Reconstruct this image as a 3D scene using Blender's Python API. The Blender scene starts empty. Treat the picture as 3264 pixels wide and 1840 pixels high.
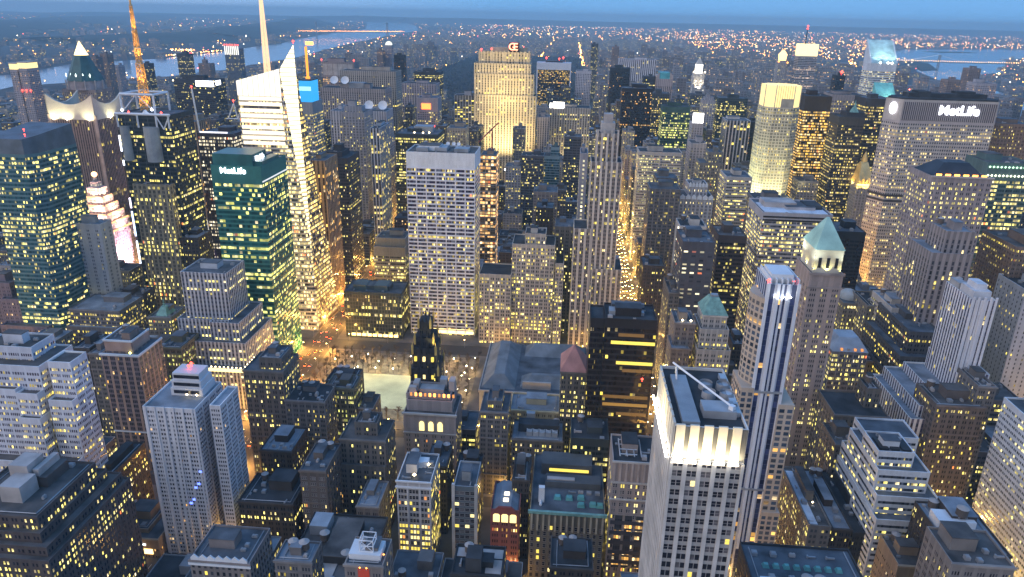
import bpy, bmesh, math, random
from mathutils import Vector, Matrix
R = math.radians
sc = bpy.context.scene
col = sc.collection
# ------------------------------------------------------------------ camera
cam = bpy.data.objects.new('camera', bpy.data.cameras.new('camera'))
col.objects.link(cam); sc.camera = cam
YAW, PITCH, ROLL, EYE = R(4.07), R(20.6), R(1.3), 320.0
fw = Vector((-math.sin(YAW)*math.cos(PITCH), math.cos(YAW)*math.cos(PITCH), -math.sin(PITCH)))
rt0 = Vector((math.cos(YAW), math.sin(YAW), 0)); dn0 = fw.cross(rt0)
rt = rt0*math.cos(ROLL) - dn0*math.sin(ROLL); dn = dn0*math.cos(ROLL) + rt0*math.sin(ROLL)
m = Matrix((rt, -dn, -fw)).transposed().to_4x4(); m.translation = Vector((0, 0, EYE))
cam.matrix_world = m
cam.data.sensor_width = 36; cam.data.lens = 25.56
cam.data.clip_start = 1; cam.data.clip_end = 200000
# ------------------------------------------------------------------ sky, afterglow, exposure
w = bpy.data.worlds.new("World"); sc.world = w; w.use_nodes = True
wt = w.node_tree; bg = wt.nodes['Background']
def wn(t, **k):
    n = wt.nodes.new(t)
    for a, v in k.items(): setattr(n, a, v)
    return n
def wm(op, a, b=None, c=None):
    n = wn('ShaderNodeMath', operation=op)
    for i, x in enumerate((a, b, c)):
        if x is None: continue
        if isinstance(x, (int, float)): n.inputs[i].default_value = x
        else: wt.links.new(x, n.inputs[i])
    return n.outputs[0]
SUN_EL, SUN_AZ = R(1.0), R(236)           # dusk: the sun just going under behind the viewer, left
sky = wn('ShaderNodeTexSky', sky_type='NISHITA', sun_disc=False, sun_elevation=SUN_EL, sun_rotation=SUN_AZ, ozone_density=3.0)
geo = wn('ShaderNodeTexCoord'); sep = wn('ShaderNodeSeparateXYZ'); wt.links.new(geo.outputs['Generated'], sep.inputs[0])
el = wm('MAXIMUM', sep.outputs[2], 0.0)
ramp = wn('ShaderNodeValToRGB'); wt.links.new(wm('POWER', el, 0.5), ramp.inputs[0])
ce = ramp.color_ramp.elements; ce[0].position = 0; ce[0].color = (.17, .42, .79, 1); ce[1].position = 1; ce[1].color = (.125, .325, .72, 1)
for pos, c in ((.12, (.155, .395, .75, 1)), (.22, (.145, .38, .735, 1)), (.5, (.135, .35, .75, 1))):
    e = ce.new(pos); e.color = c
south = wm('MULTIPLY', wm('MAXIMUM', wm('MULTIPLY_ADD', sep.outputs[1], -1.0, wm('MULTIPLY', sep.outputs[0], -.35)), 0.0), wm('SUBTRACT', 1.0, wm('MULTIPLY', el, .8)))
west = wm('MULTIPLY', wm('MAXIMUM', wm('MULTIPLY_ADD', sep.outputs[0], -1.0, -.1), 0.0), wm('SUBTRACT', 1.0, el))
m0 = wn('ShaderNodeMixRGB', blend_type='MIX'); wt.links.new(south, m0.inputs[0]); wt.links.new(ramp.outputs[0], m0.inputs[1]); m0.inputs[2].default_value = (.53, .52, .55, 1); m0.use_clamp = False
mx = wn('ShaderNodeMixRGB', blend_type='ADD'); wt.links.new(west, mx.inputs[0]); wt.links.new(m0.outputs[0], mx.inputs[1]); mx.inputs[2].default_value = (.50, .32, .17, 1)
glow = wn('ShaderNodeMixRGB', blend_type='ADD'); wt.links.new(mx.outputs[0], glow.inputs[1]); glow.inputs[0].default_value = .03
wt.links.new(sky.outputs[0], glow.inputs[2])
wt.links.new(glow.outputs[0], bg.inputs[0]); bg.inputs[1].default_value = 1.0
sun = bpy.data.objects.new('afterglow_sun', bpy.data.lights.new('afterglow_sun', 'SUN'))
sun.data.energy = .85; sun.data.color = (1.0, .90, .82); sun.data.angle = R(50)
d = Vector((math.sin(SUN_AZ)*math.cos(R(24)), math.cos(SUN_AZ)*math.cos(R(24)), math.sin(R(24))))
sun.rotation_euler = d.to_track_quat('Z', 'Y').to_euler(); sun.location = (-200, -200, 600); col.objects.link(sun)
sc.view_settings.view_transform = 'Standard'; sc.view_settings.look = 'None'
sc.view_settings.exposure = 0.34; sc.view_settings.gamma = 1.0
sc.render.engine = 'CYCLES'
cy = sc.cycles
cy.max_bounces = 3; cy.diffuse_bounces = 2; cy.glossy_bounces = 2; cy.transmission_bounces = 1; cy.volume_bounces = 0; cy.transparent_max_bounces = 4
cy.sample_clamp_indirect = 2.0; cy.sample_clamp_direct = 0; cy.caustics_reflective = False; cy.caustics_refractive = False
cy.use_denoising = True; cy.denoiser = 'OPENIMAGEDENOISE'; cy.filter_width = 1.5
rnd = random.Random(7)
# ------------------------------------------------------------------ materials
MATS = {}
def base_mat(name):
    mt = bpy.data.materials.new(name); mt.use_nodes = True
    return mt, mt.node_tree, mt.node_tree.nodes['Principled BSDF']
def plain(name, c, rough=.8, metal=0, noise=.18, scale=.08, spec=.4):
    if name in MATS: return MATS[name]
    mt, nt, p = base_mat(name)
    tc = nt.nodes.new('ShaderNodeTexCoord'); nz = nt.nodes.new('ShaderNodeTexNoise')
    nz.inputs['Scale'].default_value = scale; nz.inputs['Detail'].default_value = 5
    nt.links.new(tc.outputs['Object'], nz.inputs['Vector'])
    mr = nt.nodes.new('ShaderNodeMapRange'); mr.inputs[1].default_value = .3; mr.inputs[2].default_value = .7
    mr.inputs[3].default_value = 1-noise*1.6; mr.inputs[4].default_value = 1+noise*1.6
    nt.links.new(nz.outputs['Fac'], mr.inputs[0])
    mm = nt.nodes.new('ShaderNodeVectorMath'); mm.operation = 'SCALE'; mm.inputs[0].default_value = c
    nt.links.new(mr.outputs[0], mm.inputs['Scale']); nt.links.new(mm.outputs[0], p.inputs['Base Color'])
    p.inputs['Roughness'].default_value = rough; p.inputs['Metallic'].default_value = metal; p.inputs['Specular IOR Level'].default_value = spec
    MATS[name] = mt; return mt
def emit(name, c, s, sample=False):
    if name in MATS: return MATS[name]
    mt, nt, p = base_mat(name)
    p.inputs['Base Color'].default_value = (.02, .02, .02, 1); p.inputs['Emission Color'].default_value = (*c, 1); p.inputs['Emission Strength'].default_value = s
    if not sample: mt.cycles.emission_sampling = 'NONE'
    MATS[name] = mt; return mt
def make_group():
    g = bpy.data.node_groups.new('facade', 'ShaderNodeTree')
    I = g.interface
    for n, t in (('N', 'Float'), ('Margin', 'Float'), ('WX', 'Float'), ('WY', 'Float'), ('P', 'Float'), ('RowP', 'Float'), ('Strength', 'Float'),
                 ('Pier', 'Color'), ('Span', 'Color'), ('Glass', 'Color'), ('Lit', 'Color'), ('Seed', 'Float')):
        I.new_socket(n, in_out='INPUT', socket_type='NodeSocket'+t)
    I.new_socket('Shader', in_out='OUTPUT', socket_type='NodeSocketShader')
    N, L = g.nodes, g.links
    gi = N.new('NodeGroupInput'); go = N.new('NodeGroupOutput')
    i = gi.outputs
    def M(op, a, b=None, c=None, clamp=False):
        n = N.new('ShaderNodeMath'); n.operation = op; n.use_clamp = clamp
        for k, x in enumerate((a, b, c)):
            if x is None: continue
            if isinstance(x, (int, float)): n.inputs[k].default_value = x
            else: L.new(x, n.inputs[k])
        return n.outputs[0]
    def MIX(f, a, b):
        n = N.new('ShaderNodeMix'); n.data_type = 'RGBA'
        for k, x in ((0, f), (6, a), (7, b)):
            if isinstance(x, tuple): n.inputs[k].default_value = x
            elif isinstance(x, (int, float)): n.inputs[k].default_value = x
            else: L.new(x, n.inputs[k])
        return n.outputs[2]
    uv = N.new('ShaderNodeUVMap'); sx = N.new('ShaderNodeSeparateXYZ'); L.new(uv.outputs[0], sx.inputs[0])
    U, V = sx.outputs[0], sx.outputs[1]
    oi = N.new('ShaderNodeObjectInfo'); seed = M('MULTIPLY_ADD', oi.outputs['Random'], 97.0, i['Seed'])
    iu = M('FLOOR', U); fu = M('SUBTRACT', U, iu)
    f2 = M('DIVIDE', M('SUBTRACT', fu, i['Margin']), M('MULTIPLY_ADD', i['Margin'], -2.0, 1.0))
    inside = M('MULTIPLY', M('GREATER_THAN', f2, 0.0), M('LESS_THAN', f2, 1.0))
    gq = M('MULTIPLY', f2, i['N']); j = M('FLOOR', gq); h = M('SUBTRACT', gq, j)
    winx = M('MULTIPLY', inside, M('LESS_THAN', M('ABSOLUTE', M('SUBTRACT', h, .5)), M('MULTIPLY', i['WX'], .5)))
    kv = M('FLOOR', V); tv = M('SUBTRACT', V, kv)
    winy = M('MULTIPLY', M('LESS_THAN', M('ABSOLUTE', M('SUBTRACT', tv, .5)), M('MULTIPLY', i['WY'], .5)), M('LESS_THAN', V, 0.0))
    win = M('MULTIPLY', winx, winy)
    cx = M('MULTIPLY_ADD', iu, i['N'], j)
    def WN(x, y, s):
        n = N.new('ShaderNodeTexWhiteNoise'); n.noise_dimensions = '3D'
        cb = N.new('ShaderNodeCombineXYZ')
        for k, v in enumerate((x, y, s)):
            if isinstance(v, (int, float)): cb.inputs[k].default_value = v
            else: L.new(v, cb.inputs[k])
        L.new(cb.outputs[0], n.inputs['Vector']); return n.outputs['Value'], n.outputs['Color']
    r1, rc = WN(cx, kv, seed)
    rr, _ = WN(3.3, kv, seed)
    rr2, _ = WN(7.7, kv, M('ADD', seed, 5.0))
    rg, _ = WN(M('FLOOR', M('DIVIDE', cx, 3.0)), kv, M('ADD', seed, 11.0))
    sc3 = N.new('ShaderNodeSeparateColor'); L.new(rc, sc3.inputs[0])
    peff = M('MULTIPLY', M('MULTIPLY', i['P'], M('MULTIPLY_ADD', M('MULTIPLY', rg, rg), 2.4, .15)), M('MULTIPLY_ADD', M('MULTIPLY', rr2, rr2), 2.8, .36))
    row = M('LESS_THAN', rr, i['RowP'])
    lit = M('MAXIMUM', M('LESS_THAN', r1, peff), M('MULTIPLY', row, M('LESS_THAN', r1, .8)))
    blind = M('MULTIPLY', M('GREATER_THAN', tv, M('MULTIPLY_ADD', sc3.outputs[0], .5, .35)), M('GREATER_THAN', sc3.outputs[1], .45))
    br = M('MULTIPLY', M('MULTIPLY_ADD', M('POWER', sc3.outputs[2], 2.0), 1.15, .2), M('MULTIPLY_ADD', blind, -.45, 1.0))
    E = M('MULTIPLY', M('MULTIPLY', M('MULTIPLY', win, lit), br), M('MULTIPLY', i['Strength'], 1.3))
    warm = MIX(M('POWER', sc3.outputs[1], 3.0), i['Lit'], (1.0, .80, .45, 1))
    warm = MIX(M('GREATER_THAN', sc3.outputs[0], .955), warm, (1.0, .22, .05, 1))
    tc = N.new('ShaderNodeTexCoord'); nz = N.new('ShaderNodeTexNoise'); nz.inputs['Scale'].default_value = .06; nz.inputs['Detail'].default_value = 6
    mp = N.new('ShaderNodeMapping'); mp.inputs['Scale'].default_value = (1, 1, .35); L.new(tc.outputs['Object'], mp.inputs[0]); L.new(mp.outputs[0], nz.inputs['Vector'])
    dirt = M('MULTIPLY_ADD', nz.outputs['Fac'], .7, .64)
    fine = M('MULTIPLY_ADD', r1, .12, .94)
    wallc = MIX(inside, i['Pier'], i['Span'])
    sv = N.new('ShaderNodeVectorMath'); sv.operation = 'SCALE'; L.new(wallc, sv.inputs[0]); L.new(M('MULTIPLY', dirt, fine), sv.inputs['Scale'])
    gl = N.new('ShaderNodeVectorMath'); gl.operation = 'SCALE'; L.new(i['Glass'], gl.inputs[0]); L.new(M('MULTIPLY_ADD', sc3.outputs[0], 1.5, .35), gl.inputs['Scale'])
    sb = N.new('ShaderNodeVectorMath'); sb.operation = 'MULTIPLY'; L.new(i['Span'], sb.inputs[0]); sb.inputs[1].default_value = (.52, .58, .68)
    bc = MIX(win, sv.outputs[0], MIX(M('MULTIPLY', M('GREATER_THAN', sc3.outputs[2], .62), M('MULTIPLY_ADD', sc3.outputs[1], .45, .15)), gl.outputs[0], sb.outputs[0]))
    p = N.new('ShaderNodeBsdfPrincipled')
    L.new(bc, p.inputs['Base Color']); L.new(M('MULTIPLY_ADD', win, -.62, .82), p.inputs['Roughness'])
    L.new(warm, p.inputs['Emission Color']); L.new(E, p.inputs['Emission Strength'])
    p.inputs['Specular IOR Level'].default_value = .4
    L.new(p.outputs[0], go.inputs[0])
    return g
FG = make_group()
Y1 = (1.0, .76, .11); Y2 = (1.0, .83, .19); AM = (1.0, .50, .10); GR = (.85, 1.0, .22); WH = (1.0, .88, .62); PK = (1.0, .62, .42)
# bay, n, margin, wx, wy, floor, top band | pier, spandrel, glass | p lit, p row, lit colour, strength
ST = {
 'brown': (5, 2, .12, .5, .5, 3.7, 1.2, (.102, .082, .074), (.089, .068, .065), (.02, .022, .03), .24, .05, Y2, 1.5),
 'whitestep': (8, 5, .06, .66, .46, 3.75, 3.2, (.64, .65, .71), (.60, .60, .66), (.05, .035, .055), .14, .08, Y1, 1.5),
 'brownpier': (5.4, 3, .16, .8, .6, 3.7, 1.5, (.34, .245, .20), (.16, .13, .14), (.03, .03, .04), .04, 0, AM, 1.2),
 'whiteapt': (8, 4, .09, .62, .5, 2.9, 2.0, (.66, .65, .68), (.58, .57, .6), (.03, .028, .04), .035, 0, AM, .9),
 'tanlow': (6, 3, .1, .4, .3, 5, 6, (.34, .25, .17), (.30, .22, .15), (.03, .02, .02), .08, 0, AM, 1.2),
 'darkbrick': (4.2, 2, .14, .5, .5, 3.7, 2.2, (.067, .054, .047), (.054, .045, .040), (.02, .022, .028), .13, .03, Y2, 1.5),
 'darkbrick2': (5, 3, .1, .55, .5, 3.8, 2.5, (.037, .037, .039), (.032, .032, .034), (.015, .018, .025), .10, .02, Y2, 1.3),
 'brownstone': (5, 3, .16, .5, .55, 3.9, 3.5, (.144, .115, .098), (.115, .092, .081), (.03, .033, .04), .06, .02, AM, 1.3),
 'greystone': (5, 2, .17, .56, .52, 3.8, 3.0, (.140, .125, .114), (.114, .104, .094), (.025, .027, .033), .22, .06, Y2, 1.5),
 'greystone2': (5, 3, .14, .55, .5, 3.7, 2.5, (.183, .167, .161), (.144, .134, .128), (.028, .03, .038), .12, .05, Y1, 1.4),
 'palebrick': (5, 3, .16, .5, .5, 3.8, 3.5, (.243, .213, .194), (.201, .176, .164), (.035, .033, .04), .12, .04, Y1, 1.3),
 'ornate': (3, 1, .1, .55, .55, 4, 2, (.225, .195, .188), (.195, .173, .165), (.03, .03, .035), .05, 0, Y1, 1.2),
 'whitefront': (6.2, 3, .08, .72, .55, 4.1, 5.0, (.60, .58, .58), (.46, .44, .44), (.04, .04, .05), .42, .2, Y1, 1.7),
 'glassfront': (9, 4, .04, .8, .55, 3.9, 2.6, (.3, .32, .34), (.13, .16, .18), (.04, .06, .075), .12, .08, Y1, 1.5),
 'redbrick': (6, 3, .15, .5, .5, 4.2, 8, (.26, .08, .07), (.24, .075, .065), (.03, .02, .02), .25, .1, AM, 1.5),
 'coppercornice': (3.6, 1, .14, .62, .6, 4.4, 9.5, (.217, .188, .145), (.173, .151, .116), (.03, .03, .028), .16, .05, Y1, 1.0),
 'pinkstone': (4.6, 2, .2, .6, .55, 4.2, 14, (.340, .281, .255), (.289, .238, .221), (.03, .03, .036), .25, .1, Y1, 1.4),
 'crown': (5.0, 2, .14, .84, .58, 4.0, 13.0, (.56, .53, .50), (.38, .365, .35), (.03, .03, .045), .035, 0, AM, 1.1),
 'brickside': (5, 2, .14, .6, .5, 3.8, 2, (.190, .174, .157), (.168, .151, .140), (.05, .055, .06), .25, .1, Y2, 1.2),
 'whiteband': (30, 24, .04, 1.0, .42, 3.9, 2.4, (.58, .6, .63), (.58, .6, .63), (.035, .04, .05), .13, .03, Y2, 1.5),
 'bluewhite': (3.4, 2, .06, .8, .42, 3.7, 3, (.55, .6, .68), (.52, .57, .65), (.05, .06, .085), .2, .06, Y2, 1.4),
 'bluestripe': (3.75, 1, .16, 1.0, .86, 3.3, 8.0, (.60, .62, .68), (.07, .085, .15), (.04, .05, .115), .02, 0, AM, 1.0),
 'deco': (3.4, 1, .27, .9, .7, 3.7, 3.0, (.68, .68, .72), (.12, .11, .17), (.03, .03, .06), .06, 0, Y1, 1.1),
 'darklit': (4.4, 2, .12, .6, .5, 3.7, 2, (.09, .085, .085), (.08, .075, .075), (.02, .02, .025), .30, .1, Y1, 1.6),
 'brownwin': (4.6, 2, .16, .55, .5, 3.8, 2.6, (.152, .124, .112), (.132, .108, .096), (.025, .024, .03), .2, .08, Y1, 1.5),
 'mansard': (5, 4, .1, .6, .55, 3.9, 1.5, (.238, .230, .230), (.187, .178, .187), (.025, .027, .035), .25, .18, Y2, 1.5),
 'library': (8, 1, .2, .5, .5, 9, 3, (.46, .43, .40), (.42, .4, .37), (.03, .03, .03), .1, 0, AM, 1.2),
 'yellowstone': (4.4, 2, .18, .45, .5, 3.8, 2, (.50, .42, .27), (.46, .38, .25), (.04, .035, .025), .2, 0, Y2, 1.3),
 'hsbc': (30, 20, 0, 1.0, .62, 3.95, 6, (.03, .022, .02), (.026, .02, .018), (.018, .013, .012), .02, .0, Y1, 1.2),
 'arched': (6, 2, .22, .5, .5, 3.9, 16, (.34, .29, .28), (.3, .26, .25), (.03, .03, .035), .28, .06, Y1, 1.6),
 'black': (4, 2, .24, .5, .6, 3.8, 2, (.035, .034, .036), (.028, .027, .03), (.015, .015, .018), .12, 0, Y2, 1.5),
 'greenlit': (5, 3, .12, .6, .55, 3.8, 2, (.136, .128, .085), (.119, .111, .076), (.025, .026, .02), .3, .15, (.9, .9, .2), 1.1),
 'greenglass': (30, 18, 0, 1.0, .6, 4.05, 15, (.03, .15, .145), (.035, .17, .15), (.012, .07, .065), .36, .14, (.92, .9, .2), 1.25),
 'silver': (3.2, 1, .24, 1.0, .5, 3.8, 1.6, (.46, .48, .52), (.13, .14, .18), (.04, .045, .06), .05, .22, Y2, 1.5),
 'loftlit': (5, 4, .1, .66, .52, 3.9, 3, (.180, .167, .167), (.151, .138, .138), (.025, .025, .03), .3, .16, Y1, 1.6),
 'stonelit': (4.6, 2, .15, .5, .5, 3.8, 2.5, (.188, .173, .151), (.159, .145, .130), (.025, .026, .03), .3, .12, Y2, 1.6),
 'purple': (5, 2, .15, .45, .45, 3.7, 3, (.188, .156, .188), (.167, .138, .170), (.03, .025, .035), .12, .04, AM, 1.5),
 'squaretower': (24, 14, 0, 1.0, .55, 3.9, 2, (.10, .19, .21), (.10, .19, .21), (.02, .075, .09), .26, .10, (.98, .84, .2), 1.3),
 'astor': (3.0, 1, .3, 1.0, .85, 3.9, 1.0, (.22, .16, .14), (.06, .045, .045), (.025, .02, .022), .05, .02, Y1, 1.0),
 'darkglass2': (8, 5, .04, .9, .55, 4, 4, (.06, .075, .085), (.035, .045, .05), (.015, .022, .028), .22, .08, Y2, 1.4),
 'stonegrid': (5.0, 2, .22, .62, .66, 4.1, 1.5, (.33, .28, .2), (.25, .21, .15), (.025, .025, .03), .30, .05, Y2, 1.5),
 'bush': (9, 2, .33, .5, .5, 3.8, 5, (.42, .43, .46), (.38, .39, .43), (.03, .03, .05), .05, 0, Y1, 1.1),
 'litgrid': (4.2, 2, .12, .72, .56, 3.8, 3, (.05, .045, .06), (.04, .035, .05), (.03, .03, .045), .55, .1, WH, 1.3),
 'brownrib': (5.0, 1, .28, .8, .8, 3.9, 3, (.33, .235, .15), (.09, .06, .045), (.035, .025, .022), .22, .05, AM, 1.3),
 'darktower': (4, 2, .05, .8, .5, 3.8, 6, (.05, .05, .058), (.042, .042, .05), (.015, .016, .022), .14, .06, Y2, 1.3),
 'purpletower': (5, 2, .1, .7, .5, 3.8, 5, (.09, .085, .14), (.075, .07, .12), (.02, .02, .04), .2, .05, WH, 1.2),
 'greymid': (4.2, 2, .18, .55, .5, 3.8, 6, (.36, .34, .36), (.28, .27, .29), (.03, .03, .04), .14, .04, Y2, 1.3),
 'stripegrey': (3.6, 1, .27, 1.0, .6, 3.8, 12, (.46, .45, .48), (.2, .2, .23), (.045, .045, .06), .10, .08, Y1, 1.3),
 'bluestripe2': (4.0, 1, .24, 1.0, .8, 3.8, 2, (.36, .41, .48), (.05, .06, .08), (.02, .025, .04), .16, .05, Y1, 1.4),
 'browngrid': (3.8, 1, .26, 1.0, .6, 3.8, 6, (.36, .31, .29), (.18, .155, .15), (.045, .04, .042), .06, .08, Y1, 1.3),
 'browngrid2': (3.8, 1, .26, 1.0, .6, 3.8, 8, (.42, .37, .32), (.2, .175, .16), (.045, .04, .042), .06, .08, Y1, 1.3),
 'browngrid3': (4.4, 2, .15, .65, .55, 3.8, 9, (.3, .26, .26), (.25, .22, .22), (.035, .03, .035), .16, .04, Y1, 1.3),
 'panel': (4, 2, .1, .7, .5, 3.8, 30, (.34, .28, .27), (.24, .2, .2), (.03, .03, .035), .2, .12, AM, 1.3),
 'pinkgrid': (5, 2, .2, .55, .55, 3.8, 4, (.42, .36, .38), (.24, .21, .23), (.035, .03, .04), .1, .06, Y1, 1.2),
 'pinkgrid2': (4, 2, .12, .7, .5, 3.8, 24, (.40, .34, .37), (.36, .31, .33), (.04, .035, .04), .3, .08, Y1, 1.4),
 'darkglass': (9, 6, .02, .9, .55, 3.9, 5, (.045, .055, .055), (.04, .048, .045), (.018, .022, .02), .22, .1, (1, .85, .2), 1.3),
 'mixed': (4, 3, .08, .75, .5, 3.8, 14, (.3, .31, .33), (.24, .25, .27), (.03, .04, .05), .34, .1, Y1, 1.4),
 'tanlit': (4.2, 2, .17, .5, .55, 3.8, 3, (.4, .33, .26), (.34, .28, .22), (.04, .033, .03), .22, .1, Y2, 1.3),
 'darkstripe': (4.6, 1, .09, .9, .5, 3.8, 7, (.34, .34, .38), (.07, .07, .075), (.025, .025, .03), .28, .1, Y1, 1.3),
 'darkstripe2': (5.4, 1, .18, .9, .85, 3.8, 3, (.50, .49, .50), (.06, .06, .07), (.025, .025, .035), .14, 0, Y1, 1.3),
 'gold': (5.0, 1, .28, .95, .62, 3.9, 3, (.56, .47, .34), (.30, .245, .17), (.06, .05, .04), .16, .02, Y1, 1.3),
 'grace': (9.7, 6, .05, 1.0, .60, 4.0, 15.5, (.73, .75, .78), (.70, .72, .75), (.035, .024, .045), .17, .03, Y1, 1.1),
 'midglass': (3, 2, .06, .88, .72, 4, 3, (.09, .10, .10), (.05, .06, .055), (.022, .028, .026), .10, .04, Y2, 1.4),
 'tanband': (20, 14, .02, .9, .5, 3.9, 10, (.40, .35, .30), (.34, .30, .25), (.05, .045, .035), .32, .16, Y2, 1.4),
 'darktower2': (4, 2, .05, .8, .5, 3.8, 2, (.08, .06, .06), (.07, .055, .055), (.02, .016, .02), .3, .1, AM, 1.3),
 'construct': (6, 2, .06, .92, .7, 3.9, .5, (.35, .25, .17), (.2, .15, .1), (.06, .04, .025), .75, .2, (1, .5, .16), 1.6),
 'tealglass': (20, 12, .03, 1.0, .7, 3.9, 4, (.10, .18, .21), (.22, .30, .33), (.03, .085, .11), .05, .0, Y1, 1.0),
 'palestone': (5, 2, .12, .62, .56, 3.9, 3, (.46, .41, .36), (.38, .34, .30), (.035, .034, .038), .38, .1, Y1, 1.7),
 'palestone2': (4.6, 2, .15, .6, .5, 3.9, 3, (.46, .44, .42), (.36, .35, .34), (.035, .038, .042), .16, .08, Y1, 1.4),
 'fifth': (5.2, 2, .2, .62, .6, 3.9, 3, (.56, .50, .44), (.2, .175, .16), (.035, .032, .036), .22, .07, Y1, 1.6),
 'slab': (8, 1, .36, .9, .5, 4.4, 6, (.30, .29, .32), (.28, .27, .3), (.5, .5, .4), .95, .9, (1, .9, .45), 1.3),
 'intl': (4.4, 1, .3, 1.0, .6, 3.9, 10, (.47, .41, .35), (.22, .19, .165), (.045, .04, .04), .2, .03, Y1, 1.4),
 'solow': (26, 18, 0, 1.0, .55, 3.9, 1, (.03, .024, .028), (.026, .02, .024), (.016, .013, .016), .3, .12, (1, .62, .1), .9),
 'whitegrid': (4.2, 1, .2, .9, .6, 3.8, 6, (.50, .48, .52), (.45, .43, .47), (.06, .055, .075), .03, 0, AM, 1.2),
 'gm': (5.2, 1, .27, 1.0, .9, 3.8, 3, (.62, .60, .64), (.14, .13, .16), (.05, .045, .06), .05, .04, Y1, 1.1),
 'blacktower': (5, 3, .04, .9, .5, 3.9, 8, (.02, .022, .028), (.018, .02, .025), (.01, .011, .016), .025, 0, AM, 1.1),
 'olympic': (6, 4, .03, .9, .55, 3.9, 6, (.026, .02, .022), (.022, .018, .02), (.012, .01, .013), .06, .01, AM, 1.2),
 'sony': (4.2, 1, .22, .9, .85, 3.8, 16, (.44, .36, .35), (.3, .25, .25), (.04, .035, .04), .08, 0, Y2, 1.1),
 'greenglass2': (20, 14, 0, 1.0, .55, 3.9, 9, (.04, .085, .07), (.045, .09, .075), (.015, .035, .03), .24, .1, (.9, .95, .2), 1.1),
 'whitelit': (3, 1, .25, .8, .7, 3.9, 3, (.62, .60, .60), (.3, .29, .3), (.05, .05, .06), .18, 0, WH, 1.2),
 'bandwhite': (24, 20, .02, .85, .45, 3.8, 4, (.48, .44, .40), (.46, .42, .38), (.05, .045, .045), .34, .06, (.95, .85, .3), 1.0),
 'bandwhite2': (30, 22, .01, .96, .52, 3.9, 7.5, (.42, .41, .43), (.38, .37, .39), (.045, .045, .05), .5, .1, (1, .82, .24), 1.2),
 'french': (4.6, 2, .2, .5, .55, 3.8, 5, (.48, .45, .44), (.38, .35, .35), (.035, .035, .045), .22, .06, Y1, 1.5),
 'blank': (9, 2, .25, .4, .3, 6, 26, (.52, .50, .48), (.5, .48, .46), (.05, .05, .05), .1, 0, Y1, 1.2),
 'darkband': (6.6, 1, .22, .9, .4, 3.8, 7, (.085, .08, .09), (.08, .075, .085), (.07, .075, .085), .62, .1, (1, .9, .55), .9),
 'brownglass': (20, 14, .04, .9, .5, 3.8, 6, (.075, .055, .045), (.07, .05, .042), (.025, .02, .018), .16, .1, (1, .8, .15), 1.0),
 'terrace': (20, 12, .04, .9, .4, 3.8, 3, (.48, .43, .38), (.46, .41, .36), (.05, .045, .04), .4, .12, Y2, 1.3),
 'madison': (4, 2, .13, .7, .55, 3.9, 3, (.44, .41, .36), (.38, .35, .31), (.04, .038, .036), .16, .08, Y1, 1.2),
 'goldband': (12, 7, .012, .98, .6, 3.9, 20, (.05, .032, .025), (.045, .03, .024), (.03, .02, .014), .88, .6, (1, .56, .09), 1.15),
 'darklit2': (5, 3, .05, .8, .5, 3.9, 10, (.06, .055, .055), (.05, .046, .046), (.018, .016, .018), .34, .12, (1, .76, .16), 1.1),
 'citi': (40, 30, 0, 1.0, .48, 4.0, 15, (.60, .62, .66), (.60, .62, .66), (.05, .05, .055), .38, .05, (.95, .85, .4), .8),
 'bandtower': (30, 20, 0, 1.0, .5, 4, 3, (.40, .39, .41), (.36, .36, .38), (.05, .05, .06), .1, .03, PK, .9),
 'panam': (2.4, 1, .12, .72, .5, 3.85, 24, (.44, .40, .375), (.41, .375, .355), (.03, .03, .045), .26, .14, (1, .72, .2), 1.2),
 'lincoln': (4.8, 2, .2, .55, .5, 3.9, 4, (.31, .265, .26), (.27, .23, .23), (.03, .027, .033), .34, .08, Y2, 1.6),
 'dotglass': (7, 3, .06, .9, .55, 4.0, 16, (.10, .16, .16), (.08, .13, .13), (.02, .045, .045), .5, .2, (1, .82, .22), 1.3),
 'tanlit2': (3.6, 2, .18, .5, .45, 3.8, 2, (.23, .16, .12), (.2, .14, .105), (.03, .022, .02), .16, .06, Y1, 1.4),
 'chanin': (4.6, 1, .24, .6, .7, 3.9, 6, (.30, .26, .25), (.19, .165, .16), (.03, .026, .03), .1, 0, Y1, 1.4),
 'helms': (4, 2, .2, .4, .6, 3.9, 2, (.34, .31, .3), (.3, .27, .26), (.03, .03, .03), .08, .02, Y1, 1.1),
 'tenforty': (7, 3, .2, .5, .5, 3.75, 10, (.34, .275, .25), (.28, .23, .21), (.028, .027, .035), .24, .05, Y2, 1.6),
 'slabwhite': (5, 1, .32, .6, .5, 3.9, 3, (.42, .44, .49), (.4, .42, .47), (.05, .05, .06), .12, .03, Y1, 1.2),
 'deepgrey': (12, 8, .05, .9, .5, 3.8, 3, (.13, .12, .115), (.12, .11, .105), (.02, .02, .022), .3, .12, Y2, 1.3),
 'farapt': (4, 2, .12, .6, .5, 3.2, 4, (.36, .34, .37), (.32, .3, .33), (.04, .04, .05), .09, .02, AM, 1.2),
 'farbrown': (4, 2, .12, .6, .5, 3.2, 4, (.24, .19, .18), (.21, .17, .165), (.03, .03, .035), .08, .02, AM, 1.2),
 'farglass': (4, 2, .06, .8, .6, 3.4, 4, (.16, .18, .22), (.14, .16, .2), (.04, .05, .065), .06, .02, Y1, 1.2),
 'wwp': (3.6, 1, .25, .6, .6, 3.8, 5, (.28, .23, .22), (.24, .2, .19), (.03, .03, .035), .12, .05, Y1, 1.3),
 'lobby': (5, 3, .06, .86, .6, 3.6, .3, (.3, .25, .2), (.05, .05, .055), (.03, .03, .035), .55, .25, AM, 1.5),
 'baytan': (3.2, 1, .1, .8, .62, 3.4, 2, (.52, .42, .33), (.50, .40, .31), (.05, .07, .10), .07, 0, AM, 1.1),
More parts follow.
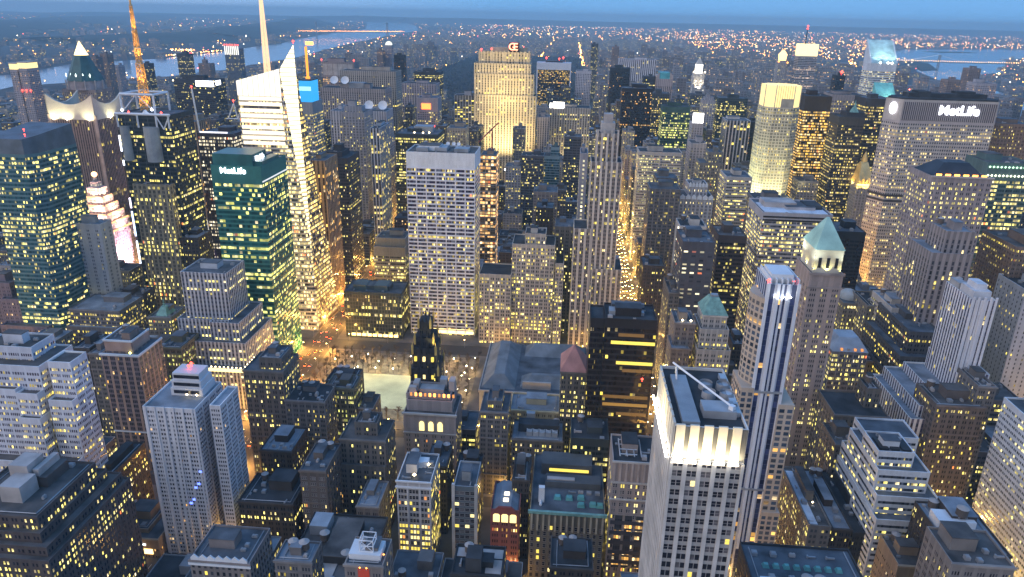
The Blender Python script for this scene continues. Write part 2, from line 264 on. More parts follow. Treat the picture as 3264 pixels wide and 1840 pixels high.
 'boa': (16, 11, 0, 1.0, .6, 4.1, 1, (.58, .52, .45), (.60, .54, .47), (.06, .055, .055), .75, .35, (1, .76, .28), 1.7),
 'boaside': (12, 7, 0, 1.0, .6, 4.1, 1, (.27, .22, .18), (.26, .21, .17), (.06, .05, .045), .85, .3, (1, .68, .16), 1.6),
 'paramount': (4, 2, .18, .5, .5, 3.9, 2.5, (.58, .46, .46), (.5, .4, .4), (.05, .04, .05), .25, 0, WH, 1.2),
 'fillbrick': (4.4, 2, .14, .5, .5, 3.6, 2, (.108, .089, .081), (.091, .076, .071), (.025, .025, .03), .2, .06, Y1, 1.5),
 'fillgrey': (4.6, 3, .12, .56, .5, 3.7, 2, (.168, .159, .156), (.138, .132, .132), (.03, .03, .036), .18, .05, Y2, 1.4),
 'filldark': (6, 4, .06, .8, .5, 3.8, 3, (.085, .085, .095), (.075, .075, .085), (.018, .02, .026), .16, .05, Y2, 1.3),
 'fillpale': (4.6, 2, .14, .6, .5, 3.5, 2, (.336, .312, .312), (.288, .272, .272), (.035, .035, .042), .14, .04, Y1, 1.3),
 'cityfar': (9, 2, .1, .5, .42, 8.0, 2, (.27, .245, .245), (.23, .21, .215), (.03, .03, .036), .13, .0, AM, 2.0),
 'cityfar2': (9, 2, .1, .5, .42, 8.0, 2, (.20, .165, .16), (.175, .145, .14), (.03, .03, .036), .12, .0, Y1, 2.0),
}
def facade(st):
    if 'F'+st in MATS: return MATS['F'+st]
    s = ST[st]
    mt, nt, p = base_mat('facade_'+st); nt.nodes.remove(p)
    g = nt.nodes.new('ShaderNodeGroup'); g.node_tree = FG
    for k, v in (('N', s[1]), ('Margin', s[2]), ('WX', s[3]), ('WY', s[4]), ('P', s[10]), ('RowP', s[11]), ('Strength', s[13]), ('Seed', len(MATS)*1.7)):
        g.inputs[k].default_value = v
    for k, v in (('Pier', s[7]), ('Span', s[8]), ('Glass', s[9]), ('Lit', s[12])): g.inputs[k].default_value = (*v, 1)
    nt.links.new(g.outputs[0], nt.nodes['Material Output'].inputs[0])
    mt.cycles.emission_sampling = 'NONE'
    MATS['F'+st] = mt; return mt
ROOFS = [plain('roof_dark', (.04, .043, .048), .9, 0, .35), plain('roof_mid', (.095, .105, .12), .85, 0, .35), plain('roof_light', (.22, .245, .28), .85, 0, .25), plain('roof_brown', (.10, .09, .085), .9, 0, .35)]
METAL = plain('galvanised_metal', (.34, .35, .37), .5, .3); WHITE = plain('white_paint', (.72, .73, .75), .6, 0, .06); BLACK = plain('black_paint', (.02, .02, .022), .5)
WOOD = plain('tank_wood', (.13, .10, .08), .9); PALE = plain('pale_lid', (.42, .38, .36), .8); COPPER = plain('green_copper', (.19, .36, .32), .7, 0, .2, .3)
STONE = plain('pale_stone', (.45, .42, .39), .85, 0, .12); CONC = plain('concrete', (.30, .30, .31), .85); STEEL = plain('steel', (.5, .51, .53), .45, .4)
# ------------------------------------------------------------------ mesh builder and objects
class MB:
    def __init__(s): s.v = []; s.f = []; s.uv = []; s.mi = []
    def quad(s, pts, mi=0, uv=None):
        n = len(s.v); s.v += [tuple(p) for p in pts]; s.f.append(tuple(range(n, n+len(pts)))); s.mi.append(mi)
        s.uv.append(uv or [(0, .5)]*len(pts))
    def prism(s, pts, z0, z1, mi=0, top=None, bot=False, bay=4, fl=3.8, tb=2, ztop=None):
        """pts counter-clockwise seen from above; walls get bay and floor units as uv"""
        zt = (z1 if ztop is None else ztop)-tb
        n = len(pts)
        for i in range(n):
            a, b = pts[i], pts[(i+1) % n]
            wd = math.hypot(b[0]-a[0], b[1]-a[1]); nb = max(1, round(wd/bay))
            v0, v1 = (z0-zt)/fl, (z1-zt)/fl
            s.quad([(*a, z0), (*b, z0), (*b, z1), (*a, z1)], mi, [(0, v0), (nb, v0), (nb, v1), (0, v1)])
        if top is not None: s.quad([(*p, z1) for p in pts], top)
        if bot: s.quad([(*p, z0) for p in reversed(pts)], mi)
    def box(s, x0, x1, y0, y1, z0, z1, mi=0, top=None, **k):
        s.prism([(x0, y0), (x1, y0), (x1, y1), (x0, y1)], z0, z1, mi, mi if top is None else top, **k)
    def cone(s, cx, cy, r0, r1, z0, z1, n=10, mi=0, cap=True, rot=0):
        P = [[(cx+r*math.cos(rot+2*math.pi*i/n), cy+r*math.sin(rot+2*math.pi*i/n), z) for i in range(n)] for r, z in ((r0, z0), (r1, z1))]
        for i in range(n):
            k = (i+1) % n
            if r1 > 1e-6: s.quad([P[0][i], P[0][k], P[1][k], P[1][i]], mi)
            else: s.quad([P[0][i], P[0][k], (cx, cy, z1)], mi)
        if cap and r1 > 1e-6: s.quad(P[1], mi)
    def frustum(s, b, z0, t, z1, mi=0):
        """b, t: (x0,x1,y0,y1) bottom and top rectangles"""
        q = lambda r, z: [(r[0], r[2], z), (r[1], r[2], z), (r[1], r[3], z), (r[0], r[3], z)]
        B_, T_ = q(b, z0), q(t, z1)
        for i in range(4):
            k = (i+1) % 4; s.quad([B_[i], B_[k], T_[k], T_[i]], mi)
        s.quad(T_, mi)
    def bar(s, a, b, r, mi=0):
        a, b = Vector(a), Vector(b); d = b-a
        if d.length < 1e-6: return
        u = d.orthogonal().normalized()*r; v = d.normalized().cross(u)
        c = [u+v, -u+v, -u-v, u-v]
        for i in range(4):
            k = (i+1) % 4; s.quad([a+c[i], a+c[k], b+c[k], b+c[i]], mi)
        s.quad([a+c[3], a+c[2], a+c[1], a+c[0]], mi); s.quad([b+x for x in c], mi)
    def octa(s, c, r, mi=0, rz=None):
        x, y, z = c; rz = rz or r
        e = [(x+r, y, z), (x, y+r, z), (x-r, y, z), (x, y-r, z)]
        for i in range(4):
            k = (i+1) % 4; s.quad([e[i], e[k], (x, y, z+rz)], mi); s.quad([e[k], e[i], (x, y, z-rz)], mi)
    def build(s, name, mats, parent=None, off=(0, 0, 0), smooth=False):
        me = bpy.data.meshes.new(name)
        if off != (0, 0, 0): s.v = [(p[0]-off[0], p[1]-off[1], p[2]-off[2]) for p in s.v]
        me.from_pydata(s.v, [], s.f)
        mats = mats if isinstance(mats, (list, tuple)) else [mats]
        for q in mats: me.materials.append(q)
        me.polygons.foreach_set('material_index', s.mi)
        ul = me.uv_layers.new(name='UVMap'); flat = [c for f in s.uv for p in f for c in p]
        ul.data.foreach_set('uv', flat); me.update()
        if smooth: me.polygons.foreach_set('use_smooth', [True]*len(s.f))
        return link(name, me, parent)
def link(name, data, parent=None, loc=(0, 0, 0)):
    o = bpy.data.objects.new(name, data); col.objects.link(o); o.location = loc
    if parent: o.parent = parent
    return o
def tag(o, label, cat, group=None, kind=None):
    if label: o['label'] = label
    if cat: o['category'] = cat
    if group: o['group'] = group
    if kind: o['kind'] = kind
    return o
def thing(name, label, cat, loc, group=None): return tag(link(name, None, None, loc), label, cat, group)
def struct(o): o['kind'] = 'structure'; return o
def spot(parent, loc, aim, power, color, size=60, rad=1.0, blend=.6, name='flood_lamp'):
    L = bpy.data.lights.new(name, 'SPOT'); L.energy = power; L.color = color; L.spot_size = R(size); L.spot_blend = blend; L.shadow_soft_size = rad
    o = link(name, L, parent, loc); o.rotation_euler = (Vector(aim)-Vector(loc)).to_track_quat('-Z', 'Y').to_euler(); return o
def area(parent, loc, aim, power, color, sx, sy, name='flood_lamp'):
    L = bpy.data.lights.new(name, 'AREA'); L.shape = 'RECTANGLE'; L.size = sx; L.size_y = sy; L.energy = power; L.color = color
    o = link(name, L, parent, loc); o.rotation_euler = (Vector(aim)-Vector(loc)).to_track_quat('-Z', 'Y').to_euler(); return o
def point(parent, loc, power, color, rad=.4, name='lamp_light'):
    L = bpy.data.lights.new(name, 'POINT'); L.energy = power; L.color = color; L.shadow_soft_size = rad
    return link(name, L, parent, loc)
def copy_tree(o, parent=None):
    c = o.copy(); col.objects.link(c); c.parent = parent
    for ch in list(o.children): copy_tree(ch, c)
    return c
def text(parent, name, s, size, loc, rot, mat, extr=.15, sx=1):
    cu = bpy.data.curves.new(name, 'FONT'); cu.body = s; cu.size = size; cu.extrude = extr; cu.align_x = 'CENTER'; cu.align_y = 'CENTER'; cu.offset = size*.012
    tmp = bpy.data.objects.new('t', cu); col.objects.link(tmp); bpy.context.view_layer.update()
    me = bpy.data.meshes.new_from_object(tmp.evaluated_get(bpy.context.evaluated_depsgraph_get())); bpy.data.objects.remove(tmp)
    me.materials.clear(); me.materials.append(mat); o = link(name, me, parent, loc); o.rotation_euler = rot; o.scale = (sx, 1, 1); return o
# ------------------------------------------------------------------ the city's buildings: (name, style, x0, x1, y0, y1, height, label, options)
B = [
('loft_building','brown',-290,-246.6,271,317,88.8,'dark brown terraced loft building filling the lower left corner',{'k': 'corner_lofts','T': [(-276.9,-243.6,267,321,82.2),(-275.8,-238.5,263,325,77.5),(-274.6,-235.4,259,327,73.2)]}),
('office_tower','whitestep',-330.4,-295.3,351,381,126.2,'white stepped tower with terraces at the left edge',{'k': 'white_stepped','T': [(-335.8,-304.8,360,380,133.5),(-290.3,-276.4,352,367,129.4),(-329.6,-308.6,346,376,113.1),(-308.2,-295.1,345,375,111.6),(-291.5,-276.3,347,367,107.1),(-307.2,-293.4,341,371,97.8),(-331.5,-276.5,338,366,70.0)]}),
('office_tower','brownpier',-315.5,-288.3,432,462,94.6,'brown striped tower with pink stone penthouse and blue roof rims',{'k': 'brown_pier','T': [(-314.3,-294.2,436,458,103.2)]}),
('apartment_tower','whiteapt',-237.3,-205.9,351,385,104.4,'tall pale apartment tower gridded with small dark windows',{'k': 'white_apartment','T': [(-214.5,-205.3,366,386,96.6),(-199.4,-192.6,355,379,105.3)]}),
('office_block','tanlow',-277.2,-239.0,346,380,14.1,'low tan building with orange lit shopfront below the striped tower',{'k': 'orange_shop','T': [(-276.8,-248.5,352,378,16.0)]}),
('loft_building','darkbrick',-280.6,-269.0,338,394,50.8,'dark brick loft building with few lit windows below the white stepped tower',{}),
('loft_building','ornate',-173.3,-143.1,271,297,70.0,'roof with ornate white gable trim at the foot of the pale apartment tower',{'k': 'ornate'}),
('loft_building','darkbrick',-187.7,-153.6,351,380,43.1,'dark loft building with blue roof right of the pale apartment tower',{'tank': 1}),
('loft_building','brownstone',-147.6,-131.8,351,381,68.0,'brown loft building carrying two round pale water tanks',{'tank': 2,'k': 'tanks_pair'}),
('loft_building','greystone',-133.1,-103.9,382,408,70.9,'wide grey stone loft building with white attic storey',{'tank': 1,'T': [(-125.2,-110.3,389,403,78.9),(-133.0,-103.9,379,408,54.0)]}),
('loft_building','palebrick',-115.0,-101.2,351,377,45.3,'small pale loft building with arched lower windows',{'tank': 0}),
('loft_building','whitefront',-90.1,-69.6,351,381,65.0,'narrow white fronted loft building with brightly lit lower floors',{'k': 'white_front'}),
('loft_building','glassfront',-56.5,-43.2,351,377,63.9,'narrow glass fronted building between two white corner piers',{'k': 'glass_front'}),
('loft_building','darkbrick',-80.1,-66.2,386,411,52.7,'dark brick loft building with two water tanks behind the narrow white front',{'tank': 2}),
('loft_building','darkbrick2',-61.7,-45.8,390,412,46.2,'dark building with a blue tarpaulin roof behind the glass fronted one',{'tank': 1}),
('loft_building','redbrick',-34.6,-17.7,351,379,49.5,'red brick building with three bright arched windows under its gable',{'k': 'red_brick'}),
('loft_building','coppercornice',-11.6,32.1,351,411,50.8,'broad block with green copper cornice and roof skylights',{'k': 'copper'}),
('loft_building','darkbrick',1.3,23.8,302,326,54.0,'dark flat roof with two round tanks at the bottom centre',{'tank': 2,'k': 'front_roof'}),
('loft_building','darkbrick2',-135,-92,271,337,50,'broad L shaped blue roof with round tanks at the bottom edge',{'k': 'broad_roof'}),
('loft_building','palebrick',-89.0,-71.7,250,268,93.2,'white roofed building with a metal cage and red lit windows',{'k': 'cage'}),
('loft_building','darkbrick2',-43.7,-20.0,262,282,81.7,'bluish roof with a tall dark box at the bottom centre',{'k': 'dark_box'}),
('loft_building','greystone2',-123.0,-105.6,255,269,87.9,'pale walled roof shed building at the bottom edge',{'tank': 2}),
('loft_building','darkbrick',-23.6,-12.8,368,394,59.2,'brown building under two tanks left of the copper corniced block',{'tank': 2}),
('loft_building','greystone',-28.8,6.6,432,458,47,'grey building with a row of cooling units in front of the library',{'k': 'cooling'}),
('office_block','greystone2',-51.0,-31.3,432,460,67.0,'slim grey stone tower with white attic left of the cooling units',{'T': [(-46.7,-35.8,436,454,73.2)]}),
('office_block','darkglass',11.0,35.5,402,428,69.1,'low dark block with yellow strip windows at the foot of the dark brown tower',{'k': 'knox'}),
('office_block','pinkstone',34.1,59.5,351,380,87.4,'pinkish stone building with pale attic columns and lit glazed lower storeys',{'k': 'pink_stone'}),
('office_tower','crown',41.4,66.4,221,267,189.4,'white tower with fiercely floodlit crown between its roof fins',{'k': 'crown'}),
('loft_building','darkbrick2',90,140,215,287,90,'large dark roof with tanks and skylights in the lower right',{'k': 'big_dark_roof'}),
('loft_building','brickside',146.8,159.2,351,409,53.3,'long brick sided building with blue snowy looking roof strip',{'k': 'wedge'}),
('loft_building','darkbrick',159.9,170.8,351,409,52.3,'flat roofed brick building right of the long blue roof strip',{'tank': 2}),
('loft_building','darkbrick2',171.6,184.4,351,411,51.0,'low black roofed building beside the white banded terraces',{}),
('office_block','whiteband',179.2,207.2,355,399,90.1,'white banded modern block stepping down in terraces',{'k': 'banded_terraces','T': [(178.6,212.1,349,405,77.4),(177.7,206.5,342,408,66.8),(179.5,199.7,360,382,98.7),(183.8,213.7,385,407,93.3)]}),
('loft_building','darkbrick',195.1,223.4,302,342,80.7,'broad grey roof with one big water tank in the lower right',{'tank': 1,'k': 'tank_roof'}),
('loft_building','tanlow',181.5,205.4,318,342,57.3,'low roof with white parapets right of the big dark roof',{'tank': 1}),
('loft_building','palebrick',172.3,198.7,264,288,105.0,'pale rooftop building with two tanks at the bottom right edge',{'tank': 2}),
('office_block','bluewhite',271,330,296,412,110,'blue white office slab with slanting rows of windows at the right edge',{'k': 'right_slab'}),
('office_tower','bluestripe',105.5,120.5,356,382,195,'slender blue and white striped tower with curved balcony bays',{'k': 'blue_stripe'}),
('office_tower','deco',267.8,283.4,463,499,152.9,'white deco tower with dark blue stripes and stepped base at right',{'k': 'deco','T': [(268.2,290.0,460,502,101.2),(254.0,286.6,452,504,87.7),(241.6,281.7,446,506,82.3),(235.3,277.8,441,507,75.0)]}),
('office_block','darklit',262.2,285.8,520,580,105.0,'dark terraced block with scattered yellow windows left of the white deco tower',{'T': [(255.1,284.5,512,582,88.0),(253.2,282.6,505,581,69.2)]}),
('office_block','brownwin',244.8,275.5,432,462,91.6,'brown stone block in front of the white deco tower base',{'tank': 1}),
('office_block','greystone2',269.6,281.2,436,464,104.4,'narrow grey building right of the brown stone block',{}),
('office_block','mansard',208.2,234.6,518,548,86.4,'grey block with pale sloping mansard roof',{'k': 'mansard'}),
('loft_building','greystone',182.6,217.9,432,466,80.3,'grey flat topped block below the mansard roofed one',{'tank': 1,'T': [(205.7,215.3,445,461,93.6)]}),
('office_block','greystone',175.4,191.1,405,431,74.3,'dim grey block beside the white banded terraces',{}),
('library','library',-64.2,27.6,540,635,24,'grand stone library with grey hipped roofs beside the park',{'k': 'library'}),
('office_block','yellowstone',-32.7,3.6,466,492,50,'yellow lit stone block in front of the library',{}),
('office_block','greystone',3.0,21.2,463,491,84.7,'slim stone block with a pink pyramid roof beside the dark brown tower',{'k': 'pink_pyramid'}),
('office_tower','hsbc',30.1,63.7,440,468,136.8,'dark brown slab tower with glowing yellow strip floors and blue roof',{'k': 'dark_slab','T': [(20.5,30.1,441.5,465.5,135.7)]}),
('office_block','arched',-104.0,-67.4,432,462,62.5,'stone block with three glowing arched windows and terraced top',{'k': 'arched','T': [(-102.8,-70.5,437,461,69.7),(-103.9,-72.2,441,459,72.7)]}),
('office_tower','black',-106.8,-86.1,470,494,88.9,'black and gold gothic tower rising above the park',{'k': 'gothic','T': [(-103.9,-90.1,473,491,100.2)]}),
('office_block','greystone',-214.9,-186.5,432,462,88.2,'grey stone block with bright windows at its foot left of the park',{'tank': 1,'T': [(-205.3,-188.8,437,459,95.8)]}),
('office_block','greystone2',-187.1,-158.9,432,458,66.8,'grey loft block with tank and arched attic windows below the park',{'tank': 2}),
('office_block','darkbrick',-174.5,-151.4,480,502,57.7,'dark building with black roof structures at the park corner',{'tank': 2}),
('office_block','greenlit',-166.9,-145.3,456,478,65.1,'dim green lit stone block beside the pale lawn',{}),
('office_block','palebrick',-148.4,-133.8,463,485,45.7,'low block with bluish roof in front of the pale lawn',{}),
('loft_building','darkbrick',-193.1,-171.3,398,428,48,'low building with a reddish roof behind the two tank building',{}),
('office_tower','greenglass',-303.5,-259.4,597,655,194.9,'green glass tower with white lettering on its top and yellow lit floors',{'k': 'green_tower'}),
('office_tower','silver',-316.3,-277.1,548,584,114.5,'silver striped tower above glowing terraces',{'k': 'silver','T': [(-322.1,-277.1,543,589,74.3),(-292.5,-266.7,539,589,74.0),(-313.1,-259.9,533,591,58.5),(-308.9,-260.8,526,594,38.0)]}),
('office_block','loftlit',-456.4,-407.2,594,634,55.1,'wide stone block with two rows of yellow windows',{'tank': 0,'T': [(-457.8,-409.1,588,636,40.0)]}),
('office_block','darkbrick',-440.3,-415.3,640,668,51.5,'plain dark block behind the wide stone block',{}),
('office_block','stonelit',-380.4,-357.5,593,623,51.4,'old stone block with steep green roof ornament',{'tank': 0,'k': 'ornament'}),
('office_block','purple',-527.4,-497.9,600,640,59.0,'purple grey terraced block at the left edge',{'T': [(-543.7,-519.9,606,636,72.8),(-526.9,-480.5,592,644,35.4)]}),
('office_block','greenlit',-323.3,-304.0,512,542,62,'low dark block with slanting green lit windows',{}),
('office_block','greystone2',-347.7,-338.1,463,489,78.5,'plain grey block left of the brown striped tower',{}),
('office_block','darkbrick',-366.0,-351.2,470,496,78.4,'black roofed block left of the brown striped tower',{}),
('office_tower','squaretower',-509.2,-466.2,600,662,196.9,'teal glass tower with sloping dark crown at the left edge',{'k': 'teal_tower'}),
('office_tower','astor',-621.2,-563.9,843,903,192.2,'brown ribbed tower with floodlit stone wings on its top',{'k': 'winged'}),
('office_tower','darkglass2',-442.9,-388.8,696,742,221.6,'dark glass tower carrying a tall orange lattice mast',{'k': 'mast_tower'}),
('office_tower','stonegrid',-432.2,-393.5,686,736,154.1,'stone gridded tower block below the dark glass mast tower',{}),
('office_tower','bush',-469.1,-442.2,640,658,124.3,'blank grey sided slab in front of the pink lit stepped tower',{}),
('office_tower','litgrid',-401.6,-361.5,770,810,193,'dark tower with a white lit window grid beside the neon signs',{'k': 'litgrid'}),
('office_tower','brownrib',-452.4,-436.7,835,875,195.0,'narrow brown tower behind the white lit grid tower',{}),
('office_block','darkbrick',-395.0,-373.8,690,720,98.9,'dark brown block with black roof beside the neon signs',{}),
('office_tower','darktower',-726.5,-649.5,1330,1376,197.6,'dark tower with two blank white lit signs on its top',{'k': 'sign_tower'}),
('office_tower','brownrib',-276.1,-256.6,754,798,170.6,'brown tower with vertical ribs beside the sloped bright tower',{}),
('office_tower','darktower',-270.5,-256.2,834,884,158.8,'narrow black tower right of the brown ribbed tower',{'T': [(-285.8,-264.8,842,872,164.6)]}),
('office_tower','greymid',-309.5,-278.4,995,1039,191.3,'grey tower with louvred top storeys and roof plant',{'T': [(-308.5,-283.5,1000,1020,198.6)]}),
('office_tower','stripegrey',-327.7,-311.7,1000,1044,191.9,'grey finely striped tower left of the louvred top one',{}),
('office_tower','stripegrey',-297.9,-268.2,1076,1120,183.3,'pale striped tower with two white dishes on its roof',{'k': 'dishes2'}),
('office_tower','bluestripe2',-249.9,-237.8,915,967,182.8,'dark tower with blue striped side near the white gridded tower',{}),
('office_tower','browngrid',-419.9,-308.5,1237,1281,199.3,'broad brown slab with two white dishes on the roof',{'k': 'dishes1'}),
('office_tower','browngrid2',-409.6,-308.5,1317,1363,222.1,'largest brown slab with tan lit right edge',{}),
('office_tower','panel',-522.1,-453.2,1559,1599,220.4,'block topped with white blank panels and red lamps',{'k': 'panels'}),
('office_tower','pinkgrid',-334.9,-264.9,1478,1518,189.1,'pinkish striped slab left of the floodlit gold slab',{}),
('office_tower','pinkgrid2',-271.0,-233.8,1317,1357,179.0,'pinkish tower with a small red sign',{'k': 'red_sign'}),
('office_tower','darktower',-343.0,-285.7,1639,1683,199.6,'dark slab beside the wooded park edge',{}),
('office_tower','darkglass',-236.7,-177.3,995,1047,164.6,'dark office tower with flat blue roof and bright roof lamps',{'k': 'blue_roof'}),
('office_tower','mixed',-338.1,-322.2,915,955,212.0,'tower topped by a glowing cyan cube',{'k': 'cyan'}),
('office_tower','tanlit',-178.3,-150.2,1076,1112,162.6,'tan stone block left of the floodlit gold slab',{}),
('office_tower','darkstripe',-196.0,-157,1264,1294,190.6,'dark striped slab touching the floodlit gold slab',{}),
('office_tower','gold',-154.4,-68.2,1262,1294,262.5,'tall gold floodlit slab with vertical ribs',{'k': 'gold','T': [(-161.5,-66.6,1259,1297,244.4),(-159.6,-60.8,1258,1298,227.9),(-156.8,-55.8,1257,1299,193.4)]}),
('office_tower','grace',-156.5,-88.6,700,744,193.6,'white gridded slab tower with blank white top in the centre',{'k': 'grace'}),
('office_block','midglass',-221.8,-162,682,718,51.5,'dark glass block with glowing shopfronts facing the park',{'k': 'park_glass'}),
('office_block','tanband',-208.0,-174.9,765,795,84.7,'tan banded block behind the dark glass block',{'T': [(-210.2,-174.3,761,799,75.5)]}),
('office_block','darktower2',-222.9,-203.0,915,945,66.6,'low dark block with pink lit roof behind the tan banded one',{}),
('office_tower','construct',-94.5,-76.5,790,820,176.4,'unfinished tower with orange lit open floors and a crane',{'k': 'construct'}),
('office_block','greystone2',-88.9,-53.4,1190,1230,67.9,'grey flat block at the foot of the gold slab',{}),
('office_block','loftlit',-90.0,-52.6,1090,1124,61.2,'low lit block below the grey flat block',{}),
('office_tower','tealglass',-34.0,-9.7,1080,1110,125.6,'slim teal glass tower with striped floors',{'T': [(-24.3,-11.1,1085,1101,138.1)]}),
('office_block','palebrick',-40.5,-9.4,915,949,109.3,'pale stone block below the slim teal tower',{}),
('office_block','darkbrick',-34.0,-12.6,850,880,104.9,'dark low block with a few white windows',{}),
('office_block','greystone',-8.9,12.4,720,754,118.9,'blank walled stone block left of the white stone skyscraper',{}),
('office_block','palestone',-50.1,-7.2,690,726,107.6,'pale stone block full of lit windows facing the library',{'k': 'salmon','T': [(-37.8,-16.6,695,719,117.5),(-6.4,2.5,687,723,90.1),(-82.7,-49.6,685,721,76.1)]}),
('office_tower','fifth',27.0,47.8,690,714,218.7,'slender white stone skyscraper stepping upward beside the avenue',{'k': 'fifth','T': [(23.0,52.7,687,719,192.6),(10.0,27.3,686,722,127.1),(29.6,59.9,684,722,87.1)]}),
('office_tower','slab',14.0,21.7,756,790,188.2,'thin grey slab with a vertical row of lights',{}),
('office_tower','intl',-34.1,37.6,1317,1363,169.4,'tan ribbed tower with a blazing white sign on its roof',{'k': 'white_sign'}),
('office_tower','browngrid',-51.7,-31.5,1240,1280,161.4,'short brown ribbed tower with yellow windows beside the gold slab',{}),
('office_tower','solow',-82.1,-2.6,1886,1926,210.1,'black glass slab inside a white frame',{'k': 'frame'}),
('office_tower','whitegrid',12.6,49.8,1840,1874,197.4,'white gridded tower with two orange top windows',{}),
('office_tower','gm',126.9,225.0,2040,2084,217.0,'white slab with narrow vertical stripes near the park',{}),
('office_tower','blacktower',93.2,139.7,1800,1840,209.1,'plain black tower in front of the white striped slab',{}),
('office_tower','olympic',96.1,152.4,1398,1438,198.7,'black brown tower with one bright yellow top corner',{}),
('office_tower','darktower',164.6,191.3,1725,1755,197.2,'dark short tower with bright floors below its blank top',{}),
('office_tower','sony',192.2,229.8,1720,1754,193.0,'pinkish tower with bright teal roof recess',{'k': 'sony'}),
('office_tower','darklit',161.9,194.4,1478,1514,183.8,'dark rounded tower with yellow floors right of the black brown tower',{}),
('office_tower','greenglass2',154.2,198.5,1237,1277,185.4,'dark green glass tower with green lit floors',{}),
('office_tower','whitelit',287.5,312.7,1800,1826,201.6,'slender tower with brilliant white lantern top',{'k': 'lantern','T': [(287.2,316.4,1796,1830,172.8)]}),
('office_tower','greymid',245.4,268.0,1398,1428,181.3,'grey stone tower right of the white lantern tower',{'T': [(249.2,264.5,1402,1422,186.2)]}),
('office_tower','greymid',190.3,206.2,1156,1186,169.9,'tower carrying a blazing white roof sign box',{'k': 'white_box'}),
('office_tower','darkglass',288.4,344.3,1478,1518,178.4,'dark glass slab with red roof lamp',{}),
('office_tower','darkstripe2',242.2,278.1,1156,1196,176.3,'dark tower with white vertical ribs on its face',{}),
('office_tower','blacktower',279.9,293.4,1160,1196,175.2,'narrow black block beside the white ribbed dark tower',{}),
('office_block','bandwhite',97.2,154.8,995,1029,151.5,'pale banded block with rows of dim windows east of the avenue',{}),
('office_block','greystone',105.0,130.2,850,880,146.3,'brown topped stone block east of the avenue',{}),
('office_block','greystone2',90.5,123.0,775,809,149.8,'grey stone block with lit crown row east of the avenue',{}),
('office_tower','french',126.7,163.4,800,836,136.8,'crenellated deco block with white zigzag parapets',{'k': 'french','T': [(135.8,156.9,805,831,149.7)]}),
('office_block','blank',113.8,139.7,700,730,130.4,'blank white box topped block with a glowing end sign',{'k': 'blank_box'}),
('office_block','darkband',101.4,128.8,600,640,143.9,'charcoal block with even rows of white windows',{}),
('office_block','brownglass',140.9,166.5,648,684,137.2,'dark brown glass block with yellow floors',{}),
('office_block','terrace',183.2,212.2,840,880,152.6,'terraced pale block stacked like stairs',{}),
('office_tower','stonelit',177.1,194.3,930,956,164.9,'slim lit stone tower east of the avenue',{'T': [(166.8,196.3,926,960,151.7)]}),
('office_tower','greymid',172.1,194.0,1040,1074,158.1,'grey stone tower left of the slim lit stone tower',{}),
('office_block','darkbrick',81.6,103.1,700,730,88,'dim brick block along the bright avenue',{}),
('office_block','greystone',93.8,103.1,597,637,98.5,'narrow brick sided block at the avenue corner',{}),
('office_block','palebrick',87.2,102.7,512,538,106.2,'cream block with two bright roof lamps',{'k': 'roof_lamps'}),
('office_block','palebrick',85.1,99.1,505,529,88.3,'lower cream block with square windows beside the avenue',{}),
('office_tower','palestone2',107.4,125.3,512,536,113.4,'pale tower with blunt green pyramid roof',{'k': 'green_blunt','T': [(105.6,127.1,508,538,103.8),(104.1,129.4,504,538,88.6)]}),
('office_block','darkbrick',139.7,151.5,543,567,77.1,'dark block with one row of yellow windows behind the balcony tower',{}),
('office_block','darkglass',118.5,138.1,500,526,70,'low dark glazed block left of the balcony tower',{}),
('office_block','bandwhite2',189.0,254.0,690,750,149.5,'broad grey white banded block with snowy blue roof',{'k': 'banded_roof'}),
('office_block','greystone2',199.7,232.2,770,804,143.5,'grey block behind the snowy blue roof',{}),
('office_tower','madison',254.9,302.6,995,1045,241.6,'octagonal tower with glowing golden glass crown',{'k': 'golden_crown'}),
('office_tower','goldband',329.1,365.7,1076,1120,223.1,'dark tower striped with bright golden floors',{}),
('office_tower','browngrid3',419.8,472.4,1237,1281,212.2,'brown slab with a row of square top windows',{}),
('office_tower','darklit2',356.6,389.8,1010,1050,203.6,'dark stepped tower with small green spire',{'k': 'green_spire','T': [(367.9,391.0,1016,1042,208.9)]}),
('office_tower','darklit2',402.4,437.1,1050,1094,224.5,'dark ribbed tower left of the broad octagonal slab',{}),
('office_tower','darktower',594.1,629.5,1500,1530,185.8,'tower with glowing teal sloped roof behind the broad octagonal slab',{'k': 'teal_roof'}),
('office_tower','citi',605.2,655.8,1590,1634,244.6,'silver banded tower with huge sloped roof',{'k': 'sloped'}),
('office_tower','bandtower',567.4,612.8,1961,1997,240.0,'banded tower with bright yellow top box',{'k': 'yellow_top'}),
('office_tower','greymid',520.4,542.4,1961,1991,227.8,'slim tower topped by an orange glowing ball',{'k': 'orange_ball'}),
('office_tower','blacktower',622.7,643.6,1830,1860,204.0,'black tower with a red roof lamp left of the sloped roof tower',{'k': 'red_lamp'}),
('office_tower','panam',356.8,454.8,830,868,244.6,'broad octagonal slab with white lettering on its top',{'k': 'panam'}),
('office_tower','lincoln',291.4,338.7,600,642,207.0,'broad stone tower with black hipped roof at right',{'k': 'lincoln'}),
('office_tower','dotglass',386.8,429.2,700,740,202.6,'glass tower with rows of green dots round its top',{'k': 'dots'}),
('office_block','tanlit2',365.9,396.6,593,645,153.4,'long brown lit block running to the right edge',{}),
('office_tower','chanin',284.2,305.5,545,573,176.7,'slim stone tower with dark recessed centre strip',{'T': [(274.7,303.9,540,580,161.0)]}),
('office_tower','helms',386.5,407.7,985,1025,120.7,'grey tower under a burning gold pyramid roof',{'k': 'helmsley'}),
('office_tower','tenforty',164.4,185.8,468,500,164.9,'tall stone tower with bright green pyramid roof',{'k': 'green_pyramid'}),
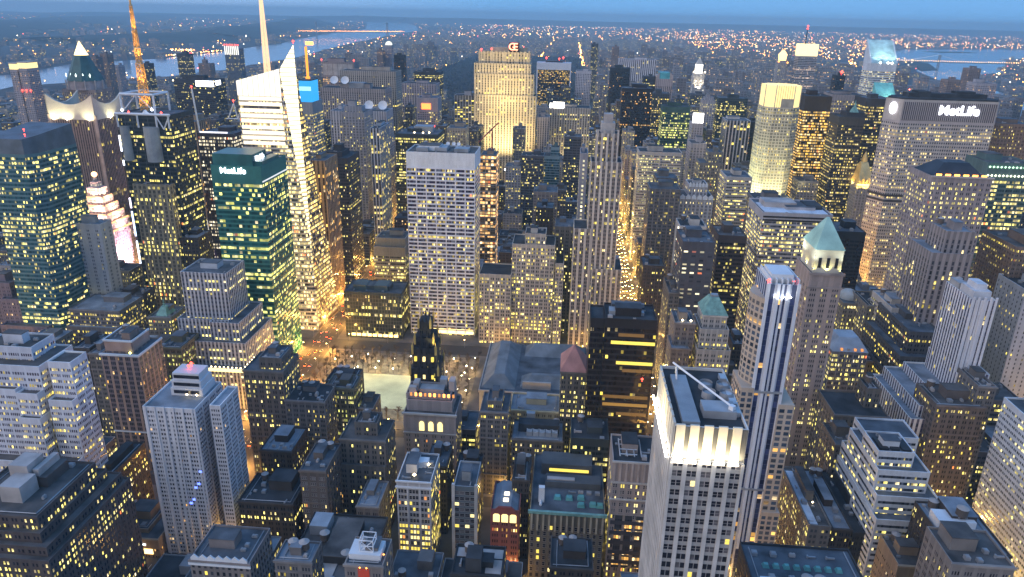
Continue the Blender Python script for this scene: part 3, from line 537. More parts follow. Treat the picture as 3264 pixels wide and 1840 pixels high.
('office_block','blacktower',265.9,299.6,720,760,126.0,'black roofed block right of the green pyramid roof',{}),
('office_tower','tanlit2',478.5,516.0,860,900,219.0,'dark brown tower with tiny orange windows at the right edge',{}),
('office_tower','bandwhite',264.2,289.1,560,600,108,'grey stone block below the broad octagonal slab',{}),
('office_block','stonelit',246.4,266.6,610,650,91.5,'stone block with domed roof and glowing attic',{'k': 'domed'}),
('office_block','stonelit',258.1,298.6,590,626,97.9,'wide old stone block with pale cornice',{'tank': 0}),
('office_block','greystone',238.4,264.4,548,572,66,'grey block with two orange windows right of the mansard',{}),
('office_block','slabwhite',362,400,560,600,128,'blank white slab at the upper right edge',{}),
('apartment_block','deepgrey',309.0,343.4,500,530,62,'dim block with yellow strips behind the white deco tower',{}),
('apartment_tower','farapt',-969.5,-955.9,1240,1270,213.7,'riverside twin tower with glowing yellow top',{'k': 'twin1'}),
('apartment_tower','farapt',-953.3,-937.8,1240,1270,215.8,'second riverside twin tower beside it with glowing yellow top and red lamps',{'k': 'twin2'}),
('apartment_tower','farbrown',-1125.7,-1109.9,1700,1726,207.5,'slim brown slab beside the river nearest the copper pyramid',{}),
('apartment_tower','farbrown',-1131.0,-1113.6,1750,1776,212.8,'taller slim brown slab right of the copper pyramid',{}),
('apartment_tower','farapt',-1135.0,-1119.6,1800,1826,182.3,'pale grey slab against the river',{}),
('apartment_tower','darktower',-1153.3,-1120.2,2150,2184,194.4,'dark tower with orange lamps standing before the river',{}),
('apartment_tower','farbrown',-1015.4,-983.0,2000,2030,178.8,'brown block with a tank like top against the river',{'T': [(-1005.9,-994.7,2005,2017,188.8)]}),
('apartment_tower','farglass',-1007.2,-964.1,2150,2184,211.9,'glass tower with bright white ribs and red lamps on top',{'k': 'ribs'}),
('apartment_tower','darktower',-1119.8,-1099.6,1900,1928,181.7,'dark slab right of the orange mast',{}),
('office_tower','wwp',-916.7,-852.9,1290,1340,178.0,'brown tower with dark copper pyramid and glowing tip',{'k': 'pyramid_tip'}),
('apartment_tower','farbrown',-530.5,-514.0,2050,2074,221.9,'dark twin slab left of the white domed tower',{}),
('apartment_tower','farapt',-516.7,-496.7,2080,2104,235.4,'slim tower with white glowing domed top',{'k': 'dome_lamp'}),
('apartment_tower','blacktower',-470.0,-442.0,1990,2016,214.8,'black slab right of the white domed tower',{}),
('apartment_tower','farbrown',718.6,742.4,1500,1530,222.4,'pale stepped tower behind the broad octagonal slab',{}),
('apartment_tower','farbrown',878.3,903.6,1750,1780,231.6,'tall brown tower beyond the broad octagonal slab',{}),
('apartment_tower','farapt',720.3,756.0,1400,1434,224.5,'wide pale block beyond the broad octagonal slab',{}),
('apartment_tower','farbrown',135.6,158.9,2600,2626,228.3,'lone brown slab above the black tower',{}),
('apartment_tower','darktower',75.0,102.0,3000,3030,223.2,'dark slab with white windows near the far avenue',{}),
]

CAT = {'office_tower': 'office tower', 'apartment_tower': 'apartment tower', 'office_block': 'office block', 'loft_building': 'loft building', 'apartment_block': 'apartment block', 'library': 'library'}
def unit_mesh(kind):
    b = MB()
    if kind == 0: b.box(-1, 1, -1, 1, 0, 1); b.box(-.7, .7, -.7, .7, 1, 1.15)
    elif kind == 1:
        b.box(-1, 1, -.6, .6, .15, 1)
        for q in (-.5, .5): b.cone(q, 0, .4, .4, 1, 1.25, 8)
    else: b.box(-1.5, 1.5, -.25, .25, .1, .6); b.box(-1.6, -1.1, -.4, .4, 0, .9)
    o = b.build('unit', METAL); me = o.data; bpy.data.objects.remove(o); return me
UNITS = []
for q in range(3):
    for mt in (METAL, PALE, CONC):
        me = unit_mesh(q); me.materials[0] = mt; UNITS.append(me)
def tank_meshes():
    a = MB(); a.cone(0, 0, 1, 1, .5, 2.1, 14)
    b = MB(); b.cone(0, 0, 1.08, .05, 2.1, 2.62, 14)
    c = MB()
    for x in (-.6, .6):
        for y in (-.6, .6): c.bar((x, y, 0), (x, y, .5), .06)
    c.box(-.8, .8, -.8, .8, .42, .5)
    r = []
    for m_, mt in ((a, WOOD), (b, PALE), (c, METAL)):
        o = m_.build('t', mt); r.append(o.data); bpy.data.objects.remove(o)
    return r
TANK = tank_meshes()
def tank(root, x, y, z, r):
    t = link('water_tank', TANK[0], root, (x, y, z)); t.scale = (r, r, r)
    link('tank_lid', TANK[1], t); link('tank_stand', TANK[2], t)
    return t
def win_mesh(w_, h_, lit):
    b = MB(); t = .12
    b.quad([(-w_/2, -.03, -h_/2), (w_/2, -.03, -h_/2), (w_/2, -.03, h_/2), (-w_/2, -.03, h_/2)], 0)
    b.box(-w_/2-t, w_/2+t, -.12, 0, -h_/2-t, -h_/2, 1); b.box(-w_/2-t, w_/2+t, -.1, 0, h_/2, h_/2+t, 1)
    b.box(-w_/2-t, -w_/2, -.1, 0, -h_/2, h_/2, 1); b.box(w_/2, w_/2+t, -.1, 0, -h_/2, h_/2, 1); b.box(-w_/2, w_/2, -.07, -.03, -.05, .05, 1)
    o = b.build('w', [lit, PALE]); me = o.data; bpy.data.objects.remove(o); return me
PANES = [plain('window_glass', (.022, .022, .03), .15, 0, .3, .5), plain('window_blind', (.11, .10, .105), .5, 0, .2, .5), emit('window_lit_yellow', (1, .76, .12), 1.1), emit('window_lit_warm', (1, .8, .32), 1.5), emit('window_lit_orange', (1, .36, .08), 1.0)]
WIN = {}
def windows(root, st, x0, x1, yf, z1, ox, oy, zmin, p=None, zmax=None):
    """each window of a front wall is a mesh of its own (the hundred that show largest), the rest one mesh"""
    s = ST[st]; nb = max(1, round((x1-x0)/s[0])); bw = (x1-x0)/nb; n = s[1]; q = (1-2*s[2])*bw/n
    spots = []; zt = z1-s[6]; k = 0
    while zt-(k+.5)*s[5] > zmin:
        z = zt-(k+.5)*s[5]; k += 1
        for i in range(nb):
            for j in range(n): spots.append((x0+i*bw+s[2]*bw+(j+.5)*q, z, k))
    rg = random.Random(int(x0*10)); p = s[10] if p is None else p
    rest = MB()
    for idx, (x, z, k) in enumerate(spots):
        pr = p(k) if callable(p) else p
        r = rg.random(); c = (2 if r < pr*.55 else 3 if r < pr*.9 else 4 if r < pr else 1 if r > .8 else 0)
        if idx < 100:
            key = (round(q*s[3], 2), round(s[5]*s[4], 2), c)
            if key not in WIN: WIN[key] = win_mesh(key[0], key[1], PANES[c])
            link('window', WIN[key], root, (x-ox, yf-oy-.04, z))
        else:
            ww, hh = q*s[3]/2, s[5]*s[4]/2; y = yf-oy-.07
            rest.quad([(x-ox-ww, y, z-hh), (x-ox+ww, y, z-hh), (x-ox+ww, y, z+hh), (x-ox-ww, y, z+hh)], c)
    if rest.v: rest.build('windows', PANES, root)['kind'] = 'stuff'
BY = {}
def building(row, i):
    name, st, x0, x1, y0, y1, h, label, o = row
    rg = random.Random(i*131+5)
    ox, oy = (x0+x1)/2, y0
    root = thing(name, label, CAT[name], (ox, oy, 0))
    k = o.get('k'); s = ST[st]
    near = y0 < 720
    tiers = [(x0, x1, y0, y1, h)]+list(o.get('T', []))
    wall = MB(); tops, roofs = [], []
    for t, (a, b, c, d_, z) in enumerate(tiers):
        j = .07*t+.011*(i % 13); a, b, c, d_ = a-ox+j, b-ox-j, c-oy+j, d_-oy-j
        if k in SHAPED and t == 0: continue
        wall.prism([(a, c), (b, c), (b, d_), (a, d_)], 0, z, bay=s[0], fl=s[5], tb=s[6])
        roof = MB(); roofs.append(roof); p = .5 if near else .8; zz = z-(1.1 if near else .6)
        # coping ring and recessed deck
        O = [(a, c), (b, c), (b, d_), (a, d_)]; Q = [(a+p, c+p), (b-p, c+p), (b-p, d_-p), (a+p, d_-p)]
        for e in range(4):
            f = (e+1) % 4
            roof.quad([(*O[e], z), (*O[f], z), (*Q[f], z), (*Q[e], z)], 1)
            roof.quad([(*Q[e], z), (*Q[f], z), (*Q[f], zz), (*Q[e], zz)], 1)
        roof.quad([(*q, zz) for q in Q], 0)
        tops.append((a+p, b-p, c+p, d_-p, zz))
    rm = ROOFS[o.get('rm', rg.choice((0, 1, 1, 2, 3) if near else (0, 1, 1, 3)))]
    cop = plain('coping_'+st, tuple(min(.75, q*1.15) for q in s[7]))
    W = wall.build('wall', facade(st), root) if wall.v else None
    for roof in roofs: roof.build('roof', [rm, cop], root)
    # roof plant
    if k not in NOPLANT:
        taken = []
        for t, (a, b, c, d_, z) in enumerate(tops[:1] if len(tops) == 1 else tops):
            if b-a < 6 or d_-c < 6: continue
            hi = max(tops, key=lambda q: q[4])
            if t and hi is not tops[t] and len(tops) > 1: continue
            if h == hi or t == tops.index(hi):
                # penthouse
                pw, pd = (b-a)*rg.uniform(.3, .55), (d_-c)*rg.uniform(.3, .5)
                px, py = a+(b-a-pw)*rg.uniform(.2, .8), c+(d_-c-pd)*rg.uniform(.35, .9); ph = rg.uniform(3.5, 7)
                m_ = MB(); m_.box(px, px+pw, py, py+pd, z+.02, z+ph, 0, 1); m_.box(px-.25, px+pw+.25, py-.25, py+pd+.25, z+ph, z+ph+.35, 1)
                m_.build('penthouse', [plain('pent_'+st, tuple(.9*q for q in s[7])), rm], root)
                for q in range(rg.randint(7, 13) if near else rg.randint(1, 3)):
                    ux, uy = rg.uniform(a+2, b-2), rg.uniform(c+1.5, d_-1.5)
                    if px-2 < ux < px+pw+2 and py-2 < uy < py+pd+2: continue
                    if any(abs(ux-e)+abs(uy-f) < 4 for e, f in taken): continue
                    taken.append((ux, uy))
                    u = link('roof_unit', rg.choice(UNITS), root, (ux, uy, z)); f = rg.uniform(.8, 1.7); u.scale = (f, f*.9, f*rg.uniform(.8, 1.6)); u.rotation_euler.z = rg.choice((0, math.pi/2))
                for q in range(o.get('tank', 1 if (near and rg.random() < .35) else 0)):
                    r = rg.uniform(2.0, 2.5); tx = min(max(a+3.2+q*5.4+(b-a)*.12, a+r), b-r); tank(root, tx, d_-3-rg.uniform(0, 2), z+.02+(0 if rg.random() < .5 else 0), r)
    if y0 < 600 and st in MASON:
        zt = h; zs = [h-.9]+[h-s[6]-s[5]*q for q in rg.sample(range(1, 14), 3)]
        for q, z in enumerate(zs):
            if z < 6: continue
            e = .55 if q == 0 else .28; b = MB(); X = (x1-x0)/2
            b.box(-X-e+.1, X+e-.1, -e, .12, z-.45, z+.45 if q else z+.75); b.build('cornice' if q == 0 else 'belt_course', cop, root)
        if rg.random() < .7:      # pipes and ducts over the deck
            a, b_, c, d_, z = max(tops, key=lambda q: q[4]); mb = MB()
            mb.bar((a+1, c+2, z+.4), (b_-2, c+2.4, z+.4), .22); mb.bar((b_-2, c+2.4, z+.4), (b_-2.3, d_-1, z+.4), .22); mb.bar((a+3, c+1, z+.3), (a+3, d_-2, z+.3), .16); mb.build('roof_pipe', METAL, root)
    BY[k or label] = (root, row, tops, wall)
    return root
MASON = {'brown', 'darkbrick', 'darkbrick2', 'brownstone', 'greystone', 'greystone2', 'palebrick', 'brownwin', 'stonelit', 'loftlit', 'yellowstone', 'greenlit', 'palestone2', 'ornate', 'tanlow', 'purple'}
SHAPED = {'panam', 'golden_crown', 'teal_tower', 'library', 'gothic'}
NOPLANT = {'panam', 'golden_crown', 'teal_tower', 'library', 'gothic', 'crown', 'winged', 'mast_tower', 'gold', 'sloped', 'green_pyramid', 'lincoln', 'helmsley', 'pink_pyramid', 'green_blunt', 'pyramid_tip',
           'cooling', 'red_brick', 'yellow_top', 'orange_ball', 'dome_lamp', 'teal_roof', 'lantern', 'cyan', 'fifth', 'mansard', 'white_box', 'twin1', 'twin2', 'ribs', 'green_tower', 'domed', 'blue_stripe', 'copper', 'big_dark_roof', 'arched'}
for i, row in enumerate(B): building(row, i)
# ------------------------------------------------------------------ what sets single buildings apart
LENS = emit('floodlight_lens', (1, .95, .82), 14); RED = emit('red_warning_lamp', (1, .06, .04), 6); SIGNW = emit('white_sign_light', (.86, .9, 1), 5); SHOP = emit('lit_shopfront', (1, .66, .24), 3.2)
ORANGE = emit('orange_lamp', (1, .36, .06), 5); WARM = emit('warm_lamp', (1, .78, .42), 9); GOLDROOF = plain('gilded_roof', (.62, .46, .2), .45, .3)
def L_(k):
    r, row, tops, w_ = BY[k]
    return r, (row[3]-row[2])/2, row[5]-row[4], row[6], row
def red_lamps(r, pts, rad=1.3):
    for p in pts:
        b = MB(); b.octa((0, 0, rad*1.6), rad); b.bar((0, 0, -.3), (0, 0, rad), .15)
        b.build('red_lamp', RED, r).location = p
def roof_lamps(r, pts, mt=None, rad=.9, name='roof_lamp'):
    for p in pts:
        b = MB(); b.octa((0, 0, 1.2), rad, 0); b.bar((0, 0, -.3), (0, 0, .8), .12, 1); b.build(name, [mt or WARM, METAL], r).location = p
def box_part(r, name, x0, x1, y0, y1, z0, z1, mt, **k):
    b = MB(); b.box(x0, x1, y0, y1, z0, z1, 0, **k); return b.build(name, mt, r)
def hip(r, name, x0, x1, y0, y1, z0, z1, ix, iy, mt):
    b = MB(); b.frustum((x0, x1, y0, y1), z0, (x0+ix, x1-ix, y0+iy, y1-iy), z1); return b.build(name, mt, r)
def dish(r, x, y, z, rad, yaw=0):
    b = MB()
    for i in range(3):
        r0, r1 = rad*(i/3), rad*((i+1)/3); b.cone(0, 0, max(r0, .01), r1, .25*rad*(r0/rad)**2, .25*rad*(r1/rad)**2, 14, cap=False)
    o = b.build('satellite_dish', WHITE, r); o.location = (x, y, z+rad*1.1); o.rotation_euler = (R(62), 0, yaw)
    box_part(r, 'dish_mount', x-.5, x+.5, y+.3, y+1.3, z-.3, z+rad, METAL)

# floodlit crown tower
r, hw, dp, h, _ = L_('crown')
for i in range(5):
    x0 = -hw+.5+i*(2*hw-1)/5; x1 = x0+(2*hw-1)/5-1.7
    b = MB(); b.box(x0, x1, -.35, .5, h-13, h+.6); b.build('crown_panel', plain('crown_stone', (.6, .56, .48), .8, 0, .12), r)
    b = MB(); b.box(x0, x1, -1.9, -1.2, h-13.6, h-13); b.build('floodlight', [LENS], r)
    area(r, ((x0+x1)/2, -2.6, h-13.2), ((x0+x1)/2, .4, h-9.5), 3100, (1, .78, .40), x1-x0-1, .5)
for i in range(9):
    y0 = 1+i*(dp-2)/9; y1 = y0+(dp-2)/9-1.3
    b = MB(); b.box(-hw-.35, -hw+.5, y0, y1, h-13, h+.6); b.build('crown_panel', MATS['crown_stone'], r)
area(r, (-hw-2.4, dp/2, h-13.2), (-hw+.2, dp/2, h-9.5), 8500, (1, .78, .40), .5, dp-3)
b = MB(); b.box(-hw-1.9, -hw-1.3, 1, dp-1, h-13.6, h-13); b.build('floodlight', [LENS], r)
for i in range(6):      # pale piers down the front, corrugated west side
    x = -hw+2*hw*i/5
    b = MB(); b.box(max(-hw-.25, x-.75), min(hw+.25, x+.75), -.55, .1, 0, h-13.8); b.build('pier', plain('pier_stone', (.56, .53, .50), .85, 0, .14), r)
for i in range(12):
    y = 1.2+i*(dp-2)/12; b = MB(); b.box(-hw-.6, -hw+.1, y, y+1.6, 0, h-13.8); b.build('pier', MATS['pier_stone'], r)
zr = h-1.1
b = MB(); b.box(-hw+3, -hw+9, 2.5, dp-8, zr, zr+1.5); b.box(-hw+11, hw-2.5, 8, 16, zr, zr+3); b.build('roof_plant', METAL, r)
for fx, fy in ((3, 24), (9.5, 24), (3, 31), (9.5, 31)):
    b = MB(); b.cone(fx, fy, 2.7, 2.5, zr, zr+2.6, 16, cap=False); b.cone(fx, fy, 2.3, 2.3, zr+.2, zr+1.6, 16); b.build('cooling_fan', [METAL], r)
b = MB(); b.bar((-9, 37, zr+7), (8.5, 10, zr+4), .34); b.bar((8.5, 10, zr), (8.5, 10, zr+4.6), .9); b.bar((-8, 35, zr+6.4), (-7.4, 34, zr+1), .3); b.build('window_cleaning_crane', [WHITE], r)
for y in range(5):
    b = MB(); b.box(hw-3, hw-.8, 10+y*6.5, 14.5+y*6.5, zr, zr+1.8); b.build('roof_unit', STEEL, r)
windows(r, 'crown', -hw+_[2]+hw, hw+_[2]+hw, _[4], h, (_[2]+_[3])/2, _[4], 40, .04)

box_part(r, 'crown_gap_shade', -hw+.2, hw-.2, -.12, .1, h-13, h-.2, plain('gap_shade_grey', (.07, .075, .09), .85))  # dark sheet over the pale wall, painting shade between the floodlit panels
# near blocks with windows of their own
for k, pfun in (('white_front', lambda q: (.12 if q < 4 else .35 if q < 7 else .85)), ('tanks_pair', .06), ('arched', lambda q: .3 if q > 1 else 0), ('pink_stone', lambda q: .35), ('glass_front', lambda q: .14), ('copper', lambda q: .15)):
    r, row, tops, w_ = BY[k]
    windows(r, row[1], row[2], row[3], row[4], row[6], (row[2]+row[3])/2, row[4], 4, pfun)
r, hw, dp, h, _ = L_('white_front')
b = MB(); b.box(-hw-.5, hw+.5, -.8, .2, h-4.6, h-3.6); b.box(-hw-.4, hw+.4, -.6, .2, h-.7, h+.3); b.build('cornice', WHITE, r)
for s in (-.93, -.36, .36, .93): box_part(r, 'pier', hw*s-.45, hw*s+.45, -.5, .1, 0, h-4.7, plain('white_pier', (.58, .56, .56), .8, 0, .08))
for s in (-.35, .05, .4): box_part(r, 'roof_shed', hw*s-2, hw*s+1.6, dp*.5+2*s, dp*.5+6, h-1, h+3, WHITE)
roof_lamps(r, [(hw*.55, dp*.55, h), (-hw*.05, 5, h)], None, 1.2)
box_part(r, 'shopfront', -hw+2, hw-2, -.35, -.2, 7, 10.5, emit('green_shop_light', (.85, .9, .15), 1.6))
r, hw, dp, h, _ = L_('glass_front')
for s in (-1, 1): box_part(r, 'pier', s*hw-.9, s*hw+.9, -.9, 1, 0, h+1.4, plain('pale_pier', (.48, .46, .44), .8))
r, hw, dp, h, _ = L_('red_brick')
b = MB(); zb = h-9; pts = [(-hw, zb), (hw, zb), (hw, h-3), (hw*.45, h+2.2), (-hw*.45, h+2.2), (-hw, h-3)]
b.quad([(x, -.5, z) for x, z in pts]); b.quad([(x, .6, z) for x, z in reversed(pts)])
for i in range(6): a, c = pts[i], pts[(i+1) % 6]; b.quad([(a[0], .6, a[1]), (c[0], .6, c[1]), (c[0], -.5, c[1]), (a[0], -.5, a[1])])
b.build('gable', plain('red_brick', (.28, .075, .065), .85), r)
for s in (-.58, 0, .58):
    b = MB(); b.quad([(hw*s-hw*.23, -.62, zb+.6), (hw*s+hw*.23, -.62, zb+.6), (hw*s+hw*.23, -.62, h-3.4), (hw*s+hw*.12, -.62, h-2.6), (hw*s-hw*.12, -.62, h-2.6), (hw*s-hw*.23, -.62, h-3.4)]); b.build('arched_window', PANES[3], r)
b = MB(); b.frustum((-hw, hw, 1, dp-2), h-2, (-hw*.4, hw*.4, 1, dp-2), h+2); b.build('roof_ridge', ROOFS[2], r)
box_part(r, 'skylight', -1.5, 1.5, 5, 8, h+2, h+2.6, emit('skylight_glow', (1, .85, .6), 2.5)); box_part(r, 'skylight', -1.4, 1.6, 11, 14, h+2, h+2.6, MATS['skylight_glow'])
r, hw, dp, h, _ = L_('copper')
b = MB(); b.box(-hw-1, hw+1, -1.3, .3, h-1.6, h+.2); b.build('cornice', COPPER, r)
for i in range(13): x = -hw+1.2+i*(2*hw-2.4)/12; box_part(r, 'column', x-.55, x+.55, -.9, .05, h-13.5, h-2.4, plain('tan_stone', (.42, .36, .27), .85))
GSK = plain('green_skylight', (.12, .34, .32), .4)
for i, (x, y) in enumerate(((-6, 14), (1, 14), (8, 15), (8, 8), (15, 9), (19, 8.5))): b = MB(); b.frustum((x-2.2, x+2.2, y-2, y+2), h-1, (x-1.5, x+1.5, y-1.4, y+1.4), h+.9); b.build('skylight', GSK, r)
box_part(r, 'penthouse', -hw+8, hw-2, 24, 33, h-1, h+3.2, plain('pent_dark', (.09, .095, .1), .9)); box_part(r, 'penthouse', -hw+5, hw-7, 38, 52, h-1, h+6.5, MATS['pent_dark'])
box_part(r, 'strip_window', -hw+10, hw-9, 37.7, 37.95, h+1.5, h+3.5, PANES[2]); box_part(r, 'long_skylight', -hw+9, -2+6, 26, 29, h+3.2, h+3.9, PALE)
b = MB(); b.box(-hw+4.5, -hw+8, 9, 12, h-1, h+9); b.bar((-hw+6, 9, h), (-hw+6, 5, h), .6); b.build('duct_tower', WHITE, r)
for i in range(4): u = link('roof_unit', UNITS[i*2], r, (hw-4-5*i, 20, h-1)); u.scale = (1.5, 1.2, 1.5)
r, hw, dp, h, _ = L_('pink_stone')
b = MB(); b.box(-hw-.5, hw+.5, -.7, .2, h-.7, h+.5); b.box(-hw-.4, hw+.4, -.6, .2, h-14.2, h-13.2); b.box(-hw-.5, hw+.5, -.8, .2, h-25.5, h-24.6); b.build('cornice', STONE, r)
for i in range(8): x = -hw+1+i*(2*hw-2)/7; box_part(r, 'column', x-.6, x+.6, -.6, .05, h-13, h-1, plain('pink_pier', (.40, .33, .30), .85))
for q in range(4): b = MB(); b.bar((-hw+4, 6+q*5, h+1.2), (1, 6+q*5, h+1.2), .25); b.bar((-hw+4+q*4, 4, h+1.2), (-hw+4+q*4, 22, h+1.2), .25); b.build('roof_frame', STEEL, r)
for s in (-.55, -.1, .4): box_part(r, 'lit_bay', hw*s-2.4, hw*s+2.4, -.25, -.05, 14, h-36, facade('lobby'))
for z in range(5): box_part(r, 'floor_band', -hw+1, hw-1, -.45, -.27, 17+z*7, 19.6+z*7, plain('band_dark', (.05, .05, .06), .5))
r, hw, dp, h, _ = L_('arched')
for s in (-.3, .05, .4):
    b = MB(); w2 = 1.8; b.quad([(hw*s-w2, -.3, h-13.6), (hw*s+w2, -.3, h-13.6), (hw*s+w2, -.3, h-8), (hw*s+w2*.7, -.3, h-6.6), (hw*s, -.3, h-6), (hw*s-w2*.7, -.3, h-6.6), (hw*s-w2, -.3, h-8)]); b.build('arched_window', PANES[3], r)
b = MB(); b.box(-hw-.8, hw+.8, -1.1, .2, h-1.2, h+.2); b.box(-hw-.3, hw+.3, -.5, .2, h-16, h-15.2); b.build('cornice', STONE, r)
t2 = _[8]['T']
for i in range(10): x = -hw+4+i*(2*hw-7)/9; box_part(r, 'attic_window', x-.7, x+.7, t2[1][2]-_[4]-.15, t2[1][2]-_[4]+.3, t2[0][4]+1, t2[0][4]+3.4, ORANGE if i % 3 else PANES[4])
zt = t2[1][4]
for x0, x1, y0, y1, hh in ((-14, -10, 14, 22, 5), (-9, 8, 12, 20, 2.2), (11, 15, 16, 24, 7), (4, 9, 20, 26, 6), (-16, -11, 10, 14, 4)): box_part(r, 'roof_shed', x0, x1, y0, y1, zt-1, zt+hh, PALE if x0 < -10 or x0 > 10 else METAL)
# lofts and low blocks
r, hw, dp, h, _ = L_('orange_shop')
for x in (1.0, 8.2): box_part(r, 'shop_window', x, x+6.2, -.25, -.05, 2.5, 6.2, SHOP)
roof_lamps(r, [(2, -.6, 11), (-hw+.8, -.6, 8)], ORANGE, .6, 'wall_lamp'); point(r, (5, -4, 6), 900, (1, .5, .15))
box_part(r, 'sign_board', 6, 10.5, -.5, -.2, 9, 10, SIGNW)
r, hw, dp, h, _ = L_('ornate')
for i in range(7):
    x = -hw+3+i*(2*hw-6)/6; b = MB(); b.quad([(x-2, -.3, h-1.5), (x+2, -.3, h-1.5), (x+2, -.3, h+1.2), (x, -.3, h+3.2), (x-2, -.3, h+1.2)]); b.quad([(x+2, .3, h-1.5), (x-2, .3, h-1.5), (x-2, .3, h+1.2), (x, .3, h+3.2), (x+2, .3, h+1.2)])
    b.quad([(x-2, -.3, h+1.2), (x, -.3, h+3.2), (x, .3, h+3.2), (x-2, .3, h+1.2)]); b.quad([(x, -.3, h+3.2), (x+2, -.3, h+1.2), (x+2, .3, h+1.2), (x, .3, h+3.2)]); b.build('gable_trim', WHITE, r)
b = MB(); b.box(-hw-.4, hw+.4, -.7, .1, h-3, h-1.7); b.build('cornice', WHITE, r)
r, hw, dp, h, _ = L_('cooling')
for i in range(5):
    x = -hw+12+i*4.4; b = MB(); b.box(x-2, x+2, 6, 10, h-1, h+2.2); b.bar((x-1.9, 5.9, h+2.4), (x+1.9, 10.1, h+2.4), .22); b.bar((x+1.9, 5.9, h+2.4), (x-1.9, 10.1, h+2.4), .22); b.build('cooling_unit', STEEL, r)
box_part(r, 'penthouse', -hw+4, hw-3, 11, 20, h-1, h+5, ROOFS[0]); tank(r, hw-5, 22, h-1, 2.2); box_part(r, 'roof_shed', -hw+9, -hw+15, 21, 25, h-1, h+8, METAL)
r, hw, dp, h, _ = L_('big_dark_roof')
for x, y in ((-2, 46), (3.6, 46), (-6, 22), (14, 34)): tank(r, x, y, h-1, 2.5)
box_part(r, 'penthouse', -hw+2, -hw+14, 34, 44, h-1, h+5, WHITE); box_part(r, 'penthouse', -2, 10, 30, 38, h-1, h+4, METAL); box_part(r, 'penthouse', -12, 2, 8, 18, h-1, h+7, CONC)
for q in range(8): b = MB(); b.frustum((-18+q*4.6, -15+q*4.6, 56, 59), h-1, (-17.4+q*4.6, -15.6+q*4.6, 56.7, 58.3), h+.6); b.build('skylight', GSK, r)
for q in range(10): u = link('roof_unit', UNITS[q % 9], r, (-20+q*4.3, 50 if q % 2 else 65, h-1)); u.scale = (1.3, 1.3, 1.6)
r, hw, dp, h, _ = L_('wedge')
b = MB(); b.box(-hw+1.2, -hw+5.5, 2, dp-4, h-1, h-.6); b.build('roof_strip', plain('pale_membrane', (.5, .54, .6), .8), r); tank(r, 2.4, dp-8, h-1, 2.2); tank(r, 2.6, dp-28, h-1, 2.2)
roof_lamps(r, [(1.5, 20, h), (0, 40, h)], WARM, .7)
r, hw, dp, h, _ = L_('tank_roof'); box_part(r, 'penthouse', -hw+2, hw-8, 18, 28, h-1, h+4, WHITE); tank(r, 0, 22, h+4, 2.8)
r, hw, dp, h, _ = L_('roof_lamps'); roof_lamps(r, [(-2, 2, h), (4.5, 3, h-.5)], WARM, 1)
r, hw, dp, h, _ = L_('ornament')
b = MB(); b.frustum((-hw*.5, hw*.5, 4, 20), h-.5, (-hw*.2, hw*.2, 9, 14), h+7); b.bar((0, 11, h+6), (0, 11, h+14), .5); b.octa((0, 11, h+9), 1.4); b.build('steep_roof', COPPER, r)
r, hw, dp, h, _ = L_('brown_pier')
t = _[8]['T'][0]; RIM = plain('rim_metal', (.62, .68, .74), .5, 0, .05)
b = MB(); b.box(-hw-.7, hw+.7, -.9, .3, h-1, h+.5); b.box(hw-.2, hw+.7, .3, dp+.3, h-1, h+.5); b.box(-hw-.7, hw+.7, -.5, .1, h-62, h-61); b.build('rim', RIM, r)
a0, a1 = t[0]-(_[2]+_[3])/2, t[1]-(_[2]+_[3])/2; c0, c1 = t[2]-_[4], t[3]-_[4]
b = MB(); b.box(a0-.5, a1+.5, c0-.5, c0+.4, t[4]-.8, t[4]+.5); b.box(a1-.3, a1+.5, c0+.4, c1, t[4]-.8, t[4]+.5); b.box(a0-.5, a0+.3, c0+.4, c1, t[4]-.8, t[4]+.5); b.build('rim', RIM, r)
b = MB(); b.box(a0+.3, a1-.3, c0-.25, c0+.2, h+.6, t[4]-1); b.box(a1-.2, a1+.25, c0+.5, c1-.5, h+.6, t[4]-1); b.build('penthouse', plain('pink_stone', (.40, .27, .22), .85), r)
roof_lamps(r, [(a1-1, c0-2, h-.5)], emit('yellowgreen_lamp', (.95, 1, .3), 6), 1)
b = MB(); b.cone(0, (c0+c1)/2+4, 4.5, 4.5, t[4]-1, t[4]+3.5, 16); b.build('round_tank', plain('brown_tank', (.2, .15, .13), .9), r)
r, hw, dp, h, _ = L_('white_apartment')
for i, z in enumerate((h+4, h+8.5, h+13)): box_part(r, 'penthouse', -hw+9+i*.6, hw-3-i, 16+i, 32-i, z-4.9, z, plain('pent_white', (.62, .61, .63), .8, 0, .06)); box_part(r, 'window_band', -hw+11, hw-5, 15.6+i, 15.9+i, z-3.2, z-1.2, PANES[0])
roof_lamps(r, [(4, 14, h), (10, 14, h)], None, .8); red_lamps(r, [(2, 24, h+13), (5, 22, h+16)], 1.2)
for i in range(6): box_part(r, 'pier', -hw+1+i*(2*hw-3.5)/5, -hw+2.1+i*(2*hw-3.5)/5, -.4, .1, 0, h+.4, plain('apt_pier', (.62, .61, .64), .8, 0, .05))
for i in range(5):
    x, k_ = 2+i*2.6, i
    box_part(r, 'blue_lit_window', x+2-i*.4, x+3.6-i*.4, -.42, -.3, h-66+i*5.8+(-3 if i % 2 else 0), h-64.6+i*5.8+(-3 if i % 2 else 0), emit('blue_light', (.12, .2, 1), 3))
r, hw, dp, h, _ = L_('corner_lofts'); 
for x0, x1, y0, y1, hh in ((-4, 7, 10, 22, 8), (-7, 3, 22, 34, 12), (4, 7, 24, 40, 9)): box_part(r, 'penthouse', x0, x1, y0, y1, h-1.2, h+hh, PALE)
r, hw, dp, h, _ = L_('banded_terraces')
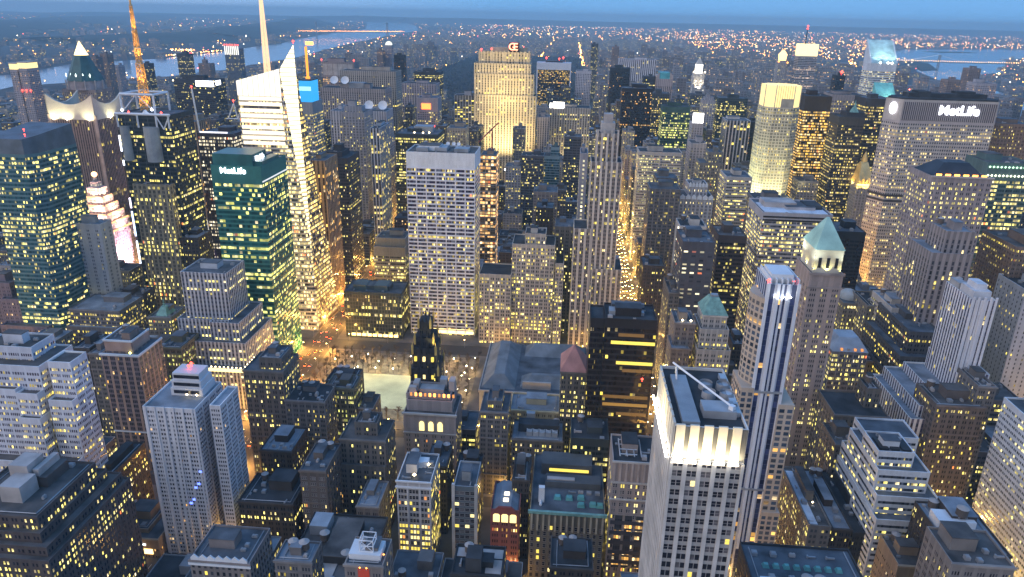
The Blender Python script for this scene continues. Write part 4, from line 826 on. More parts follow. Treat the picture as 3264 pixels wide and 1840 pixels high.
for x in (-9, -3, 3): box_part(r, 'plant_well', x-2.3, x+2.3, 8, 20, BY['banded_terraces'][1][8]['T'][2][4]-.9, BY['banded_terraces'][1][8]['T'][2][4]+.1, BLACK)
r, hw, dp, h, _ = L_('banded_roof')
box_part(r, 'snowy_roof', -hw+2, hw-4, 3, 40, h-.5, h+.1, plain('snow_roof', (.6, .66, .74), .8)); box_part(r, 'penthouse', -hw+6, 4, 22, 44, h, h+5, PALE); box_part(r, 'penthouse', hw-20, hw-5, 18, 40, h, h+4, ROOFS[0])
for z in (3.2, 6.4): box_part(r, 'dark_band', -hw+.3, hw-.3, -.2, .1, h-z-1.6, h-z, BLACK)
# library
r, hw, dp, h, _ = L_('library')
x0, x1 = -hw, hw
b = MB()
s_ = ST['library']
b.prism([(x0, 0), (x1, 0), (x1, dp), (x0, dp)], 0, h, bay=8, fl=9, tb=3); b.build('wall', facade('library'), r)
LEAD = plain('lead_roof', (.20, .215, .23), .75, 0, .2)
hip(r, 'hipped_roof', x0+1, x0+30, 4, dp-3, h+.02, h+9, 10, 10, LEAD); hip(r, 'hipped_roof', x0+34, x1-2, 8, 30, h+.03, h+8, 9, 9, LEAD); hip(r, 'hipped_roof', x0+34, x1-2, dp-26, dp-3, h+.03, h+8, 9, 9, LEAD); hip(r, 'hipped_roof', x1-22, x1-1, 31, dp-27, h+.04, h+7, 8, 2, LEAD)
box_part(r, 'roof', x0+.4, x1-.4, .4, dp-.4, h-.6, h+.01, ROOFS[1])
b = MB(); b.box(x0-.7, x1+.7, -.8, .2, h-2, h+.4); b.box(x0-.7, x0+.2, .2, dp, h-2, h+.4); b.build('cornice', STONE, r)
for s in (0, 1): b = MB(); X = x0+42+s*8; b.quad([(X-2, 7.8, h+.5), (X+2, 7.8, h+.5), (X+2, 7.8, h+4), (X, 7.8, h+5.6), (X-2, 7.8, h+4)]); b.build('arched_window', ORANGE, r)
box_part(r, 'court_wall', x0+36, x0+60, 6.2, 8, h-.5, h+6.5, STONE)
spot(r, (x0+40, -14, 3), (x0+50, 0, 14), 9000, (1, .66, .2), 120, 1, name='yard_lamp_light')
# dark slab: glowing floors, roof clutter
r, hw, dp, h, _ = L_('dark_slab')
for z, a, c, mt in ((10.2, -.45, .55, MATS['dim_amber'] if 'dim_amber' in MATS else emit('dim_amber', (1, .5, .1), .16)), (15.8, -.72, .99, PANES[2]), (30.5, -.46, .97, PANES[2]), (36, -.2, .95, emit('dim_amber', (1, .5, .1), .16)), (56, -.9, .9, MATS['dim_amber']), (62, -.88, .92, emit('mid_amber', (1, .52, .1), .32)), (69, -.3, .9, MATS['dim_amber']), (86, 0, .6, MATS['dim_amber']), (104, -.88, -.6, PANES[2]), (104, -.1, .2, PANES[2])):
    box_part(r, 'glowing_floor', hw*a, hw*c, -.22, -.05, h-z-2.3, h-z, mt)
for x0, x1, y0, y1, hh, mt in ((-14, -8, 8, 16, 2, METAL), (-5, -2, 10, 14, 2.6, plain('blue_box', (.05, .16, .42), .6)), (0, 3, 12, 15, 1.6, PALE), (5, 9, 9, 13, 1.2, METAL), (-12, 8, 18, 25, 3, ROOFS[1])): box_part(r, 'roof_unit', x0, x1, y0, y1, h-1, h+hh, mt)
red_lamps(r, [(hw*.62, -.6, h-44)], .9)
# gothic black and gold tower
r, hw, dp, h, row = L_('gothic'); h2 = row[8]['T'][0][4]
wl = MB(); gd = plain('gilded_cap', (.55, .40, .12), .5, .2)
TI = ((hw, 0, dp, h-12), (hw*.82, 1.5, dp-2, h+4), (hw*.66, 3, dp-4, h2), (hw*.42, 5, dp-7, h2+12))
for q, y0, y1, z in TI: wl.prism([(-q, y0), (q, y0), (q, y1), (-q, y1)], 0, z, bay=4, fl=3.8, tb=2.5, top=0)
wl.build('wall', facade('black'), r)
for q, y0, y1, z in TI:
    for sx in (-1, -.33, .33, 1):
        for y in (y0, y1):
            b = MB(); b.box(q*sx-.7, q*sx+.7, y-.7, y+.7, z-5, z+1.5); b.cone(q*sx, y, .7, 0, z+1.5, z+5, 4, rot=math.pi/4); b.build('pinnacle', gd if sx in (-1, 1) else BLACK, r)
for x, y, z in ((hw+3, 2, h-12), (hw*.9+2, -2, h+4), (-hw-3, 3, h-14), (hw*.5, -3, h2-8)): spot(r, (x, y, z), (hw*.45, 7, z+22), 5000, (1, .82, .28), 70, .5)
for z in (h-40, h-30, h-20, h-6): 
    for sx in (-.6, 0, .6): box_part(r, 'lit_window', hw*sx-.9, hw*sx+.9, -.2, .05 if z < h-12 else 1.6, z, z+3.2, PANES[2 if sx else 3])
# slim pyramid and hip roofs
def pyr(k, mt, zt, ix=.46, iy=.46, ov=.4, name='pyramid_roof', i=None):
    r, hw, dp, h, row = L_(k); b = MB(); b.frustum((-hw-ov, hw+ov, -ov, dp+ov), h+.05, (-hw*(1-2*ix), hw*(1-2*ix), dp*iy, dp*(1-iy)), zt); return b.build(name, mt, r)
pyr('pink_pyramid', plain('pink_tiles', (.40, .20, .18), .8), BY['pink_pyramid'][1][6]+15, .5, .48)
pyr('green_blunt', COPPER, BY['green_blunt'][1][6]+11, .32, .32)
r, hw, dp, h, _ = L_('green_blunt'); box_part(r, 'louvre_cap', -2.6, 2.6, dp*.4, dp*.6, h+10, h+12.5, METAL)
r, hw, dp, h, row = L_('green_pyramid')
b = MB(); q = hw*.84; b.box(-q, q, 2, dp-3, h-.5, h+15.5); b.build('lantern', plain('lantern_stone', (.55, .5, .4), .85), r)
for i in range(3): box_part(r, 'tall_window', -q*.6+i*q*.6-1, -q*.6+i*q*.6+1, 1.8, 2.05, h+3, h+10, PANES[0])
b = MB(); b.frustum((-q-.6, q+.6, 1.4, dp-2.4), h+15.5, (-.8, .8, dp*.47, dp*.53), h+34); b.build('pyramid_roof', plain('bright_copper', (.31, .49, .43), .6, 0, .15), r)
for x, y in ((-hw+.6, .6), (hw-.6, .6), (-hw+.7, dp-2), (0, .3), (-hw+.5, dp/2)): spot(r, (x, y, h+.5), (x*.7, 3 if y < 2 else y, h+14), 3200, (1, .92, .3), 110, .5)
for x, y in ((-hw, 0), (hw, 0), (-hw, dp)): spot(r, (x*1.6, y*1.2-6, h+8), (0, dp/2, h+24), 11000, (.86, 1, .88), 70, .6)
b = MB(); b.box(-hw-.7, hw+.7, -.9, .2, h-1.4, h+.2); b.box(-hw-.7, hw+.7, -.5, .1, h-11, h-9.8); b.build('cornice', plain('brown_stone', (.30, .25, .23), .85), r)
r, hw, dp, h, _ = L_('lincoln')
b = MB(); b.frustum((-hw+3, hw-5, 4, dp-3), h-.6, (-hw+14, hw-14, 14, dp-14), h+9); b.build('hipped_roof', plain('black_slate', (.03, .035, .045), .6), r)
for i in range(6): box_part(r, 'attic_light', -hw+5+i*7, -hw+9+i*7, 3.2, 3.8, h-.5, h+1.2, ORANGE)
b = MB(); b.box(-hw-.6, hw+.6, -.8, .2, h-1, h+.4); b.build('cornice', STONE, r)
pyr('mansard', plain('pale_slate', (.40, .43, .47), .8), BY['mansard'][1][6]+9, .22, .25, .2, 'mansard_roof')
r, hw, dp, h, _ = L_('mansard')
for i in range(4): box_part(r, 'dormer', -hw+6+i*5, -hw+7.6+i*5, .3, 2.5, h+.3, h+2.4, PANES[4] if i != 1 else PALE)
r, hw, dp, h, _ = L_('helmsley')
b = MB(); b.frustum((-hw-.4, hw+.4, -.4, dp+.4), h-.1, (-4, 4, dp*.42, dp*.58), h+26); b.cone(0, dp/2, 4, 3, h+26, h+33, 8); b.cone(0, dp/2, 3, 0, h+33, h+40, 8); b.build('gilded_roof', GOLDROOF, r)
for i in range(5): b = MB(); x = -hw+2+i*(2*hw-4)/4; b.box(x-1, x+1, -.6, .8, h, h+4+3*(i % 2)); b.build('dormer', GOLDROOF, r)
for x, y in ((-hw-4, -6), (0, -8), (hw+4, -6), (-hw-6, dp/2)): spot(r, (x, y, h-6), (0, dp/2, h+14), 26000, (1, .66, .16), 90, .6)
b = MB(); b.box(-hw-1, hw+1, -1.2, 0, h-2, h-.3); b.build('floodlight_ledge', emit('amber_ledge', (1, .62, .16), 4), r)
# pale deco and avenue towers
r, hw, dp, h, _ = L_('deco')
for i, x in enumerate((-hw+.8, -hw+4, 0, hw-4, hw-.8)): box_part(r, 'pier', x-.7, x+.7, -.5, .1, 60, h+2.2, plain('white_brick', (.66, .66, .70), .8, 0, .06))
box_part(r, 'crown_block', -hw+1.5, hw-3, 3, 20, h-1, h+5, plain('crown_white', (.6, .6, .63), .8)); box_part(r, 'crown_block', -hw+4, hw-5, 6, 18, h+5, h+9, MATS['crown_white']); box_part(r, 'penthouse', -hw+1, hw-9, 21, 34, h-1, h+4, CONC)
r, hw, dp, h, _ = L_('fifth')
for t_, z in ((hw, h),):
    for x in (-hw+1, -hw*.33, hw*.33, hw-1): box_part(r, 'pinnacle', x-.8, x+.8, -.4, 1.2, h-3, h+3.5, STONE)
box_part(r, 'crown_block', -hw*.62, hw*.62, 4, dp-4, h-1, h+9, plain('crown_stone_pale', (.5, .46, .43), .85)); box_part(r, 'crown_block', -hw*.4, hw*.4, 6, dp-6, h+9, h+17, PALE)
for i in range(5): x = -hw+1+i*(2*hw-2)/4; box_part(r, 'pier', x-.6, x+.6, -.45, .1, 35, h-2, plain('pale_limestone', (.56, .50, .45), .85, 0, .08))
r, hw, dp, h, row = L_('french')
for (a, c, y, z) in ((-hw, hw, 0, h), (row[8]['T'][0][0]-(row[2]+row[3])/2, row[8]['T'][0][1]-(row[2]+row[3])/2, row[8]['T'][0][2]-row[4], row[8]['T'][0][4])):
    n = 6
    for i in range(n):
        x = a+(i+.5)*(c-a)/n; b = MB(); q = (c-a)/n*.42; b.quad([(x-q, y-.5, z-3), (x+q, y-.5, z-3), (x+q, y-.5, z), (x, y-.5, z+2.6), (x-q, y-.5, z)]); b.quad([(x+q, y+.3, z-3), (x-q, y+.3, z-3), (x-q, y+.3, z), (x, y+.3, z+2.6), (x+q, y+.3, z)]); b.build('crenel', WHITE, r)
r, hw, dp, h, _ = L_('blank_box'); box_part(r, 'end_sign', -hw-.5, -hw-.2, 3, 9, h-15, h-3, emit('lit_billboard', (1, .95, .7), 2.2)); roof_lamps(r, [(-hw-.8, 2, h-12), (-hw-.8, 6, h-14)], WARM, .8, 'sign_lamp')
r, hw, dp, h, _ = L_('blue_stripe')
for s in (-1, 1):
    x = s*(hw-.5)
    b = MB(); n = 8; pts = [(x+s*5.6*math.sin(math.pi*i/n)*1, 1+24*i/n) for i in range(n+1)]
    if s < 0: pts = pts[::-1]
    pts = pts if s > 0 else pts
    b.prism(pts, 0, h-9, bay=3.2, fl=3.4, tb=2, top=0); 
    b.build('curved_bay', facade('baytan'), r)
for i in range(4): x = -hw+.0+i*hw*2/3*1.0; box_part(r, 'white_rib', x-.8, x+.8, -.8, .15, 30, h+.4, plain('rib_white', (.70, .71, .75), .6, 0, .03))
for z in (h-62, h-124): box_part(r, 'belt', -hw-.3, hw+.3, -1, -.1, z, z+1.2, METAL)
for i in range(3): roof_lamps(r, [(-hw*.5+i*hw*.5, -1.2, h-7.5)], emit('white_lamp', (.95, .97, 1), 14), .7, 'crown_lamp')
spot(r, (0, -4, h-9), (0, 0, h), 2500, (.9, .95, 1), 120); box_part(r, 'penthouse', -hw+2, hw-2, 4, 20, h-1, h+4, WHITE)
for a_, c_, z_ in ((-hw-6.5, -hw+.4, 136), (hw-.4, hw+8, 127), (-hw-9, -hw+.3, 60), (hw-.3, hw+10, 58)):
    b = MB(); b.box(a_, c_, -1.4-(z_ < 100), 20, 0, z_, 0, bay=3.4, fl=3.5, tb=2); b.build('shoulder_wing', facade('baytan'), r)
for i in range(6): box_part(r, 'roof_fin', -hw+1+i*2.8, -hw+1.6+i*2.8, 1, 24, h-1, h+2.4, WHITE)
red_lamps(r, [(-hw, 2, h), (hw*.7, 2, h)], .8)
# silver stepped tower: terrace lamps; green tower: signs
r, hw, dp, h, row = L_('silver')
a, c, y, y1, z = row[8]['T'][3]; a -= (row[2]+row[3])/2; c -= (row[2]+row[3])/2; y -= row[4]
for i in range(8): roof_lamps(r, [(c-2-i*3.6, y-.8, z+.4)], WARM, .75, 'terrace_lamp')
for i in range(5): roof_lamps(r, [(c+.8, y+2+i*4.5, z+.4)], WARM, .75, 'terrace_lamp')
box_part(r, 'lit_terrace', c-30, c+.6, y-1.1, y+.05, z-2.6, z-.2, emit('terrace_glow', (1, .74, .3), 2.0))
r, hw, dp, h, row = L_('green_tower')
GP = plain('teal_panel', (.03, .15, .14), .35)
b = MB(); b.box(-hw+.5, hw*.62, 4, 34, h-1, h+9); b.box(hw*.62, hw-1, 6, 44, h-1, h+3); b.build('screen_wall', GP, r)
box_part(r, 'roof_deck', -hw+2, hw*.5, 36, dp-2, h-.7, h+3, ROOFS[1])
text(r, 'sign_lettering', 'MetLife', 7.2, (-hw*.12, -.35, h-4.6), (math.pi/2, 0, 0), SIGNW, .2, 1.05); text(r, 'sign_lettering', 'MetLife', 6, (hw*.62+.35, 19, h+4.4), (math.pi/2, 0, math.pi/2), SIGNW, .2)
b = MB(); b.box(hw-.2, hw+.5, 1, dp-1, h-14, h-13); b.build('lit_edge', emit('edge_white', (.9, .95, 1), .8), r)
for i in range(9): u = link('roof_unit', UNITS[i], r, (-hw+5+i*3.2, 40+(i*7) % 14, h+3)); u.scale = (1.3, 1.3, 2)
# teal tower with sloping crown
r, hw, dp, h, row = L_('teal_tower')
s = ST['squaretower']; wl = MB(); P = [(-hw, 0), (hw*.72, 0), (hw, 10), (hw, dp), (-hw, dp)]
wl.prism(P, 0, h, bay=s[0], fl=s[5], tb=s[6]); wl.build('wall', facade('squaretower'), r)
b = MB(); Z = [h+.05, h+.05, h+7, h+16, h+16]; TP = [(x*.97, y*.96+1, z) for (x, y), z in zip(P, (h+13, h+13, h+15, h+19, h+19))]
for i in range(5): k = (i+1) % 5; b.quad([(*P[i], h+.02), (*P[k], h+.02), TP[k], TP[i]])
b.quad(TP); b.build('sloping_crown', plain('slate_panel', (.10, .13, .16), .6), r); red_lamps(r, [(hw*.7, 6, h+15), (hw*.2, 20, h+17)], 1)
# winged tower
r, hw, dp, h, row = L_('winged')
LS = plain('limestone_wing', (.55, .50, .42), .85, 0, .08)
for x0, x1, hi in ((-hw, 0, -1), (0, hw, 1)):
    b = MB(); q = lambda x: 17+12*abs(x/hw)**2
    xs = [x0+(x1-x0)*i/5 for i in range(6)]
    for i in range(5):
        a, c = xs[i], xs[i+1]; b.quad([(a, -.6, h-.5), (c, -.6, h-.5), (c, -.6, h+q(c)), (a, -.6, h+q(a))]); b.quad([(c, 2.4, h-.5), (a, 2.4, h-.5), (a, 2.4, h+q(a)), (c, 2.4, h+q(c))]); b.quad([(a, -.6, h+q(a)), (c, -.6, h+q(c)), (c, 2.4, h+q(c)), (a, 2.4, h+q(a))])
    for X in (x0, x1): b.quad([(X, -.6, h-.5), (X, -.6, h+q(X)), (X, 2.4, h+q(X)), (X, 2.4, h-.5)])
    b.build('stone_wing', LS, r)
for X in (-hw, hw):
    b = MB()
    for i in range(5):
        a, c = dp*i/5, dp*(i+1)/5; q = lambda y: 16+11*abs(2*y/dp-1)**2
        b.quad([(X+.5, a, h-.5), (X+.5, c, h-.5), (X+.5, c, h+q(c)), (X+.5, a, h+q(a))]); b.quad([(X-1.5, c, h-.5), (X-1.5, a, h-.5), (X-1.5, a, h+q(a)), (X-1.5, c, h+q(c))]); b.quad([(X+.5, a, h+q(a)), (X+.5, c, h+q(c)), (X-1.5, c, h+q(c)), (X-1.5, a, h+q(a))])
    b.build('stone_wing', LS, r)
for x in (-hw*.78, -.2*hw, hw*.78):
    spot(r, (x, -9, h-2), (x, 0, h+9), 16000, (1, .93, .55), 110, .8); b = MB(); b.octa((x, -1.6, h+1), 2.2 if abs(x) > 1 else 1.3, 0); b.build('floodlight', LENS, r)
spot(r, (hw+9, dp*.5, h-2), (hw, dp*.5, h+9), 14000, (1, .93, .55), 110, .8); b = MB(); b.octa((hw+2, dp*.45, h+1), 2.2); b.build('floodlight', LENS, r)
for x in (-hw, hw*1.0): box_part(r, 'corner_pier', x-1.6, x+1.6, -.8, 1.5, 0, h+5, plain('pier_tan', (.36, .28, .24), .85))
# glass tower with the orange mast
r, hw, dp, h, row = L_('mast_tower')
ox, oy = (row[2]+row[3])/2, row[4]; mx_, my_ = -428-ox, 724-oy
OM = plain('orange_steel', (.74, .40, .11), .5); 
def lattice(name, parent, cx, cy, z0, z1, w0, w1, n, mt, rr=.3):
    b = MB()
    for i in range(n):
        f0, f1 = i/n, (i+1)/n; a, c = w0+(w1-w0)*f0, w0+(w1-w0)*f1; za, zc = z0+(z1-z0)*f0, z0+(z1-z0)*f1
        A = [(cx+sx*a, cy+sy*a, za) for sx, sy in ((-1, -1), (1, -1), (1, 1), (-1, 1))]; D = [(cx+sx*c, cy+sy*c, zc) for sx, sy in ((-1, -1), (1, -1), (1, 1), (-1, 1))]
        for q in range(4):
            e = (q+1) % 4; b.bar(A[q], D[q], rr); b.bar(A[q], D[e], rr*.7); b.bar(A[e], D[q], rr*.7); b.bar(D[q], D[e], rr*.8)
    return b.build(name, mt, parent)
lattice('mast_section', r, mx_, my_, h, h+46, 3.6, 2.4, 9, OM, .34); lattice('mast_section', r, mx_, my_, h+46, h+78, 2.0, 1.5, 8, OM, .28); lattice('mast_section', r, mx_, my_, h+78, h+100, 1.3, .9, 7, OM, .25)
b = MB(); b.cone(mx_, my_, 0.8, .5, h+100, h+119, 10); b.cone(mx_, my_, .6, .3, h+119, h+135, 8); b.build('mast_tip', plain('mast_white', (.66, .6, .5), .5), r)
b = MB(); b.cone(mx_, my_, 1.0, .9, h+99, h+112, 10); b.build('mast_collar', plain('mast_orange_pale', (.72, .45, .2), .5), r)
for z in (20, 45, 60, 77, 99): b = MB(); q = 4-z*.028; b.box(mx_-q, mx_+q, my_-q, my_+q, h+z, h+z+.8); b.build('mast_platform', METAL, r)
for z, q in ((8, 9), (30, 8), (55, 7), (80, 6)):
    for s in (-1, 1): spot(r, (mx_+s*q, my_-q, h+z-8), (mx_, my_, h+z+14), 30000, (1, .62, .2), 60, .3, name='mast_floodlight')
b = MB()
for sx in (-1, 1):
    for y in (my_-14, my_+14): b.bar((mx_+sx*17, y, h-2), (mx_+sx*17, y, h+17), .8)
for y in (my_-14, my_+14): b.bar((mx_-17, y, h+17), (mx_+17, y, h+17), .9)
for sx in (-1, 1): b.bar((mx_+sx*17, my_-14, h+17), (mx_+sx*17, my_+14, h+17), .9); b.bar((mx_+sx*17, my_-14, h), (mx_, my_-14, h+17), .4)
b.build('roof_frame', WHITE, r)
b = MB(); b.bar((-hw-1, -1.5, h), (hw+1, -1.5, h), .9)
for x in (-hw+1, -hw*.2, hw*.5, hw-1): b.bar((x, -1.5, h), (x, -1.5, h-13), .7)
b.bar((hw*.5, -1.5, h-1), (hw*.75, -1.5, h-14), .5); b.bar((hw, -1.5, h-1), (hw*.75, -1.5, h-14), .5); b.build('sign_frame', WHITE, r)
for x, w2 in ((-hw*.86, 5), (hw*.1, 8)):
    b = MB(); b.cone(x+w2/2, .5, w2, w2, h-46, h-12, 14); b.build('round_bay', plain('louvred_grey', (.30, .32, .34), .5), r)
roof_lamps(r, [(-hw*.8, 2, h+2), (hw*.28, 4, h+3)], emit('bluewhite_lamp', (.8, .88, 1), 12), 1.6); red_lamps(r, [(-hw*.5, -1, h), (hw*.7, 0, h)], 1.2)
b = MB(); b.cone(0, 5, 3.4, 1, h-.3, h+3.5, 14); b.build('satellite_dish', WHITE, r)
# bright slabs, signs and roof lights
r, hw, dp, h, _ = L_('sign_tower'); box_part(r, 'roof_sign', hw*.1, hw*.98, -.6, -.2, h-12, h-2, SIGNW); box_part(r, 'roof_sign', hw+.2, hw+.6, 6, dp*.55, h-10, h-2, SIGNW)
for x in (-hw, hw): roof_lamps(r, [(x, -.5, h-4)], WARM, 1.4)
r, hw, dp, h, _ = L_('dishes1')
for x in (.05, .28): dish(r, -hw+2*hw*(.17+x*.72), 8, h+4, 7); 
box_part(r, 'penthouse', -10, 16, 12, 34, h-1, h+8, CONC)
r, hw, dp, h, _ = L_('dishes2'); dish(r, -hw+3.5, 4, h, 7); dish(r, hw-6, 6, h, 7)
r, hw, dp, h, _ = L_('panels')
for i in range(6): box_part(r, 'white_panel', -hw+2+i*(2*hw-4)/6, -hw+1+(i+1)*(2*hw-4)/6, -.5, -.1, h-27, h-4, PALE)
red_lamps(r, [(-hw, 0, h+1), (hw, 0, h+1)], 2)
r, hw, dp, h, _ = L_('red_sign'); box_part(r, 'red_sign', -hw*.6, hw*.3, -.7, -.2, h-20, h-10, emit('red_sign_light', (1, .16, .03), 4))
r, hw, dp, h, _ = L_('blue_roof'); roof_lamps(r, [(-4, 6, h), (8, 6, h), (16, 9, h)], WARM, 1.3); box_part(r, 'penthouse', -8, 18, 24, 44, h-1, h+7, METAL); red_lamps(r, [(20, 30, h+6)], .8)
r, hw, dp, h, _ = L_('cyan')
box_part(r, 'cyan_cube', -hw+.4, hw-.4, .5, dp*.7, h-28+28.5-.3, h+26, emit('cyan_panel', (.02, .38, .95), 1.0)); box_part(r, 'bright_band', -hw+.4, hw-.4, .2, .5, h+14, h+19, emit('cyan_bright', (.35, .75, 1), 1.3)); box_part(r, 'cube_roof', -hw, hw, .1, dp*.7+.5, h+26, h+27.5, BLACK)
b = MB(); b.bar((0, 14, h+27), (0, 14, h+66), 1.1); b.box(-2.4, 2.4, 12, 15, h+27.5, h+30); b.build('orange_mast', emit('orange_mast_light', (1, .34, .03), 1.6), r); box_part(r, 'mast_sign', .5, 10, 12, 14, h+68, h+72, ORANGE)
r, hw, dp, h, row = L_('gold')
for s, t_ in ((-.02, 'G'), (.16, 'E')): text(r, 'roof_letter', t_, 16, (hw*(.3+s*.75), 3, h+8), (math.pi/2, 0, 0), emit('letter_red_white', (1, .26, .14), 4.5), .8)
box_part(r, 'roof_sign_frame', hw*.16, hw*.56, 5, 9, h-1, h+15, BLACK); red_lamps(r, [(-hw*.9, 3, h), (-hw*.5, 3, h+1)], 2)
box_part(r, 'penthouse', -hw*.6, hw*.85, 14, 28, h-1, h+7, plain('gold_stone', (.5, .42, .31), .85))
for i in range(13): x = -hw+2+i*(2*hw-4)/12; box_part(r, 'pier', x-1, x+1, -.7, .1, 60, h+(1.5 if i % 3 else 3), MATS['gold_stone'])
FW = (1, .78, .36)
for i in range(5):
    x = -hw*.8+i*hw*.4; spot(r, (x, -50, 74), (x*.8, 0, h-105), 300000, FW, 84, 2, .9)
for i in range(3): x = -hw*.3+i*hw*.35; spot(r, (x, -110, 108), (x, 0, h-35), 470000, FW, 46, 2, .9)
for x in (hw*.95, hw*.2): b = MB(); b.octa((x, -28, 72), 3); b.build('floodlight', LENS, r)
r, hw, dp, h, _ = L_('grace')
for i in range(8): x = -hw+i*2*hw/7; box_part(r, 'pier', max(-hw, x-.55), min(hw, x+.55), -.55, .05, 3, h-15, plain('travertine', (.72, .72, .78), .7, 0, .05))
for k_ in range(44): z = h-15.5-k_*4.0; box_part(r, 'floor_band', -hw+.1, hw-.1, -.42, .03, z-.75, z+.75, MATS['travertine'])
box_part(r, 'lit_base', -hw+20, hw-1.5, -.3, -.1, 2, 7.2, SHOP)
for x0, x1, y0, y1 in ((-26, -14, 10, 30), (-8, 4, 14, 34), (12, 26, 10, 24)): box_part(r, 'roof_plant', x0, x1, y0, y1, h-1, h+2.4, METAL)
for x in (2, 8, 13): dish(r, x, 34, h+1, 2)
r, hw, dp, h, _ = L_('park_glass')
for i in range(9): box_part(r, 'shopfront', -hw+6+i*5.6, -hw+10.4+i*5.6, -.3, -.05, 2.2, 5.2, SHOP)
for x in (-16, 6): box_part(r, 'penthouse', x-6, x+8, 8, 26, h-1, h+4.5, plain('pent_green', (.12, .15, .15), .6))
r, hw, dp, h, _ = L_('construct')
b = MB(); b.bar((3, 10, h-2), (3, 10, h+26), .6); b.bar((-12, 10, h+12), (10, 10, h+34), .5); b.build('tower_crane', plain('crane_red', (.25, .06, .06), .6), r)
for i in range(12): roof_lamps(r, [(-hw-.6, -.5, 30+i*12)], ORANGE, 1, 'work_lamp')
for i in range(22): box_part(r, 'open_floor_slab', -hw-.5, hw+.5, -.6, 20, 20+i*7.2, 20.9+i*7.2, CONC)
r, hw, dp, h, _ = L_('white_sign')
b = MB(); b.box(-hw*.84, -hw*.3, -.8, .4, h-1, h+9); b.build('roof_sign', emit('blazing_white', (1, .95, .86), 7), r); b = MB(); b.box(-hw+.2, -hw*.9, -.8, .4, h-1, h+7); b.build('roof_sign', MATS['blazing_white'], r)
for x, z in ((hw*.38, 6), (hw*.1, 5)): spot(r, (x, -18, 60), (x, 0, 90), 60000, FW, 100, 1)
r, hw, dp, h, _ = L_('frame')
FR = plain('frame_white', (.64, .65, .70), .7, 0, .04)
b = MB(); b.box(-hw-3, -hw-.2, -2, 38, 0, h+2); b.build('side_frame', FR, r); b = MB(); b.box(hw+.2, hw+3, -2, 38, 0, h+2); b.build('side_frame', FR, r); b = MB(); b.box(-hw-.2, hw+.2, -1.8, 38, h-15, h+1.8); b.build('top_frame', FR, r)
red_lamps(r, [(-hw*.5, 20, h+8), (hw*.3, 22, h+6), (hw*.55, 20, h+9)], 2.6)
r, hw, dp, h, _ = L_('sony')
b = MB(); b.quad([(-hw, -.3, h-.5), (-hw*.62, -.3, h-.5), (-hw*.62, -.3, h+16), (-hw, -.3, h+4)]); b.quad([(hw*.62, -.3, h-.5), (hw, -.3, h-.5), (hw, -.3, h+4), (hw*.62, -.3, h+16)]); b.box(-hw*.98, -hw*.62, 0, dp, h-.5, h+8); b.box(hw*.62, hw*.98, 0, dp, h-.5, h+8); b.build('pediment', plain('pink_granite', (.42, .34, .33), .8), r)
box_part(r, 'roof_recess', -hw*.6, hw*.6, 1, dp, h-1, h+14, plain('teal_roof_metal', (.10, .42, .46), .5))
r, hw, dp, h, row = L_('lantern')
LB_ = emit('lantern_glow', (1, .93, .8), 3.0)
b = MB(); b.box(-hw*.6, hw*.6, 5, 21, h-1, h+20); b.build('lantern', LB_, r); b = MB(); b.frustum((-hw*.6, hw*.6, 5, 21), h+20, (-1, 1, 12, 14), h+34); b.build('spire', plain('pale_spire', (.6, .56, .5), .7), r)
for x in (-hw, hw): roof_lamps(r, [(x, 0, h+2)], WARM, 2.2); 
for i in range(4):
    for x in (-hw*.5, hw*.4): roof_lamps(r, [(x, -1, h-18-i*9)], WARM, 1.3, 'facade_lamp')
spot(r, (0, -18, h-40), (0, 0, h-10), 60000, (1, .85, .6), 80, 1)
r, hw, dp, h, _ = L_('white_box'); box_part(r, 'roof_sign', -hw*.9, hw*1.05, 2, 6, h+1, h+15, MATS['blazing_white'])
r, hw, dp, h, row = L_('green_spire'); T = row[8]['T'][0]; b = MB(); cx_ = (T[0]+T[1])/2-(row[2]+row[3])/2; b.frustum((cx_-5, cx_+5, 10, 20), T[4]-1, (cx_-2, cx_+2, 13, 17), T[4]+6); b.cone(cx_, 15, 2, 0, T[4]+6, T[4]+16, 8); b.build('spire', COPPER, r)
r, hw, dp, h, _ = L_('teal_roof')
b = MB(); TG = plain('teal_glass_roof', (.2, .55, .5), .4); b.quad([(-hw, 0, h), (hw, 0, h), (hw, dp, h+26), (-hw, dp, h+26)]); b.quad([(hw, 0, h), (hw, dp, h), (hw, dp, h+26)]); b.quad([(-hw, dp, h), (-hw, 0, h), (-hw, dp, h+26)]); b.quad([(hw, dp, h), (-hw, dp, h), (-hw, dp, h+26), (hw, dp, h+26)]); b.build('sloped_roof', TG, r); spot(r, (hw*.5, -14, h+2), (0, dp/2, h+12), 30000, (.9, 1, .85), 80, 1)
r, hw, dp, h, _ = L_('sloped')
b = MB(); SM = plain('silver_panel', (.62, .66, .70), .45, .1, .05)
b.quad([(-hw, 0, h), (hw, 0, h), (hw, dp, h+44), (-hw, dp, h+44)], 1); b.quad([(hw, 0, h), (hw, dp, h), (hw, dp, h+44)]); b.quad([(-hw, dp, h), (-hw, 0, h), (-hw, dp, h+44)]); b.quad([(hw, dp, h), (-hw, dp, h), (-hw, dp, h+44), (hw, dp, h+44)])
b.build('sloped_roof', [SM, plain('roof_blue_green', (.40, .58, .60), .45)], r)
b = MB(); b.box(-hw-.6, -hw, -.4, dp, h-1, h+.1); b.quad([(-hw-1, -.2, h+1), (-hw+1.5, -.2, h+1), (-hw+1.5, dp, h+46), (-hw-1, dp, h+46)]); b.quad([(hw-1.5, -.2, h+1), (hw+1, -.2, h+1), (hw+1, dp, h+46), (hw-1.5, dp, h+46)]); b.build('roof_edge', SM, r)
